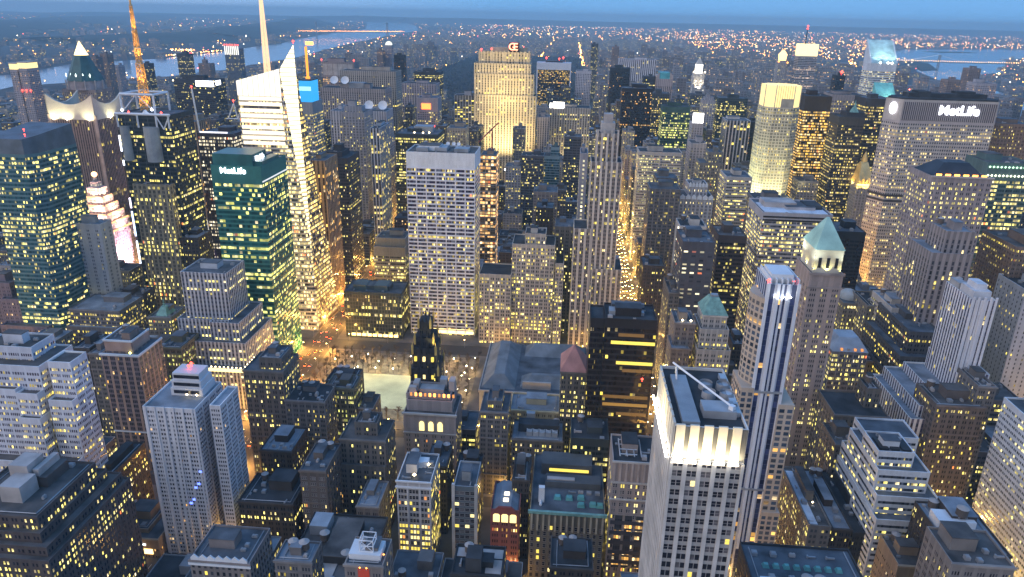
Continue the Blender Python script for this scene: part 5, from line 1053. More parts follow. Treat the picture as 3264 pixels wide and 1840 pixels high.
for x in (-hw*.5, hw*.1, hw*.65): spot(r, (x, -13, h+7), (x, dp*.6, h+30), 45000, (.8, 1, .92), 75, 1)
for x, z in ((-hw*.3, 1), (hw*.3, 2), (hw*.6, 3)): b = MB(); b.octa((x, .5, h+1), 2.2); b.build('floodlight', LENS, r)
r, hw, dp, h, _ = L_('yellow_top'); box_part(r, 'lit_top_box', -hw*.99, hw*.99, .4, dp-1, h-.8, h+28, emit('yellow_box', (1, .76, .28), 2.2)); b = MB(); b.bar((-hw*.3, 15, h+27), (-hw*.3, 15, h+66), .8); b.build('aerial', BLACK, r); red_lamps(r, [(-hw*.3, 15, h+60), (-hw*.3, 15, h+66)], 2.6)
r, hw, dp, h, _ = L_('orange_ball'); b = MB(); b.cone(0, 12, 9, 11, h-1, h+14, 12); b.cone(0, 12, 11, 3, h+14, h+24, 12); b.build('lit_ball', emit('orange_ball_light', (1, .6, .2), 3), r); roof_lamps(r, [(-hw, 0, h-4), (hw, 0, h-6)], ORANGE, 2.4)
r, hw, dp, h, _ = L_('red_lamp'); red_lamps(r, [(0, 0, h+1)], 4)
# broad octagonal slab
r, hw, dp, h, row = L_('panam'); s = ST['panam']; ch = 11
P = [(-hw, 0), (hw, 0), (hw+ch, dp/2), (hw, dp), (-hw, dp), (-hw-ch, dp/2)]
wl = MB(); wl.prism(P, 0, h, bay=s[0], fl=s[5], tb=s[6]); wl.build('wall', facade('panam'), r)
for i in range(47): x = -hw+1+i*(2*hw-2)/46; box_part(r, 'top_fin', x-.35, x+.35, -.5, .02, h-22, h-2.5, plain('fin_stone', (.40, .36, .36), .8, 0, .05))
box_part(r, 'top_louvre', -hw+.5, hw-.5, -.12, .01, h-22, h-2.5, plain('louvre_dark', (.085, .08, .095), .7))
for z in (h-25, h-106, h-112): wl = MB(); Q = [(x*1.004, (y-dp/2)*1.01+dp/2) for x, y in P]; wl.prism(Q, z, z+2.6, top=0, bot=True); wl.build('dark_belt' if z < h-30 else 'belt', plain('belt_dark', (.05, .045, .05), .7) if z < h-30 else MATS['fin_stone'], r)
b = MB(); Q = [(x*.97, (y-dp/2)*.94+dp/2) for x, y in P]; b.prism(Q, h-.5, h+1.5, top=0); b.build('roof', ROOFS[0], r)
for x0, x1, y0, y1, hh in ((-40, 42, 12, 28, 6), (-30, -18, 10, 30, 8), (10, 30, 14, 26, 8.5)): box_part(r, 'roof_plant', x0, x1, y0, y1, h+1.5, h+hh, ROOFS[0])
text(r, 'sign_lettering', 'MetLife', 14, (hw*.2, -.9, h-10.5), (math.pi/2, 0, 0), SIGNW, .4, 1.0)
b = MB(); b.cone(0, 0, 4.2, 4.2, 0, .7, 18); o = b.build('round_logo_sign', SIGNW, r); o.location = (-hw-ch*.5-.3, dp/4-.6, h-10); o.rotation_euler = (math.pi/2, 0, math.atan2(-dp/2, ch)); o.scale = (1, 1.5, 1)
spot(r, (-hw-6, -40, 24), (-hw*.5, 0, 60), 360000, (1, .5, .1), 90, 1, name='street_glow_fill'); spot(r, (-hw-60, -6, 24), (-hw-8, 6, 60), 360000, (1, .5, .1), 90, 1, name='street_glow_fill')  # unseen spots added to tint the lower slab amber, like street glow
# golden octagonal crown
r, hw, dp, h, row = L_('golden_crown'); s = ST['madison']; c_ = 11; ZB = h-27
OC = lambda q, z=0: [(-hw*q+c_, dp/2-dp/2*q), (hw*q-c_, dp/2-dp/2*q), (hw*q, dp/2-dp/2*q+c_), (hw*q, dp/2+dp/2*q-c_), (hw*q-c_, dp/2+dp/2*q), (-hw*q+c_, dp/2+dp/2*q), (-hw*q, dp/2+dp/2*q-c_), (-hw*q, dp/2-dp/2*q+c_)]
wl = MB(); wl.prism(OC(1), 0, ZB, bay=s[0], fl=s[5], tb=1, top=0); wl.prism(OC(1.12), 0, 95, bay=s[0], fl=s[5], tb=1, top=0); wl.build('wall', facade('madison'), r)
b = MB(); b.prism(OC(.95), ZB, h, top=0); b.build('glass_crown', emit('golden_glass', (1, .76, .3), 1.25), r)
for i, (x, y) in enumerate(OC(.955)): box_part(r, 'crown_mullion', x-.5, x+.5, y-.5, y+.5, ZB, h+1, STONE)
for i in range(9): x = -hw*.5+i*hw/8; box_part(r, 'crown_mullion', x-.25, x+.25, dp/2-dp/2*.955-.35, dp/2-dp/2*.955, ZB, h+1, plain('gold_mullion', (.5, .38, .16), .6))
box_part(r, 'entrance_notch', -4, 12, .3, 1.6, ZB, ZB+11, plain('notch_stone', (.3, .28, .26), .8))
for y in (6, 24, 42): spot(r, (-hw-26, y-20, 60), (-hw, y, 120), 420000, (.95, 1, .5), 70, 1)
for x in (-hw*.3, hw*.5): spot(r, (x, -34, 60), (x, 0, 120), 380000, (1, .9, .45), 80, 1)
b = MB(); b.octa((-hw*1.1, -3, 100), 3.5); b.build('floodlight', LENS, r)
r, hw, dp, h, _ = L_('dots')
for row_ in range(2):
    for i in range(12): x = -hw+2.5+i*3.4; b = MB(); b.octa((x, -.6, h-4-row_*8), 1.15); b.build('green_lamp', emit('green_dot', (.55, 1, .62), 2.2) if row_ == 0 else emit('white_dot', (.95, 1, .7), 3), r)
r, hw, dp, h, _ = L_('domed')
b = MB(); [b.cone(0, dp*.45, 9*math.cos(i*.26), 9*math.cos((i+1)*.26), h-1+6*math.sin(i*.26)*1.3, h-1+6*math.sin((i+1)*.26)*1.3, 18, cap=(i == 5)) for i in range(6)]; b.build('dome', plain('grey_dome', (.36, .38, .38), .8), r)
for i in range(6): box_part(r, 'attic_window', -hw+4+i*2.6, -hw+5.6+i*2.6, -.2, -.04, h-4.6, h-2.6, PANES[3])
point(r, (hw+10, 0, h+2), 26000, (1, .42, .06), 1.5, 'alley_lamp')
# river towers
for k, rl in (('twin1', False), ('twin2', True)):
    r, hw, dp, h, _ = L_(k); box_part(r, 'lit_top', -hw*.98, hw*.98, .3, dp-1, h-.5, h+9, emit('yellow_top_light', (1, .78, .3), 1.4)); box_part(r, 'cap', -hw*1.05, hw*1.05, 0, dp, h+9, h+11, PALE)
    if rl: red_lamps(r, [(-hw, -1, h-40), (0, -1, h-40), (hw, -1, h-40)], 2)
r, hw, dp, h, _ = L_('ribs')
for i in range(8): x = -hw+2+i*(2*hw-4)/7; box_part(r, 'bright_rib', x-1.3, x+1.3, -1, 0, h-17, h+7, emit('rib_light', (1, .95, .85), 1.4)); 
red_lamps(r, [(-hw+2+i*(2*hw-4)/5, 0, h+6) for i in range(6)], 2.6)
r, hw, dp, h, row = L_('pyramid_tip')
b = MB(); b.cone(0, dp/2, hw*1.02, hw*.9, h-1, h+14, 16); b.build('crown_drum', plain('drum_stone', (.34, .28, .27), .85), r)
for i in range(12): a = 2*math.pi*i/12; box_part(r, 'drum_column', hw*1.0*math.cos(a)-.8, hw*1.0*math.cos(a)+.8, dp/2+hw*1.0*math.sin(a)-.8, dp/2+hw*1.0*math.sin(a)+.8, h-1, h+15.5, PALE)
b = MB(); b.cone(0, dp/2, hw*.98, hw*.38, h+14, h+58, 8, rot=math.pi/8); b.build('copper_pyramid', plain('dark_copper', (.03, .10, .10), .5), r)
b = MB(); b.cone(0, dp/2, hw*.37, .5, h+58, h+82, 8, rot=math.pi/8); b.build('glowing_tip', emit('tip_glow', (1, .74, .3), 3), r)
for i in range(5): x = -hw*.7+i*hw*.35; b = MB(); b.octa((x, dp/2-hw*.8+abs(i-2)*3, h+24), 1.5, rz=4); b.build('slope_lamp', emit('pale_lamp', (.85, 1, .95), 3), r)
r, hw, dp, h, _ = L_('dome_lamp'); b = MB(); [b.cone(0, 12, hw*math.cos(i*.3), hw*math.cos((i+1)*.3), h+hw*math.sin(i*.3), h+hw*math.sin((i+1)*.3), 14, cap=(i == 4)) for i in range(5)]; b.build('white_dome', emit('dome_glow', (.95, .97, .8), 1.2), r)

# the sloped bright tower at the corner of the park
r = thing('office_tower', 'faceted glass tower with blazing sloped crown and tall lattice spire', 'office tower', (-290, 690, 0))
O = lambda x, y: (x+290, y-690)
def facet(name, pts, bay, fl, mt, parent=r):
    """pts: 3D corners, the first two the bottom edge"""
    b = MB(); a, c = Vector(pts[0]), Vector(pts[1]); u = (c-a); u.z = 0; L = u.length; u.normalize(); nb = max(1, round(L/bay))
    b.quad(pts, 0, [((Vector(p)-a).dot(u)/L*nb, (p[2]-292)/fl) for p in pts]); return b.build(name, mt, parent)
def w3(x, y, z): return (x+290, y-690, z)
A0, A1 = w3(-318, 690, 0), w3(-315, 690, 256)               # west corner, ground and top
B0, B1 = w3(-276, 690, 0), w3(-272, 690, 268)               # the white facet's west edge
E0, E1 = w3(-252, 722, 0), w3(-262, 702, 276)
B0 = w3(-274.5, 690, 0); C0 = w3(-255, 694, 0); C1 = w3(-260.5, 700, 290)
D0, D1 = w3(-250, 752, 0), w3(-279, 748, 268)
F0, F1 = w3(-318, 752, 0), w3(-312, 748, 250)
zz = lambda P, Q, z: tuple(P[i]+(Q[i]-P[i])*((z-P[2])/(Q[2]-P[2])) for i in range(3))
CP = zz(C0, C1, 94); B0 = CP
facet('wall', [A0, C0, CP, B1, A1], 16, 4.1, facade('boa'))
WF = emit('white_facet', (1, .86, .56), 2.0)
ap = w3(-269.5, 694, 92)
Bz = lambda z: zz(CP, B1, z)
for k_ in range(22):        # glowing floors of the sharp corner, top of the tower
    z = 200+k_*4.1; z2 = min(z+3.3, 289.5); l0, l1 = (zz(CP, B1, z), zz(CP, B1, z2)) if z2 < 268 else (tuple(B1[i]+(C1[i]-B1[i])*min(1, (z-268)/22) if z > 268 else zz(CP, B1, z)[i] for i in range(3)), tuple(B1[i]+(C1[i]-B1[i])*min(.97, max(0, (z2-268)/22)) for i in range(3)))
    q0, q1 = zz(C0, C1, z), zz(C0, C1, z2); b = MB(); b.quad([(l0[0], l0[1], z), (q0[0], q0[1], z), (q1[0], q1[1], z2), (l1[0], l1[1], z2)]); b.build('lit_floor', WF, r)
facet('facet_frame', [(Bz(200)[0], Bz(200)[1]+.5, 200), (zz(C0, C1, 200)[0], zz(C0, C1, 200)[1]+.5, 200), (C1[0], C1[1]+.5, 290), (B1[0], B1[1]+.5, 268)], 8, 4.1, plain('pale_frame', (.62, .58, .5), .6))
facet('wall', [CP, zz(C0, C1, 94.1), zz(C0, C1, 200), Bz(200)], 6, 4.1, facade('boa'))
for k_ in range(25):        # bright floor ends stepping down the narrowing facet
    z = 196-k_*4.1; lft = Bz(z); rgt = zz(C0, C1, z); u_ = (Vector(rgt)-Vector(lft)); b = MB(); ny = -.3
    b.quad([(lft[0], lft[1]+ny, z), (rgt[0]+.2, rgt[1]+ny, z), (rgt[0]+.2, rgt[1]+ny, z+2.2), (lft[0], lft[1]+ny, z+2.2)]); b.build('lit_floor_edge', WF, r)
facet('wall', [C0, D0, D1, C1], 12, 4.1, facade('boaside')); facet('wall', [D0, F0, F1, D1], 16, 4.1, facade('boaside')); facet('wall', [F0, A0, A1, F1], 16, 4.1, facade('boa'))
b = MB(); b.quad([A1, B1, C1, D1, F1]); b.build('roof', ROOFS[2], r)
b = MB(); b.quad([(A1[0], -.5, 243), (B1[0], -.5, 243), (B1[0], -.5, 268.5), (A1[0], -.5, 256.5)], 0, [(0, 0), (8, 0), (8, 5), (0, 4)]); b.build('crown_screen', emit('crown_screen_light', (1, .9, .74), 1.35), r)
for i in range(9): x = A1[0]+i*(B1[0]-A1[0])/8; box_part(r, 'screen_mullion', x-.18, x+.18, -.8, -.52, 243, 256.5+i*1.5, STEEL)
for z in (197, 202, 207, 212, 218, 223, 228, 234, 239): box_part(r, 'lit_floor_band', A1[0]+1, B1[0]-.5, -.4, -.15, z, z+3.2, emit('floor_band_light', (1, .86, .62), 1.5))
lattice('spire_section', r, -4, 25, 262, 296, 2.2, 1.8, 7, emit('spire_warm', (1, .60, .34), 1.25), .3); lattice('spire_section', r, -4, 25, 296, 340, 1.8, .9, 9, MATS['spire_warm'], .26); b = MB(); b.cone(-4, 25, .7, .2, 340, 366, 8); b.build('spire_tip', MATS['spire_warm'], r)
red_lamps(r, [(C1[0], C1[1], 291)], 1.2)
# pink lit stepped tower with a globe
r = thing('office_tower', 'pink lit stepped pyramid tower with a glowing globe on top', 'office tower', (-541, 770, 0))
wl = MB(); PS = ((19.5, 0, 46, 74), (19, 1, 42, 84), (17, 3, 38, 94), (14.5, 6, 33, 104), (11.5, 9, 29, 113), (8, 12, 26, 124), (4.5, 15, 23, 130))
for q, y0, y1, z in PS: wl.prism([(-q, y0), (q, y0), (q, y1), (-q, y1)], 0, z, bay=4, fl=3.9, tb=1.5, top=0)
wl.build('wall', facade('paramount'), r)
b = MB(); b.cone(0, 19, 2.4, 2.0, 130, 135, 10); b.build('globe_base', CONC, r)
b = MB(); [b.cone(0, 19, 3.1*math.cos(-1.2+i*.4), 3.1*math.cos(-1.2+(i+1)*.4), 138.5+3.1*math.sin(-1.2+i*.4), 138.5+3.1*math.sin(-1.2+(i+1)*.4), 12, cap=(i == 5)) for i in range(6)]; b.build('globe', emit('globe_glow', (1, .5, .22), 4), r)
b = MB(); b.cone(0, 0, 2.6, 2.6, 0, .3, 18); o = b.build('clock_face', emit('clock_light', (1, .8, .5), 2.5), r); o.location = (0, 12-.1, 118); o.rotation_euler = (math.pi/2, 0, 0)
o = link('clock_face', o.data, r, (8.1, 19, 118)); o.rotation_euler = (math.pi/2, 0, math.pi/2)
for q, y0, y1, z in PS[:5]:
    spot(r, (q*.5, y0-5, z-1), (q*.3, y0+3, z+8), 30000, (1, .62, .4), 130, .5); spot(r, (q+5, (y0+y1)/2, z-1), (q-3, (y0+y1)/2, z+8), 30000, (1, .6, .42), 130, .5)
    box_part(r, 'ledge_light', q-.3, q+.5, y0+2, y1-2, z-.3, z+1.6, emit('ledge_glow', (1, .48, .2), 1.7)); box_part(r, 'ledge_light', -q+1, q-1, y0-.5, y0+.3, z-.3, z+1.6, MATS['ledge_glow'])
spot(r, (46, 10, 30), (19, 20, 50), 600000, (1, .6, .78), 100, 1, name='street_glow_fill'); spot(r, (20, -40, 70), (0, 0, 100), 160000, (1, .6, .5), 60, 1)  # unseen pink spot added to brighten the east face

t = thing('construction_boom', 'white lattice construction boom rising between the dark slab and the bright tower', 'construction boom', (-345, 800, 0))
lattice('boom_section', t, 0, 0, 0, 205, 2.4, 2.4, 26, WHITE, .32)
b = MB()
for i in range(4): b.bar((-34+i*11, 0, 205), (-26+i*11, 0, 222), .5); b.bar((-26+i*11, 0, 222), (-23+i*11, 0, 205), .5)
b.bar((-36, 0, 205), (8, 0, 205), .5); b.build('top_truss', WHITE, t); red_lamps(t, [(-26, 0, 223), (-4, 0, 223), (8, 0, 222)], 1.3)
r, hw, dp, h, _ = L_('litgrid'); b = MB(); b.bar((-hw, 6, h-1), (-hw-3, 6, h+46), .7); b.build('roof_aerial', WHITE, r); red_lamps(r, [(-hw-3, 6, h+46)], 1.3); box_part(r, 'roof_ledge', -hw+3, hw-6, -.6, .2, h+.4, h+2, emit('ledge_white', (.9, .9, 1), 1.3))

r, hw, dp, h, _ = L_('broad_roof')
tank(r, -8, 44, h-1, 2.6); tank(r, 8, 30, h-1, 2.6); tank(r, 14, 30.5, h-1, 2.6); box_part(r, 'roof_shed', -18, -8, 48, 60, h-1, h+5, METAL); box_part(r, 'pale_deck', -6, 4, 8, 62, h-.95, h-.6, PALE); box_part(r, 'duct', -1, 0, 30, 62, h-.6, h+.8, METAL)
r, hw, dp, h, _ = L_('cage')
b = MB()
for x in (-3, 3):
    for y in (6, 12): b.bar((x, y, h-1), (x, y, h+8), .2)
for z in (2, 5, 8):
    for y in (6, 12): b.bar((-3, y, h+z), (3, y, h+z), .18)
    for x in (-3, 3): b.bar((x, 6, h+z), (x, 12, h+z), .18)
b.bar((-3, 6, h+2), (3, 6, h+8), .15); b.bar((3, 6, h+2), (-3, 6, h+8), .15); b.build('roof_cage', WHITE, r)
box_part(r, 'penthouse', -hw+1, hw-2, 4, 14, h-1, h+2, WHITE); box_part(r, 'red_lit_window', -2.5, 2.5, -.3, -.05, h-7, h-2, emit('dim_red', (.5, .05, .02), .5)); roof_lamps(r, [(-1.5, -.5, h-2.4), (1.5, -.5, h-2.4), (hw-1, 6, h)], ORANGE, .5)
r, hw, dp, h, _ = L_('dark_box'); box_part(r, 'penthouse', -hw*.45, hw*.15, 2, 11, h-1, h+7, ROOFS[0]); box_part(r, 'pale_deck', -hw+1, hw-1, 12, 18, h-.95, h-.7, PALE); box_part(r, 'pale_deck', hw*.3, hw-1, 2, 11, h-.95, h-.7, PALE)

# ------------------------------------------------------------------ ground, streets, rivers, hills
def inside(p, poly):
    x, y = p; c = False; n = len(poly)
    for i in range(n):
        x1, y1 = poly[i]; x2, y2 = poly[i-1]
        if (y1 > y) != (y2 > y) and x < (x2-x1)*(y-y1)/(y2-y1)+x1: c = not c
    return c
def sheet(name, poly, z, mt):
    bmx = bmesh.new(); f = bmx.faces.new([bmx.verts.new((x, y, z)) for x, y in poly]); bmesh.ops.triangulate(bmx, faces=[f]); bmesh.ops.recalc_face_normals(bmx, faces=bmx.faces)
    for f in bmx.faces:
        if f.normal.z < 0: f.normal_flip()
    me = bpy.data.meshes.new(name); bmx.to_mesh(me); me.materials.append(mt); return struct(link(name, me))
gm = MB(); gm.box(-46000, 46000, -1500, 30000, -1, 0)
struct(gm.build('ground', plain('city_ground', (.055, .053, .055), .9, 0, .3, .01)))
HUD = [(-2700, 1500), (-2706, 3392), (-2672, 3534), (-2794, 3852), (-2880, 4160), (-2823, 4484), (-2715, 4879), (-2734, 5266), (-2732, 5729), (-2892, 6823), (-2946, 7571), (-3208, 8713), (-3326, 9459), (-3622, 11078), (-3815, 12721), (-4072, 14918), (-5914, 21910), (-8000, 29500),
       (-6500, 29500), (-4041, 19704), (-2971, 14760), (-2742, 11688), (-2487, 9318), (-2325, 7728), (-2172, 6615), (-1990, 5438), (-1921, 4128), (-1983, 3595), (-2102, 3370), (-2218, 3115), (-2300, 2950), (-1850, 1500)]
EAST = [(1560, 2000), (1700, 2900), (2000, 4300), (2288, 4920), (2506, 5713), (2900, 6700), (3118, 7578), (3600, 9000), (4301, 10548), (6079, 11628), (9000, 12600), (14000, 13500), (14000, 10500), (9000, 9600), (6200, 8900), (4476, 8235), (3826, 6940), (3429, 6418), (3225, 5891), (2704, 5404), (2450, 4600), (2250, 4200), (1950, 2900), (1800, 2000)]
ISLE = [(2560, 5760), (2760, 5950), (3150, 7000), (3080, 7300), (2800, 6650)]; ISLE2 = [(4500, 9700), (5100, 10000), (5000, 10250), (4400, 10050)]
WATER, wnt, wp = base_mat('river_water'); wp.inputs['Base Color'].default_value = (.22, .34, .44, 1); wp.inputs['Roughness'].default_value = .12; wp.inputs['IOR'].default_value = 1.6
wz = wnt.nodes.new('ShaderNodeTexNoise'); wz.inputs['Scale'].default_value = .004; wz.inputs['Detail'].default_value = 4; wtc = wnt.nodes.new('ShaderNodeTexCoord'); wnt.links.new(wtc.outputs['Object'], wz.inputs['Vector'])
wbm = wnt.nodes.new('ShaderNodeBump'); wbm.inputs['Strength'].default_value = .04; wbm.inputs['Distance'].default_value = 30; wnt.links.new(wz.outputs['Fac'], wbm.inputs['Height']); wnt.links.new(wbm.outputs[0], wp.inputs['Normal'])
sheet('west_river_water', HUD, .4, WATER); sheet('east_river_water', EAST, .4, WATER)
WOODS = plain('wooded_land', (.035, .042, .035), .95, 0, .3, .01)
sheet('island_land', ISLE, 2, WOODS); sheet('island_land', ISLE2, 2, WOODS)
AVE = [-1880, -1605, -1330, -1056, -784, -510, -242, 83, 238, 390, 530, 720, 950, 1165, 1380]
SY = lambda s: (s-33.75)*80.47
PARK = (-769, 68, 2070, 6150); GREEN = (-225, -75, 520, 652)
pv = MB()
for a in range(len(AVE)-1):
    for s in range(34, 60):
        x0, x1 = AVE[a]+12, AVE[a+1]-12; y0, y1 = SY(s)+(11 if s in (42, 57) else 6), SY(s+1)-(11 if s+1 in (42, 57) else 6)
        if a == 6 and s == 40: y1 = SY(42)-11
        if a == 6 and s == 41: continue
        pv.box(x0, x1, y0, y1, 0, .15)
struct(pv.build('pavement', plain('pavement_slabs', (.13, .125, .12), .85, 0, .25, .05)))
rd = MB()
for x in (72, 93, -254, -230): rd.box(x-5.4, x+5.4, 120, 2030, .001, .004)
struct(rd.build('road', plain('asphalt', (.05, .05, .052), .8, 0, .25, .1)))
mk = MB()
for x in (76.5, 83, 89.5, -249, -242, -235):
    for i in range(170): mk.box(x-.12, x+.12, 160+i*11, 164+i*11, .005, .009)
struct(mk.build('road_markings', plain('road_paint', (.6, .6, .58), .7)))
hl = MB(); rh = random.Random(3)
def ridge(name, line, inner, mt):
    """a landform: crest points (x, y, z), falling to the ground over `inner` metres on both sides"""
    b = MB()
    for (a, c) in zip(line, line[1:]):
        d_ = (Vector((c[0], c[1], 0))-Vector((a[0], a[1], 0))).normalized(); n = Vector((-d_.y, d_.x, 0))*inner
        A, C = Vector(a), Vector(c); g = lambda p, s: Vector((p.x+n.x*s, p.y+n.y*s, -.5 if abs(s) > .99 else p.z*(.9 if s else 1)))
        for s, t in ((-1, -.35), (-.35, 0), (0, .35), (.35, 1)): b.quad([g(A, s), g(C, s), g(C, t), g(A, t)][::-1])
    return struct(b.build(name, mt, smooth=True))
ridge('palisades_hills', [(-4600, 6500, 50)]+[(-4150-i*260-(40*i if i > 9 else 0), 8200+i*1150, 70+10*(i % 3)+i*4.5) for i in range(13)], 700, WOODS)
ridge('palisades_hills', [(-5200-i*900, 2500+i*2200, 55+rh.uniform(0, 30)) for i in range(11)], 1500, WOODS)
ridge('far_hills', [(-32000+i*2000, 28200+rh.uniform(-300, 300), max(45, min(175, 110+i*7-(60 if i < 12 else 0)-(90 if i < 7 else 0)))+rh.uniform(-12, 12)) for i in range(33)], 1200, WOODS)
# ------------------------------------------------------------------ buildings filling the blocks
HAND = []
for row in B:
    for q in [(row[2], row[3], row[4], row[5])]+[t[:4] for t in row[8].get('T', [])]: HAND.append(q)
HAND += [(-320, -248, 688, 755), (-562, -520, 768, 818), (-235, -75, 512, 660)]
rf = random.Random(21); FILL = []
def hits(x0, x1, y0, y1, g=1.2):
    return any(min(x1, b)-max(x0, a) > -g and min(y1, d_)-max(y0, c) > -g for a, b, c, d_ in HAND)
def seen(x, y):
    px = (x*rt.x+y*rt.y+(-EYE)*rt.z)/max(1, (x*fw.x+y*fw.y-EYE*fw.z)); return abs(px) < .80 and y > 150
def height(x, y):
    u = rf.random()
    if y < 700: return rf.uniform(16, 34) if abs(x) < 300 else rf.uniform(20, 45)
    if y < 1000: return rf.uniform(28, 62)
    if y < 2050:
        if -800 < x < 700: return rf.uniform(45, 120) if u < .75 else rf.uniform(110, 165)
        return rf.uniform(16, 36) if u < .85 or x < -1250 else rf.uniform(50, 95)
    if x < -1100: return rf.uniform(14, 30) if u < .9 else rf.uniform(35, 62)
    if y < 5400: return rf.uniform(22, 55) if u < .72 else rf.uniform(60, 120) if u < .97 else rf.uniform(120, 160)
    if y < 10500: return rf.uniform(14, 26) if u < .85 else rf.uniform(40, 70)
    return rf.uniform(9, 20) if u < .9 else rf.uniform(35, 60)
for a in range(len(AVE)-1):
    for s in range(36, 160):
        y0, y1 = SY(s)+(15 if s in (42, 57) else 9), SY(s+1)-(15 if s+1 in (42, 57) else 9); x0, x1 = AVE[a]+15, AVE[a+1]-15
        if not (seen(x0, y0) or seen(x1, y1) or seen((x0+x1)/2, y0)): continue
        far = 1 if y0 < 2100 else 1.5 if y0 < 4500 else 2.2
        for yy0, yy1 in ((y0, (y0+y1)/2-.6), ((y0+y1)/2+.6, y1)):
            x = x0
            while x < x1-8:
                wd = min(rf.uniform(15, 34)*far, x1-x); c = (x+wd/2, yy0)
                xa, xb = x, x+wd-.4; x += wd; h = height(*c)
                if wd < 9 or not seen(*c): continue
                if PARK[0] < c[0] < PARK[1] and PARK[2]-30 < c[1] < PARK[3]: continue
                if inside(c, HUD) or inside(c, EAST): continue
                if hits(xa, xb, yy0, yy1): continue
                FILL.append((xa, xb, yy0+rf.uniform(0, .5), yy1-rf.uniform(0, 3), h, rf.randint(0, 3)))
for i in range(5200):
    t = rf.random(); y = 3000+ (t**1.3)*17000; lim = .82*(y*.93+120); x = rf.uniform(-lim, lim)-y*.07; c = (x, y)
    if AVE[0] < x < AVE[-1] and y < SY(160): continue
    if inside(c, HUD) or inside(c, EAST) or not seen(x, y): continue
    west = x < -2600
    if west and rf.random() < .55: continue
    q = rf.uniform(14, 34)*(1 if y < 8000 else 1.7); h = height(x, max(y, 5500)) if not (west and rf.random() < .06) else rf.uniform(40, 90)
    FILL.append((x-q, x+q, y-q*.7, y+q*.7, h, rf.randint(0, 3)))
def sink(f):
    x0, x1, y0, y1, h, q = f; x, y = (x0+x1)/2, y0
    for hh in (h, 26, 16, 9, 5):
        if hh <= h:
            k = 320/(320-hh)
            if not (inside((x*k, y*k), HUD) or (inside((x*k, y*k), EAST) and y*k > 4900)): return (x0, x1, y0, y1, hh, q)
    return None
FILL = [f for f in map(sink, FILL) if f]
FST = ('fillbrick', 'fillgrey', 'filldark', 'fillpale')
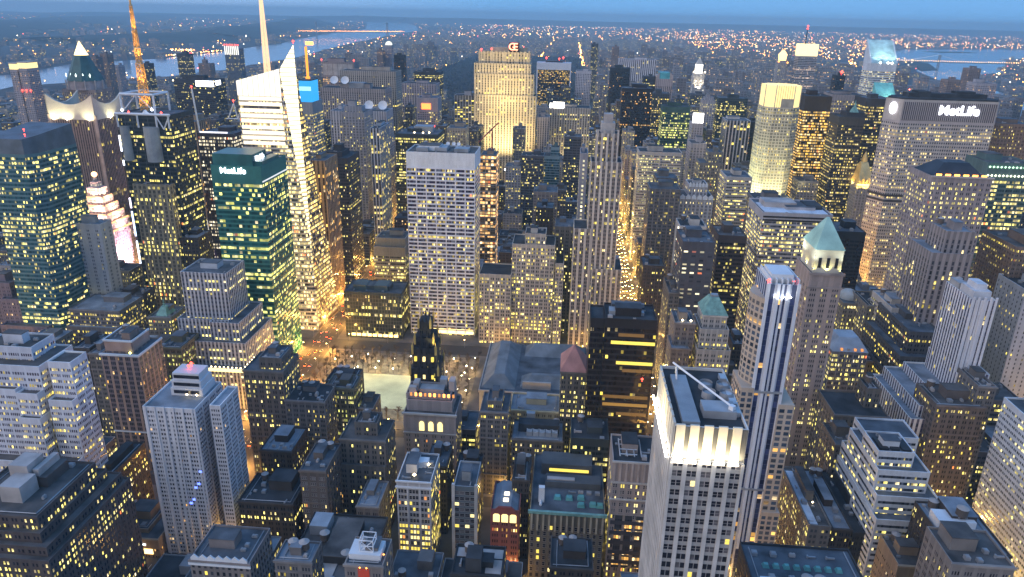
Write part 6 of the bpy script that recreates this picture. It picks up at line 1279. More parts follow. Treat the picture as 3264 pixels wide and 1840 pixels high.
KEEP = {i: (n, l, "building", "city buildings between the landmark towers") for i, n, l in [
(40,'apartment_building','nearest low pale stone block in front of the twin river tower'),
(49,'apartment_building','mid-height pale stone block in front of the twin river tower'),
(77,'apartment_building','mid-height brownish block right of the twin river tower'),
(78,'apartment_building','low hazy grey block left of the twin river tower'),
(85,'apartment_building','mid-height hazy grey block left of the twin river tower'),
(105,'apartment_building','mid-height hazy grey block right of the twin river tower'),
(201,'apartment_building','second nearest mid-height brownish block left of the white ribbed river tower'),
(234,'apartment_building','nearest low brownish block left of the white ribbed river tower'),
(658,'apartment_building','mid-height brownish block beyond the blank panel tower'),
(697,'apartment_building','mid-height hazy grey block left of the white domed tower'),
(1231,'apartment_building','second nearest low pale stone block in front of the twin river tower'),
(1369,'apartment_building','mid-height hazy grey block left of the white ribbed river tower'),
(1400,'apartment_building','third nearest mid-height hazy grey block right of the copper pyramid tower'),
(1623,'apartment_building','mid-height brownish block left of the blank panel tower'),
(1689,'apartment_building','mid-height hazy grey block left of the blank panel tower'),
(2442,'brick_building','tall brown brick block in front of the twin river tower'),
(2534,'stone_building','tall grey stone block right of the copper pyramid tower'),
(2546,'apartment_building','tall pale stone block beyond the orange mast'),
(2553,'glass_building','tall dark glass block right of the copper pyramid tower'),
(2564,'stone_building','tall grey stone block left of the white ribbed river tower'),
(2753,'apartment_building','third nearest tall brownish block left of the blank panel tower'),
(3042,'apartment_building','nearest very tall brownish block right of the white domed tower'),
(3887,'stone_building','tall grey stone block beyond the orange mast'),
(3949,'apartment_building','very tall pale stone block left of the white ribbed river tower'),
(4016,'apartment_building','very tall hazy grey block right of the white ribbed river tower'),
(4088,'apartment_building','second nearest tall brownish block left of the blank panel tower'),
(4105,'apartment_building','very tall hazy grey block left of the white domed tower'),
(4114,'apartment_building','nearest tall brownish block left of the blank panel tower'),
(4132,'apartment_building','very tall brownish block right of the blank panel tower'),
(4133,'apartment_building','very tall hazy grey block right of the blank panel tower'),
(4237,'apartment_building','second nearest tall hazy grey block right of the white domed tower'),
(4270,'apartment_building','nearest tall brownish block right of the white domed tower'),
(4277,'apartment_building','nearest tall hazy grey block right of the white domed tower'),
(4309,'apartment_building','nearest very tall hazy grey block right of the white domed tower'),
(4316,'apartment_building','third nearest tall hazy grey block right of the white domed tower'),
(4358,'apartment_building','fourth nearest very tall brownish block right of the white domed tower'),
(4387,'apartment_building','second nearest very tall brownish block right of the white domed tower'),
(4395,'apartment_building','fourth nearest tall hazy grey block right of the white domed tower'),
(4401,'apartment_building','third nearest very tall brownish block right of the white domed tower'),
(4406,'apartment_building','fifth nearest very tall brownish block right of the white domed tower'),
(4411,'apartment_building','second nearest very tall hazy grey block right of the white domed tower'),
(4439,'apartment_building','fifth nearest tall hazy grey block right of the white domed tower'),
(4455,'apartment_building','second nearest tall brownish block right of the white domed tower'),
(5062,'apartment_building','mid-height pale stone block in front of the teal glass tower'),
(5068,'brick_building','mid-height brown brick block left of the teal glass tower'),
(5069,'stone_building','mid-height grey stone block left of the teal glass tower'),
(5164,'glass_building','very tall dark glass block right of the orange mast'),
(5166,'stone_building','second nearest very tall grey stone block in front of the white ribbed river tower'),
(5193,'brick_building','very tall brown brick block in front of the white ribbed river tower'),
(5199,'glass_building','very tall dark glass block in front of the white ribbed river tower'),
(5241,'stone_building','nearest very tall grey stone block in front of the white ribbed river tower'),
(5347,'stone_building','very tall grey stone block left of the blank panel tower'),
(5349,'brick_building','very tall brown brick block left of the blank panel tower'),
(5847,'glass_building','mid-height dark glass block left of the pale apartment tower'),
(5866,'stone_building','mid-height grey stone block left of the brown striped tower'),
(5870,'glass_building','mid-height dark glass block left of the silver striped tower'),
(5876,'stone_building','mid-height grey stone block in front of the pink lit tower'),
(5905,'glass_building','second nearest mid-height dark glass block left of the white gridded slab'),
(5914,'brick_building','mid-height brown brick block left of the white gridded slab'),
(5933,'glass_building','very tall dark glass block beyond the bright sloped tower'),
(5940,'apartment_building','very tall pale stone block right of the bright sloped tower'),
(5951,'glass_building','nearest mid-height dark glass block left of the white gridded slab'),
(5960,'apartment_building','very tall pale stone block in front of the red sign tower'),
(5975,'stone_building','very tall grey stone block left of the red sign tower'),
(6023,'brick_building','tall brown brick block right of the red sign tower'),
(6093,'stone_building','tall grey stone block right of the red sign tower'),
(6108,'apartment_building','second nearest very tall pale stone block right of the red sign tower'),
(6612,'apartment_building','low pale stone block in front of the pale apartment tower'),
(6613,'brick_building','low brown brick block in front of the pale apartment tower'),
(6614,'stone_building','low grey stone block right of the pale apartment tower'),
(6615,'stone_building','second nearest low grey stone block left of the red brick gable'),
(6616,'stone_building','nearest low grey stone block left of the red brick gable'),
(6617,'glass_building','low dark glass block in front of the red brick gable'),
(6618,'apartment_building','low pale stone block right of the copper corniced block'),
(6623,'glass_building','low dark glass block right of the arched window block'),
(6628,'stone_building','mid-height grey stone block right of the dark glass block by the park'),
(6647,'brick_building','fourth nearest mid-height brown brick block right of the white gridded slab'),
(6667,'brick_building','nearest mid-height brown brick block right of the white gridded slab'),
(6668,'stone_building','mid-height grey stone block right of the white gridded slab'),
(6676,'brick_building','third nearest mid-height brown brick block right of the white gridded slab'),
(6683,'brick_building','second nearest mid-height brown brick block right of the white gridded slab'),
(6684,'apartment_building','mid-height pale stone block right of the white gridded slab'),
(6685,'apartment_building','low pale stone block left of the white stone skyscraper'),
(6695,'apartment_building','very tall pale stone block right of the white gridded slab'),
(6696,'glass_building','second nearest very tall dark glass block in front of the blazing roof sign tower'),
(6697,'brick_building','tall brown brick block left of the white stone skyscraper'),
(6698,'glass_building','tall dark glass block beyond the white stone skyscraper'),
(6699,'brick_building','mid-height brown brick block beyond the white stone skyscraper'),
(6703,'glass_building','nearest very tall dark glass block in front of the blazing roof sign tower'),
(6711,'stone_building','tall grey stone block beyond the white stone skyscraper'),
(6714,'brick_building','very tall brown brick block in front of the red sign tower'),
(6716,'brick_building','very tall brown brick block right of the red sign tower'),
(6718,'glass_building','mid-height dark glass block right of the white gridded slab'),
(6719,'stone_building','very tall grey stone block left of the blazing roof sign tower'),
(6721,'apartment_building','very tall pale stone block in front of the blazing roof sign tower'),
(6722,'apartment_building','tall pale stone block in front of the blazing roof sign tower'),
(6724,'stone_building','very tall grey stone block in front of the blazing roof sign tower'),
(6729,'glass_building','very tall dark glass block in front of the gold slab'),
(6744,'stone_building','very tall grey stone block right of the red sign tower'),
(6761,'apartment_building','nearest very tall pale stone block right of the red sign tower'),
(6793,'apartment_building','very tall pale stone block left of the blazing roof sign tower'),
(6810,'stone_building','second nearest tall grey stone block right of the blazing roof sign tower'),
(6856,'stone_building','nearest tall grey stone block right of the blazing roof sign tower'),
(6866,'stone_building','very tall grey stone block beyond the blazing roof sign tower'),
(6868,'stone_building','nearest very tall grey stone block right of the blazing roof sign tower'),
(6875,'glass_building','very tall dark glass block in front of the black glass slab'),
(6888,'brick_building','second nearest very tall brown brick block in front of the black glass slab'),
(6889,'brick_building','nearest very tall brown brick block in front of the black glass slab'),
(6890,'glass_building','very tall dark glass block beyond the blazing roof sign tower'),
(6946,'apartment_building','mid-height hazy grey block beyond the black glass slab'),
(6956,'apartment_building','second nearest mid-height brownish block beyond the black glass slab'),
(6976,'apartment_building','nearest mid-height brownish block beyond the black glass slab'),
(7548,'brick_building','mid-height brown brick block right of the white stone skyscraper'),
(7550,'apartment_building','low pale stone block right of the white stone skyscraper'),
(7556,'glass_building','tall dark glass block right of the white stone skyscraper'),
(7561,'apartment_building','very tall pale stone block left of the crenellated block'),
(7564,'apartment_building','very tall pale stone block beyond the crenellated block'),
(7566,'apartment_building','mid-height pale stone block right of the white stone skyscraper'),
(7569,'glass_building','very tall dark glass block right of the blazing sign box'),
(7570,'stone_building','tall grey stone block left of the crenellated block'),
(7571,'apartment_building','very tall pale stone block left of the blazing sign box'),
(7575,'apartment_building','tall pale stone block left of the crenellated block'),
(7579,'apartment_building','very tall pale stone block right of the blazing roof sign tower'),
(7583,'stone_building','nearest very tall grey stone block beyond the blazing sign box'),
(7586,'brick_building','tall brown brick block left of the blazing sign box'),
(7599,'brick_building','very tall brown brick block right of the blazing roof sign tower'),
(7622,'stone_building','second nearest very tall grey stone block right of the blazing roof sign tower'),
(7643,'glass_building','very tall dark glass block right of the blazing roof sign tower'),
(7665,'apartment_building','second nearest tall brownish block right of the blazing roof sign tower'),
(7672,'apartment_building','nearest tall brownish block right of the blazing roof sign tower'),
(7690,'apartment_building','second nearest tall brownish block left of the white striped slab'),
(7707,'apartment_building','tall hazy grey block right of the black glass slab'),
(7725,'apartment_building','nearest tall brownish block left of the white striped slab'),
(7748,'apartment_building','tall hazy grey block left of the white striped slab'),
(7773,'apartment_building','third nearest very tall hazy grey block left of the white striped slab'),
(7797,'apartment_building','second nearest very tall hazy grey block left of the white striped slab'),
(7823,'apartment_building','fourth nearest very tall hazy grey block left of the white striped slab'),
(8253,'glass_building','mid-height dark glass block right of the white banded terraces'),
(8254,'stone_building','mid-height grey stone block right of the white banded terraces'),
(8266,'apartment_building','mid-height pale stone block right of the green pyramid roof'),
(8289,'apartment_building','tall pale stone block left of the burning gold pyramid'),
(8290,'stone_building','tall grey stone block left of the golden glass crown'),
(8293,'brick_building','very tall brown brick block left of the golden glass crown'),
(8310,'brick_building','very tall brown brick block right of the blazing sign box'),
(8326,'stone_building','very tall grey stone block beyond the golden glass crown'),
(8330,'stone_building','second nearest very tall grey stone block beyond the blazing sign box'),
(8355,'glass_building','very tall dark glass block in front of the white lantern tower'),
(8359,'glass_building','very tall dark glass block left of the white lantern tower'),
(8405,'apartment_building','second nearest tall hazy grey block left of the white lantern tower'),
(8430,'apartment_building','very tall brownish block left of the white lantern tower'),
(8580,'apartment_building','nearest very tall brownish block beyond the white striped slab'),
(8583,'apartment_building','nearest very tall hazy grey block left of the white striped slab'),
(9129,'brick_building','very tall brown brick block beyond the golden glass crown'),
(9144,'apartment_building','second nearest very tall brownish block right of the white lantern tower'),
(9156,'apartment_building','tall hazy grey block in front of the white lantern tower'),
(9160,'apartment_building','third nearest very tall hazy grey block right of the white lantern tower'),
(9165,'apartment_building','nearest very tall brownish block right of the white lantern tower'),
(9174,'apartment_building','second nearest very tall hazy grey block right of the white lantern tower'),
(9189,'apartment_building','nearest tall hazy grey block left of the white lantern tower'),
(9230,'apartment_building','nearest very tall hazy grey block left of the white lantern tower'),
(9238,'apartment_building','tall brownish block left of the white lantern tower'),
(9259,'apartment_building','second nearest very tall hazy grey block left of the white lantern tower'),
(9269,'apartment_building','third nearest very tall brownish block right of the white striped slab'),
(9271,'apartment_building','nearest very tall brownish block right of the white striped slab'),
(9309,'apartment_building','second nearest very tall brownish block right of the white striped slab'),
(9346,'apartment_building','very tall hazy grey block beyond the white striped slab'),
(9349,'apartment_building','second nearest very tall brownish block beyond the white striped slab'),
(9372,'apartment_building','third nearest very tall brownish block beyond the white striped slab'),
(9702,'glass_building','very tall dark glass block in front of the glass tower with green dots'),
(9870,'apartment_building','sixth nearest very tall hazy grey block right of the white lantern tower'),
(9901,'apartment_building','fifth nearest tall hazy grey block right of the white lantern tower'),
(9924,'apartment_building','fourth nearest very tall hazy grey block right of the white lantern tower'),
(9931,'apartment_building','sixth nearest tall hazy grey block right of the white lantern tower'),
(9946,'apartment_building','tenth nearest tall hazy grey block right of the white lantern tower'),
(9956,'apartment_building','ninth nearest tall hazy grey block right of the white lantern tower'),
(9975,'apartment_building','fifth nearest very tall brownish block right of the white lantern tower'),
(9990,'apartment_building','third nearest very tall brownish block right of the white lantern tower'),
(9992,'apartment_building','nearest very tall hazy grey block right of the white lantern tower'),
(10006,'apartment_building','second nearest very tall brownish block beyond the white lantern tower'),
(10013,'apartment_building','nearest tall brownish block right of the white lantern tower'),
(10028,'apartment_building','nearest very tall brownish block beyond the white lantern tower'),
(10040,'apartment_building','nearest very tall hazy grey block beyond the white lantern tower'),
(10081,'apartment_building','third nearest very tall brownish block beyond the white lantern tower'),
(10157,'apartment_building','very tall hazy grey block right of the white striped slab'),
(10187,'apartment_building','tall brownish block right of the white striped slab'),
(10796,'apartment_building','second nearest very tall brownish block left of the sloped roof tower'),
(10871,'apartment_building','second nearest tall brownish block in front of the yellow topped tower'),
(10877,'apartment_building','nearest tall brownish block in front of the yellow topped tower'),
(10905,'apartment_building','tall hazy grey block left of the yellow topped tower'),
(10914,'apartment_building','nearest very tall hazy grey block left of the yellow topped tower'),
(10923,'apartment_building','fifth nearest very tall hazy grey block left of the yellow topped tower'),
(10960,'apartment_building','second nearest very tall hazy grey block left of the yellow topped tower'),
(10970,'apartment_building','seventh nearest tall hazy grey block right of the white lantern tower'),
(10982,'apartment_building','fourth nearest tall hazy grey block right of the white lantern tower'),
(11005,'apartment_building','second nearest tall hazy grey block right of the white lantern tower'),
(11021,'apartment_building','nearest tall hazy grey block right of the white lantern tower'),
(11035,'apartment_building','third nearest tall brownish block right of the white lantern tower'),
(11052,'apartment_building','eighth nearest tall hazy grey block right of the white lantern tower'),
(11089,'apartment_building','fourth nearest very tall brownish block right of the white lantern tower'),
(11116,'apartment_building','second nearest very tall hazy grey block beyond the white lantern tower'),
(11122,'apartment_building','second nearest tall brownish block right of the white lantern tower'),
(11149,'apartment_building','nearest tall hazy grey block beyond the white lantern tower'),
(11157,'apartment_building','second nearest tall hazy grey block beyond the white lantern tower'),
(11812,'apartment_building','second nearest very tall brownish block right of the sloped roof tower'),
(11868,'apartment_building','second nearest very tall hazy grey block right of the sloped roof tower'),
(11912,'apartment_building','tall brownish block left of the sloped roof tower'),
(11922,'apartment_building','very tall hazy grey block left of the sloped roof tower'),
(11942,'apartment_building','second nearest tall brownish block right of the yellow topped tower'),
(11958,'apartment_building','tall hazy grey block right of the yellow topped tower'),
(11969,'apartment_building','nearest very tall hazy grey block right of the yellow topped tower'),
(11982,'apartment_building','nearest very tall brownish block left of the yellow topped tower'),
(12064,'apartment_building','third nearest very tall hazy grey block left of the yellow topped tower'),
(12090,'apartment_building','fourth nearest very tall hazy grey block left of the yellow topped tower'),
(12124,'apartment_building','fourth nearest tall brownish block right of the white lantern tower'),
(12151,'apartment_building','sixth nearest very tall hazy grey block left of the yellow topped tower'),
(12168,'apartment_building','third nearest tall hazy grey block right of the white lantern tower'),
(12186,'apartment_building','third nearest very tall hazy grey block beyond the white lantern tower'),
(12197,'apartment_building','fifth nearest very tall hazy grey block right of the white lantern tower'),
(12685,'apartment_building','tall hazy grey block right of the octagonal slab'),
(12699,'apartment_building','tall brownish block beyond the glass tower with green dots'),
(12703,'apartment_building','tall brownish block right of the octagonal slab'),
(12709,'apartment_building','very tall hazy grey block right of the octagonal slab'),
(12714,'apartment_building','nearest very tall brownish block right of the octagonal slab'),
(12721,'apartment_building','second nearest very tall brownish block right of the octagonal slab'),
(12788,'apartment_building','nearest tall brownish block in front of the sloped roof tower'),
(12794,'apartment_building','second nearest tall brownish block in front of the sloped roof tower'),
(12797,'apartment_building','third nearest very tall hazy grey block right of the sloped roof tower'),
(12801,'apartment_building','nearest very tall brownish block right of the sloped roof tower'),
(12806,'apartment_building','nearest very tall hazy grey block right of the sloped roof tower'),
(12851,'apartment_building','nearest very tall brownish block left of the sloped roof tower'),
(12890,'apartment_building','third nearest very tall hazy grey block right of the yellow topped tower'),
(12901,'apartment_building','second nearest very tall hazy grey block right of the yellow topped tower'),
(12933,'apartment_building','nearest tall brownish block right of the yellow topped tower'),
(13030,'apartment_building','second nearest very tall brownish block left of the yellow topped tower'),
(13529,'apartment_building','fourth nearest mid-height hazy grey block right of the copper pyramid tower'),
(13702,'apartment_building','low brownish block right of the copper pyramid tower'),
(13741,'apartment_building','second nearest low brownish block left of the white ribbed river tower'),
(13755,'apartment_building','nearest low brownish block beyond the copper pyramid tower'),
(13775,'apartment_building','second nearest low hazy grey block left of the copper pyramid tower'),
(13776,'apartment_building','fifth nearest low hazy grey block beyond the twin river tower'),
(13778,'apartment_building','nearest low brownish block left of the copper pyramid tower'),
(13848,'apartment_building','fourth nearest low hazy grey block beyond the twin river tower'),
(13892,'apartment_building','second nearest low brownish block beyond the copper pyramid tower'),
(13899,'apartment_building','tall hazy grey block right of the copper pyramid tower'),
(13930,'apartment_building','nearest mid-height brownish block beyond the twin river tower'),
(13946,'apartment_building','mid-height hazy grey block beyond the copper pyramid tower'),
(14098,'apartment_building','third nearest mid-height hazy grey block right of the sloped roof tower'),
(14119,'apartment_building','second nearest low hazy grey block beyond the twin river tower'),
(14227,'apartment_building','second nearest low brownish block beyond the twin river tower'),
(14238,'apartment_building','nearest low hazy grey block right of the sloped roof tower'),
(14247,'apartment_building','mid-height hazy grey block right of the octagonal slab'),
(14382,'apartment_building','second nearest low brownish block left of the copper pyramid tower'),
(14392,'apartment_building','second nearest low hazy grey block right of the sloped roof tower'),
(14456,'apartment_building','sixth nearest low hazy grey block right of the sloped roof tower'),
(14505,'apartment_building','third nearest low brownish block left of the copper pyramid tower'),
(14508,'apartment_building','nearest mid-height brownish block left of the white ribbed river tower'),
(14725,'apartment_building','nearest low hazy grey block left of the copper pyramid tower'),
(14732,'apartment_building','second nearest low brownish block right of the sloped roof tower'),
(14866,'apartment_building','third nearest low hazy grey block right of the sloped roof tower'),
(14894,'apartment_building','mid-height brownish block right of the sloped roof tower'),
(14929,'apartment_building','nearest mid-height hazy grey block right of the copper pyramid tower'),
(14952,'apartment_building','seventh nearest low hazy grey block right of the sloped roof tower'),
(15056,'apartment_building','low brownish block right of the octagonal slab'),
(15103,'apartment_building','fifth nearest low hazy grey block right of the sloped roof tower'),
(15208,'apartment_building','third nearest low hazy grey block beyond the twin river tower'),
(15246,'apartment_building','nearest mid-height hazy grey block right of the sloped roof tower'),
(15286,'apartment_building','fourth nearest low hazy grey block right of the sloped roof tower'),
(15329,'apartment_building','nearest low hazy grey block beyond the twin river tower'),
(15413,'apartment_building','nearest low brownish block beyond the twin river tower'),
(15558,'apartment_building','third nearest low brownish block left of the white ribbed river tower'),
(15566,'apartment_building','second nearest mid-height hazy grey block right of the copper pyramid tower'),
(15837,'apartment_building','nearest low brownish block right of the sloped roof tower'),
(15893,'apartment_building','mid-height brownish block left of the copper pyramid tower'),
(15900,'apartment_building','low brownish block right of the yellow topped tower'),
(15904,'apartment_building','second nearest mid-height hazy grey block right of the sloped roof tower'),
(15924,'apartment_building','nearest mid-height brownish block beyond the copper pyramid tower'),
(15942,'apartment_building','tall hazy grey block beyond the copper pyramid tower'),
(15948,'apartment_building','tall brownish block right of the copper pyramid tower'),
(15993,'apartment_building','low hazy grey block left of the white ribbed river tower'),
(16005,'apartment_building','second nearest mid-height brownish block beyond the twin river tower'),
(16023,'apartment_building','mid-height hazy grey block beyond the twin river tower'),
(16055,'apartment_building','second nearest mid-height brownish block beyond the copper pyramid tower')]}
CROWD, kept = {0: MB(), 1: MB()}, 0
for i, (x0, x1, y0, y1, h, q) in enumerate(FILL):
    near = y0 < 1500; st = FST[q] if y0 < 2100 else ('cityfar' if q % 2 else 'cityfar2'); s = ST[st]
    if i in KEEP:
        ox, oy = (x0+x1)/2, y0; t = thing(KEEP[i][0], KEEP[i][1], KEEP[i][2], (ox, oy, 0), KEEP[i][3])
        b = MB(); b.prism([(x0-ox, 0), (x1-ox, 0), (x1-ox, y1-oy), (x0-ox, y1-oy)], 0, h, bay=s[0], fl=s[5], tb=s[6]); b.build('wall', facade(st), t)
        b = MB(); rm = ROOFS[(i*7) % 4]; e = .4
        b.box(x0-ox+e, x1-ox-e, e, y1-oy-e, h-.9, h-.6, 0)
        for a_, c_, d_, f_ in ((x0-ox, x1-ox, 0, e), (x0-ox, x1-ox, y1-oy-e, y1-oy), (x0-ox, x0-ox+e, e, y1-oy-e), (x1-ox-e, x1-ox, e, y1-oy-e)): b.box(a_+.02, c_-.02, d_+.02, f_-.02, h-.8, h+.35, 1)
        b.build('roof', [rm, CONC], t)
        wd, dp = x1-x0, y1-y0
        if wd > 9 and dp > 9:
            rg = random.Random(i); pw = wd*rg.uniform(.25, .45); px = rg.uniform(-wd/2+2, wd/2-pw-2); ph = rg.uniform(3, 6)
            b = MB(); b.box(px, px+pw, dp*.5, dp*.5+dp*.35, h-.6, h+ph); b.build('penthouse', [plain('pent_'+st, tuple(.9*v for v in s[7]))], t)
            if near:
                if rg.random() < .5: tank(t, rg.uniform(-wd/2+3, wd/2-3), dp*.25+1, h-.6, 2.1)
                for _u in range(3):
                    u = link('roof_unit', rg.choice(UNITS), t, (rg.uniform(-wd/2+2, wd/2-2), rg.uniform(1.5, dp*.42), h-.6)); f = rg.uniform(.7, 1.4); u.scale = (f, f, f)
    else:
        b = CROWD[0 if y0 < 2100 else 1]; mi = q if y0 < 2100 else q % 2
        b.prism([(x0, y0), (x1, y0), (x1, y1), (x0, y1)], 0, h, mi, 4+((i*5) % 3) if y0 < 2100 else 2+((i*5) % 3), bay=s[0], fl=s[5], tb=s[6])
        if i % 3 == 0: b.box(x0+(x1-x0)*.3, x0+(x1-x0)*.6, y0+(y1-y0)*.4, y0+(y1-y0)*.7, h, h+4, mi, 4 if y0 < 2100 else 2, bay=50, fl=50, tb=40)
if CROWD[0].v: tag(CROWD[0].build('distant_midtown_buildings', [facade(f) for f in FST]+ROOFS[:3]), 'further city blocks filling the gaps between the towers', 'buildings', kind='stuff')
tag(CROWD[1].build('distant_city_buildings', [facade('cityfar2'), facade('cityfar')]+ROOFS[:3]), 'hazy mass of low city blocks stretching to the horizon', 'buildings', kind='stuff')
# ------------------------------------------------------------------ woods, far lights
TREEM = plain('bare_wood_mass', (.05, .045, .04), .95, 0, .4, .05)
wd_ = MB(); rw = random.Random(9)
def clump(b, x, y, r):
    for q in range(3):
        a = rw.uniform(0, 6.3); b.octa((x+math.cos(a)*r*.6, y+math.sin(a)*r*.6, r*rw.uniform(.8, 1.5)), r*rw.uniform(.5, .9), 0, r*rw.uniform(.5, 1))
for i in range(5200): clump(wd_, rw.uniform(PARK[0]+10, PARK[1]-10), rw.uniform(PARK[2]+10, PARK[3]-10), rw.uniform(6, 12))
tag(wd_.build('park_woodland', TREEM), 'dark bare woodland of the great park behind the gold slab', 'woodland', kind='stuff')
LT = [emit('far_amber_light', (1, .36, .05), 15), emit('far_gold_light', (1, .5, .10), 16), emit('far_white_light', (1, .85, .6), 11), emit('far_red_light', (1, .12, .08), 12)]
lb = MB(); rl = random.Random(12)
def far_light(x, y, z=12, f=1.0):
    if inside((x, y), HUD) or inside((x, y), EAST): return
    r = (1.6+y/3900)*f*rl.uniform(.5, 1.35); lb.octa((x, y, z), r, rl.choices((0, 1, 2, 3), (50, 30, 14, 6))[0])
for i in range(6000):
    y = 2900+rl.random()**1.25*23000; x = rl.uniform(-.78, .86)*(y*.93)-y*.07
    if x < -2600 and rl.random() < .72: continue
    if PARK[0] < x < PARK[1] and y < PARK[3]: continue
    f = rl.random(); far_light(x, y, rl.uniform(6, 40 if y < 9000 else 20), 1 if f < .93 else 2.0)
for ax, ya, yb, n in ((83, 5200, 6500, 26), (83, 3100, 3400, 5), (83, 6600, 9800, 40), (-250, 6200, 9900, 70), (238, 6400, 9000, 20), (720, 3000, 9000, 60), (1165, 3200, 9000, 60), (-1056, 3000, 8000, 46), (530, 3000, 7800, 30)):
    for i in range(n): far_light(ax+rl.uniform(-9, 9), ya+(yb-ya)*(i+rl.random())/n, 9, 1.0)
for cx_, cy_, sp, n in ((2300, 8600, 700, 90), (3300, 9800, 900, 110), (5200, 12600, 1400, 130), (8000, 13600, 1800, 120), (700, 9900, 900, 90), (1500, 10800, 1200, 110), (-900, 10200, 700, 60), (4600, 7000, 700, 70), (5600, 7800, 900, 60), (2100, 7300, 350, 40), (-3000, 5700, 60, 40), (-3100, 3700, 200, 22), (-5200, 9500, 900, 24), (3400, 14500, 1500, 110), (10500, 15500, 2500, 120), (-2200, 12500, 600, 50), (-300, 8200, 500, 60)):
    for i in range(n): far_light(rl.gauss(cx_, sp), rl.gauss(cy_, sp*.7), rl.uniform(8, 22), 1.05)
for yl, xa, xb, n in ((7340, -1500, 1400, 90), (6190, -1500, 1300, 50), (8950, -1700, 1500, 60), (9900, 900, 4200, 90), (11200, 200, 5200, 110), (13200, 1500, 9000, 120)):
    for i in range(n): far_light(xa+(xb-xa)*(i+rl.random())/n, yl+rl.uniform(-14, 14)+(xa+(xb-xa)*i/n)*.12, 12, 1.0)
for i in range(60): far_light(-2760-rl.uniform(0, 60), 4950+i*16, 8, 1.0)
for i in range(170): lb.octa((rw.uniform(PARK[0], PARK[1]), rw.uniform(PARK[2], PARK[3]), 11), rl.uniform(.8, 1.5), rl.choice((0, 1, 1, 2)))
tag(lb.build('far_street_lights', LT), 'countless street lights of the far city', 'street lights', kind='stuff')
# ------------------------------------------------------------------ bridges
def bridge(name, label, P0, P1, T0, T1, zd, zt, wdt, mt_l, cable_l):
    """P0,P1 deck ends, T0,T1 tower places (x,y)"""
    t = thing(name, label, 'bridge', (T0[0], T0[1], 0)); o = Vector((T0[0], T0[1], 0)); V = lambda p, z: Vector((p[0], p[1], z))-o
    st = plain('bridge_steel', (.22, .25, .28), .7); b = MB(); b.bar(V(P0, zd), V(P1, zd), wdt*.22); b.build('deck', st, t)
    dv = (Vector(T1)-Vector(T0)).normalized(); nv = Vector((-dv.y, dv.x))*wdt
    for T_ in (T0, T1):
        b = MB()
        for s in (-1, 1): q = (T_[0]+nv.x*s, T_[1]+nv.y*s); b.bar(V(q, 0), V(q, zt), wdt*.3)
        for z in (zt*.97, zt*.6): b.bar(V((T_[0]-nv.x, T_[1]-nv.y), z), V((T_[0]+nv.x, T_[1]+nv.y), z), wdt*.2)
        b.build('tower', st, t)
    def cab(a, za, c, zc, sag): return [Vector((a[0]+(c[0]-a[0])*i/20, a[1]+(c[1]-a[1])*i/20, za+(zc-za)*i/20-sag*4*(i/20)*(1-i/20))) for i in range(21)]
    lights = MB()
    for seg in (cab(P0, zd+4, T0, zt, (zt-zd)*.12), cab(T0, zt, T1, zt, (zt-zd)*.92), cab(T1, zt, P1, zd+4, (zt-zd)*.12)):
        b = MB()
        for p, q in zip(seg, seg[1:]):
            b.bar(p-o, q-o, wdt*.05)
            if cable_l:
                for f in (0, .33, .66): lights.octa(p.lerp(q, f)-o, 1.8, 0)
        b.build('cable', st, t)
    n = 90
    for i in range(n):
        p = Vector(P0).lerp(Vector(P1), i/n); lights.octa(V(p, zd+8), 4.2 if not cable_l else 2.2, 0 if not cable_l else 1)
    lights.build('bridge_lights', mt_l, t)['kind'] = 'stuff'; return t
bridge('suspension_bridge', 'long lit bridge crossing the wide river near the horizon', (-3580, 9850), (-2409, 10950), (-3398, 10020), (-2620, 10755), 60, 184, 16, [LT[0]], False)
bridge('suspension_bridge', 'suspension bridge with beaded white cable lights over the right hand river', (2560, 6300), (4150, 6330), (2915, 6300), (3474, 6310), 42, 98, 12, [emit('cable_bulb', (.95, .95, 1), 1.6), LT[1]], True)
# ------------------------------------------------------------------ the park: lawn, trees, lamps
lw = MB(); lw.box(-186, -118, 541, 603, .155, .2); struct(lw.build('lawn', plain('pale_lawn', (.50, .52, .36), .9, 0, .15, .05)))
gr = MB(); gr.box(-224, -76, 604, 648, .155, .19); gr.box(-224, -187, 522, 603.9, .155, .19); gr.box(-117, -76, 522, 603.9, .155, .19); gr.box(-186.9, -117.1, 522, 540.9, .155, .19); struct(gr.build('gravel_path', plain('tan_gravel', (.22, .19, .14), .95, 0, .3, .2)))
BARK = plain('bare_bark', (.11, .085, .06), .95)
def tree_meshes(seed):
    rg = random.Random(seed); t, c = MB(), MB(); H = rg.uniform(10, 14)
    t.cone(0, 0, .35, .22, 0, H*.35, 7)
    def br(p, d_, L, r, n):
        q = p+d_*L; (t if n > 3 else c).bar(p, q, r)
        if n == 0: return
        for i in range(3 if n < 4 else 5):
            v = Vector((rg.uniform(-1, 1), rg.uniform(-1, 1), rg.uniform(.1, .9))).normalized(); br(p.lerp(q, rg.uniform(.5, 1)), (d_*.5+v*.8).normalized(), L*rg.uniform(.55, .8), r*.62, n-1)
    br(Vector((0, 0, H*.3)), Vector((0, 0, 1)), H*.25, .2, 4)
    r = []
    for m_ in (t, c):
        o = m_.build('tree', BARK); r.append(o.data); bpy.data.objects.remove(o)
    return r
TM = [tree_meshes(q) for q in range(4)]; rt_ = random.Random(4)
spots = [(x, y) for y in (524, 531, 608, 616, 624, 632, 640) for x in range(-221, -76, 9)]+[(x, y) for x in (-220, -211, -203, -195, -112, -104, -96, -88, -80) for y in range(545, 604, 9)]
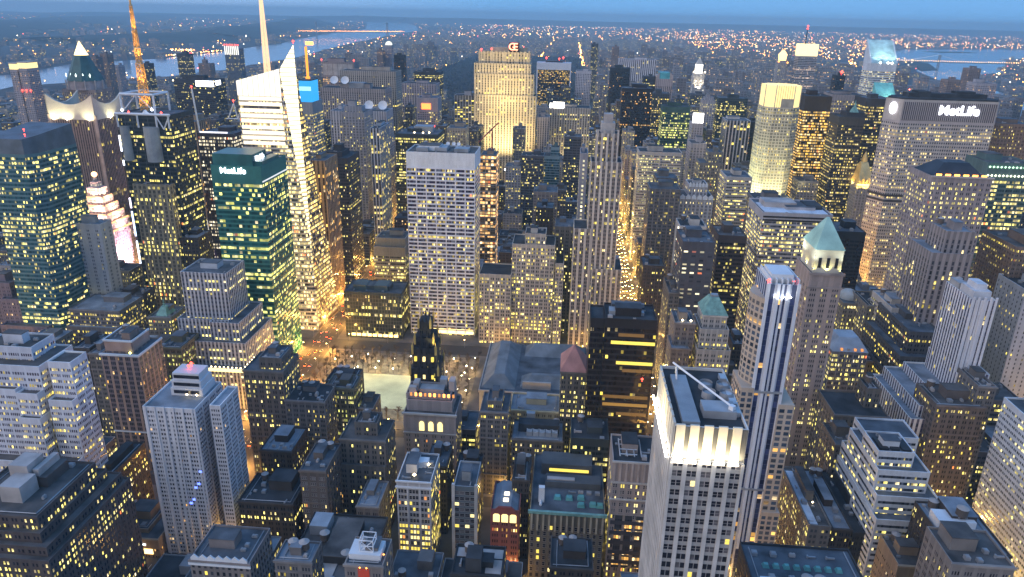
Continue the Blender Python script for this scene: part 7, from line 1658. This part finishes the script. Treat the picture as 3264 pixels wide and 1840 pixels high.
for x, y in spots:
    if hits(x-3, x+3, y-3, y+3, 0) and not (-235 < x < -75 and 512 < y < 660): continue
    if -66 < x: continue
    q = rt_.randrange(4); o = thing('bare_tree', 'bare brown tree standing among the lamps of the park', 'tree', (x+rt_.uniform(-2, 2), y+rt_.uniform(-2, 2), .18), 'bare trees of the park')
    f = rt_.uniform(.8, 1.15); o.scale = (f, f, f); o.rotation_euler.z = rt_.uniform(0, 6.3); link('trunk', TM[q][0], o); link('crown', TM[q][1], o)
GL = emit('park_globe', (1, .86, .55), 26)
def lamp_meshes():
    p, g, a, hd = MB(), MB(), MB(), MB()
    p.cone(0, 0, .14, .09, 0, 4.6, 8); p.cone(0, 0, .3, .2, 0, .5, 8); g.octa((0, 0, 5), .62); a.cone(0, 0, .16, .1, 0, 9, 8); a.bar((0, 0, 9), (1.8, 0, 9.3), .08); hd.box(1.2, 2.2, -.25, .25, 9.1, 9.35)
    r = []
    for m_, mt in ((p, BLACK), (g, GL), (a, METAL), (hd, emit('sodium_head', (1, .62, .2), 30))):
        o = m_.build('lamp', mt); r.append(o.data); bpy.data.objects.remove(o)
    return r
LM = lamp_meshes()
for i, (x, y) in enumerate([(-214+i*14.2, 620+(i % 3)*7) for i in range(10)]+[(-205+i*17, 606) for i in range(8)]+[(-100+(i % 2)*12, 535+i*13) for i in range(6)]+[(-190, 545+i*19) for i in range(4)]+[(-80, 528+i*22) for i in range(6)]):
    o = thing('park_lamp', 'park lamp with a white glowing globe among bare trees', 'park lamp', (x, y, .18), 'globe lamps of the park'); link('post', LM[0], o); link('globe', LM[1], o)
    if i % 2 == 0: point(o, (0, 0, 5.2), 15000, (1, .60, .18), .5)
for s in (-1, 1): spot(None, (-150+s*30, 704, 150), (-150+s*14, 572, 0), 1100000, (1, .95, .6), 36, 1.5, .5, 'lawn_floodlight')
# ------------------------------------------------------------------ street lamps and traffic
def lamps(x, side, ys, label, grp, p, c, every=2):
    for i, y in enumerate(ys):
        o = thing('street_lamp', label, 'street lamp', (x, y, .15), grp); o.rotation_euler.z = 0 if side > 0 else math.pi; link('pole', LM[2], o); link('lamp_head', LM[3], o)
        if i % every == 0: point(o, (1.8, 0, 8.8), p, c, .5)
A5 = [205+i*36 for i in range(46)]
lamps(69.5, 1, A5, 'street lamp on the west kerb of the bright avenue', 'west kerb lamps of the bright avenue', 40000, (1, .53, .11)); lamps(96.5, -1, A5, 'street lamp on the east kerb of the bright avenue', 'east kerb lamps of the bright avenue', 40000, (1, .53, .11))
A6 = [440+i*34 for i in range(22)]
lamps(-255.5, 1, A6, 'street lamp on the far kerb of the orange lit street by the park', 'far kerb lamps by the park', 42000, (1, .46, .08)); lamps(-228.5, -1, A6, 'street lamp on the park side kerb of the orange lit street', 'park side kerb lamps', 42000, (1, .46, .08))
for s, xs in ((38, range(-190, 60, 42)), (39, range(-200, 60, 42)), (40, range(-215, 60, 40)), (42, range(-215, 60, 40)), (38, range(110, 230, 40)), (39, range(110, 230, 40)), (40, range(110, 330, 44)), (37, range(110, 230, 44))):
    for i, x in enumerate(xs):
        o = thing('street_lamp', 'street lamp in a narrow cross street between the blocks', 'street lamp', (x, SY(s)+7.4, .15), 'cross street lamps'); o.rotation_euler.z = -math.pi/2; link('pole', LM[2], o); link('lamp_head', LM[3], o)
        if i % 2 == 0: point(o, (1.8, 0, 8.6), 13000, (1, .55, .13), .5)
for a_ in (-784, -510, 238, 390, 530):  # hidden lamps added to throw warm glow up the midtown canyons
    for s in range(38, 53):
        o = thing('street_lamp', 'unseen added street lamp giving warm canyon glow at a midtown crossing', 'street lamp', (a_+13.5, SY(s)+8.5, .15), 'added midtown crossing glow lamps'); link('pole', LM[2], o); link('lamp_head', LM[3], o); o.rotation_euler.z = math.pi
        point(o, (1.8, 0, 8.8), 80000, (1, .53, .12), .5)
for s in range(43, 53):  # more unseen lamps, put in for warm fill between the blocks
    for x in (-205, -120, -30, 50, 120, 190):
        o = thing('street_lamp', 'unseen added street lamp giving warm glow in a midtown side street', 'street lamp', (x, SY(s)+7.4, .15), 'added midtown side street glow lamps'); o.rotation_euler.z = -math.pi/2; link('pole', LM[2], o); link('lamp_head', LM[3], o)
        point(o, (1.8, 0, 8.8), 46000, (1, .55, .13), .5)
def car_meshes():
    r = []
    for cc in ((.02, .02, .025), (.5, .5, .52), (.62, .36, .02), (.2, .03, .03)):
        b = MB(); b.frustum((-.95, .95, -2.3, 2.3), .3, (-.9, .9, -2.25, 2.25), .85); o = b.build('c', plain('car_paint_%d' % int(cc[0]*1000), cc, .3, 0, .05)); r.append(o.data); bpy.data.objects.remove(o)
    out = [r]
    b = MB(); b.frustum((-.86, .86, -1.2, 1.7), .85, (-.68, .68, -.6, 1.25), 1.45); hl_ = MB(); hl_.box(-.85, -.35, -2.36, -2.2, .5, .8); tl = MB(); tl.box(-.85, -.4, 2.2, 2.33, .55, .8); wl_ = MB()
    for i in range(1): wl_.cone(0, 0, .34, .34, -.11, .11, 10); 
    for m_, mt in ((b, plain('car_glass', (.02, .025, .03), .1)), (hl_, emit('headlight_beam', (1, .68, .24), 55)), (tl, emit('tail_light', (1, .07, .02), 40)), (wl_, BLACK)):
        o = m_.build('c', mt); out.append(o.data); bpy.data.objects.remove(o)
    return out
CM = car_meshes(); rc_ = random.Random(31)
def car(x, y, south, label, grp):
    o = thing('car', label, 'car', (x, y, .02), grp); o.rotation_euler.z = 0 if south else math.pi
    link('body', CM[0][rc_.choices((0, 1, 2, 3), (4, 4, 5, 1))[0]], o); link('cabin', CM[1], o)
    for dx in (0, 1.2): link('headlight', CM[2], o, (dx, 0, 0)); link('tail_light', CM[3], o, (dx, 0, 0))
    for wx in (-.9, .9):
        for wy in (-1.45, 1.45): k_ = link('wheel', CM[4], o, (wx, wy, .33)); k_.rotation_euler.y = math.pi/2
for lane in range(5):
    y = 520+rc_.uniform(0, 8)
    while y < 1330:
        car(74.2+lane*4.2, y, True, 'car with bright headlights in the queue down the bright avenue', 'cars queueing down the bright avenue'); y += rc_.uniform(11, 24)
for lane in range(4):
    y = 470+rc_.uniform(0, 12)
    while y < 960:
        car(-250.5+lane*4.6, y, False, 'car with red tail lights on the orange lit street by the park', 'cars on the street by the park'); y += rc_.uniform(18, 40)
# neon signs in the square
t = thing('neon_sign', 'tall blue white light strip on the edge of the ribbed tower', 'neon sign', (-503, 790, 0))
for z0, z1, c in ((10, 60, (.75, .85, 1)), (66, 96, (.55, .7, 1)), (100, 112, (.9, .8, 1)), (150, 156, (.8, .85, 1)), (166, 184, (.8, .85, 1))): box_part(t, 'light_panel', -1.5, 1.5, -.4, .4, z0, z1, emit('neon_%d' % z0, c, 3.2))
b = MB(); b.box(-2, 2, .5, 3, 0, 190); b.build('sign_pier', BLACK, t)
for nm, lb_, x, y, z0, z1, w2, c, s_ in (('neon_sign', 'red and yellow neon sign stacked beside the white lit grid tower', -409, 768, 100, 128, 5, (1, .2, .08), 3), ('billboard', 'grey white lit billboard under the red neon sign', -406, 767, 62, 96, 5, (.62, .55, .5), .9), ('neon_sign', 'violet glowing sign panel below the lit billboard', -405, 766, 34, 58, 4, (.62, .25, 1), 3)):
    t = thing(nm, lb_, 'sign', (x, y, 0)); box_part(t, 'panel', -w2, w2, -.6, 0, z0, z1, emit('sign_%d' % z0, c, s_)); box_part(t, 'support', -w2*.8, w2*.8, .02, 3, 0, z1-1, BLACK)
    if z0 == 100:
        for q in range(3): box_part(t, 'yellow_panel', -w2*.8, w2*.8, -.9, -.62, 103+q*9, 106+q*9, emit('neon_yellow', (1, .72, .2), 3))
spot(None, (-480, 770, 40), (-520, 900, 60), 200000, (.7, .6, 1), 120, 3, .8, 'square_glow_lamp')
# ------------------------------------------------------------------ the air
hz = MB(); hz.box(-46500, 46500, -1600, 33000, -2, 420)
hm = bpy.data.materials.new('haze'); hm.use_nodes = True; hn = hm.node_tree; hn.nodes.remove(hn.nodes['Principled BSDF'])
vp = hn.nodes.new('ShaderNodeVolumePrincipled'); vp.inputs['Color'].default_value = (.52, .82, 1, 1); vp.inputs['Density'].default_value = 7e-5
hn.links.new(vp.outputs[0], hn.nodes['Material Output'].inputs['Volume'])
o = hz.build('haze', hm); o['kind'] = 'stuff'
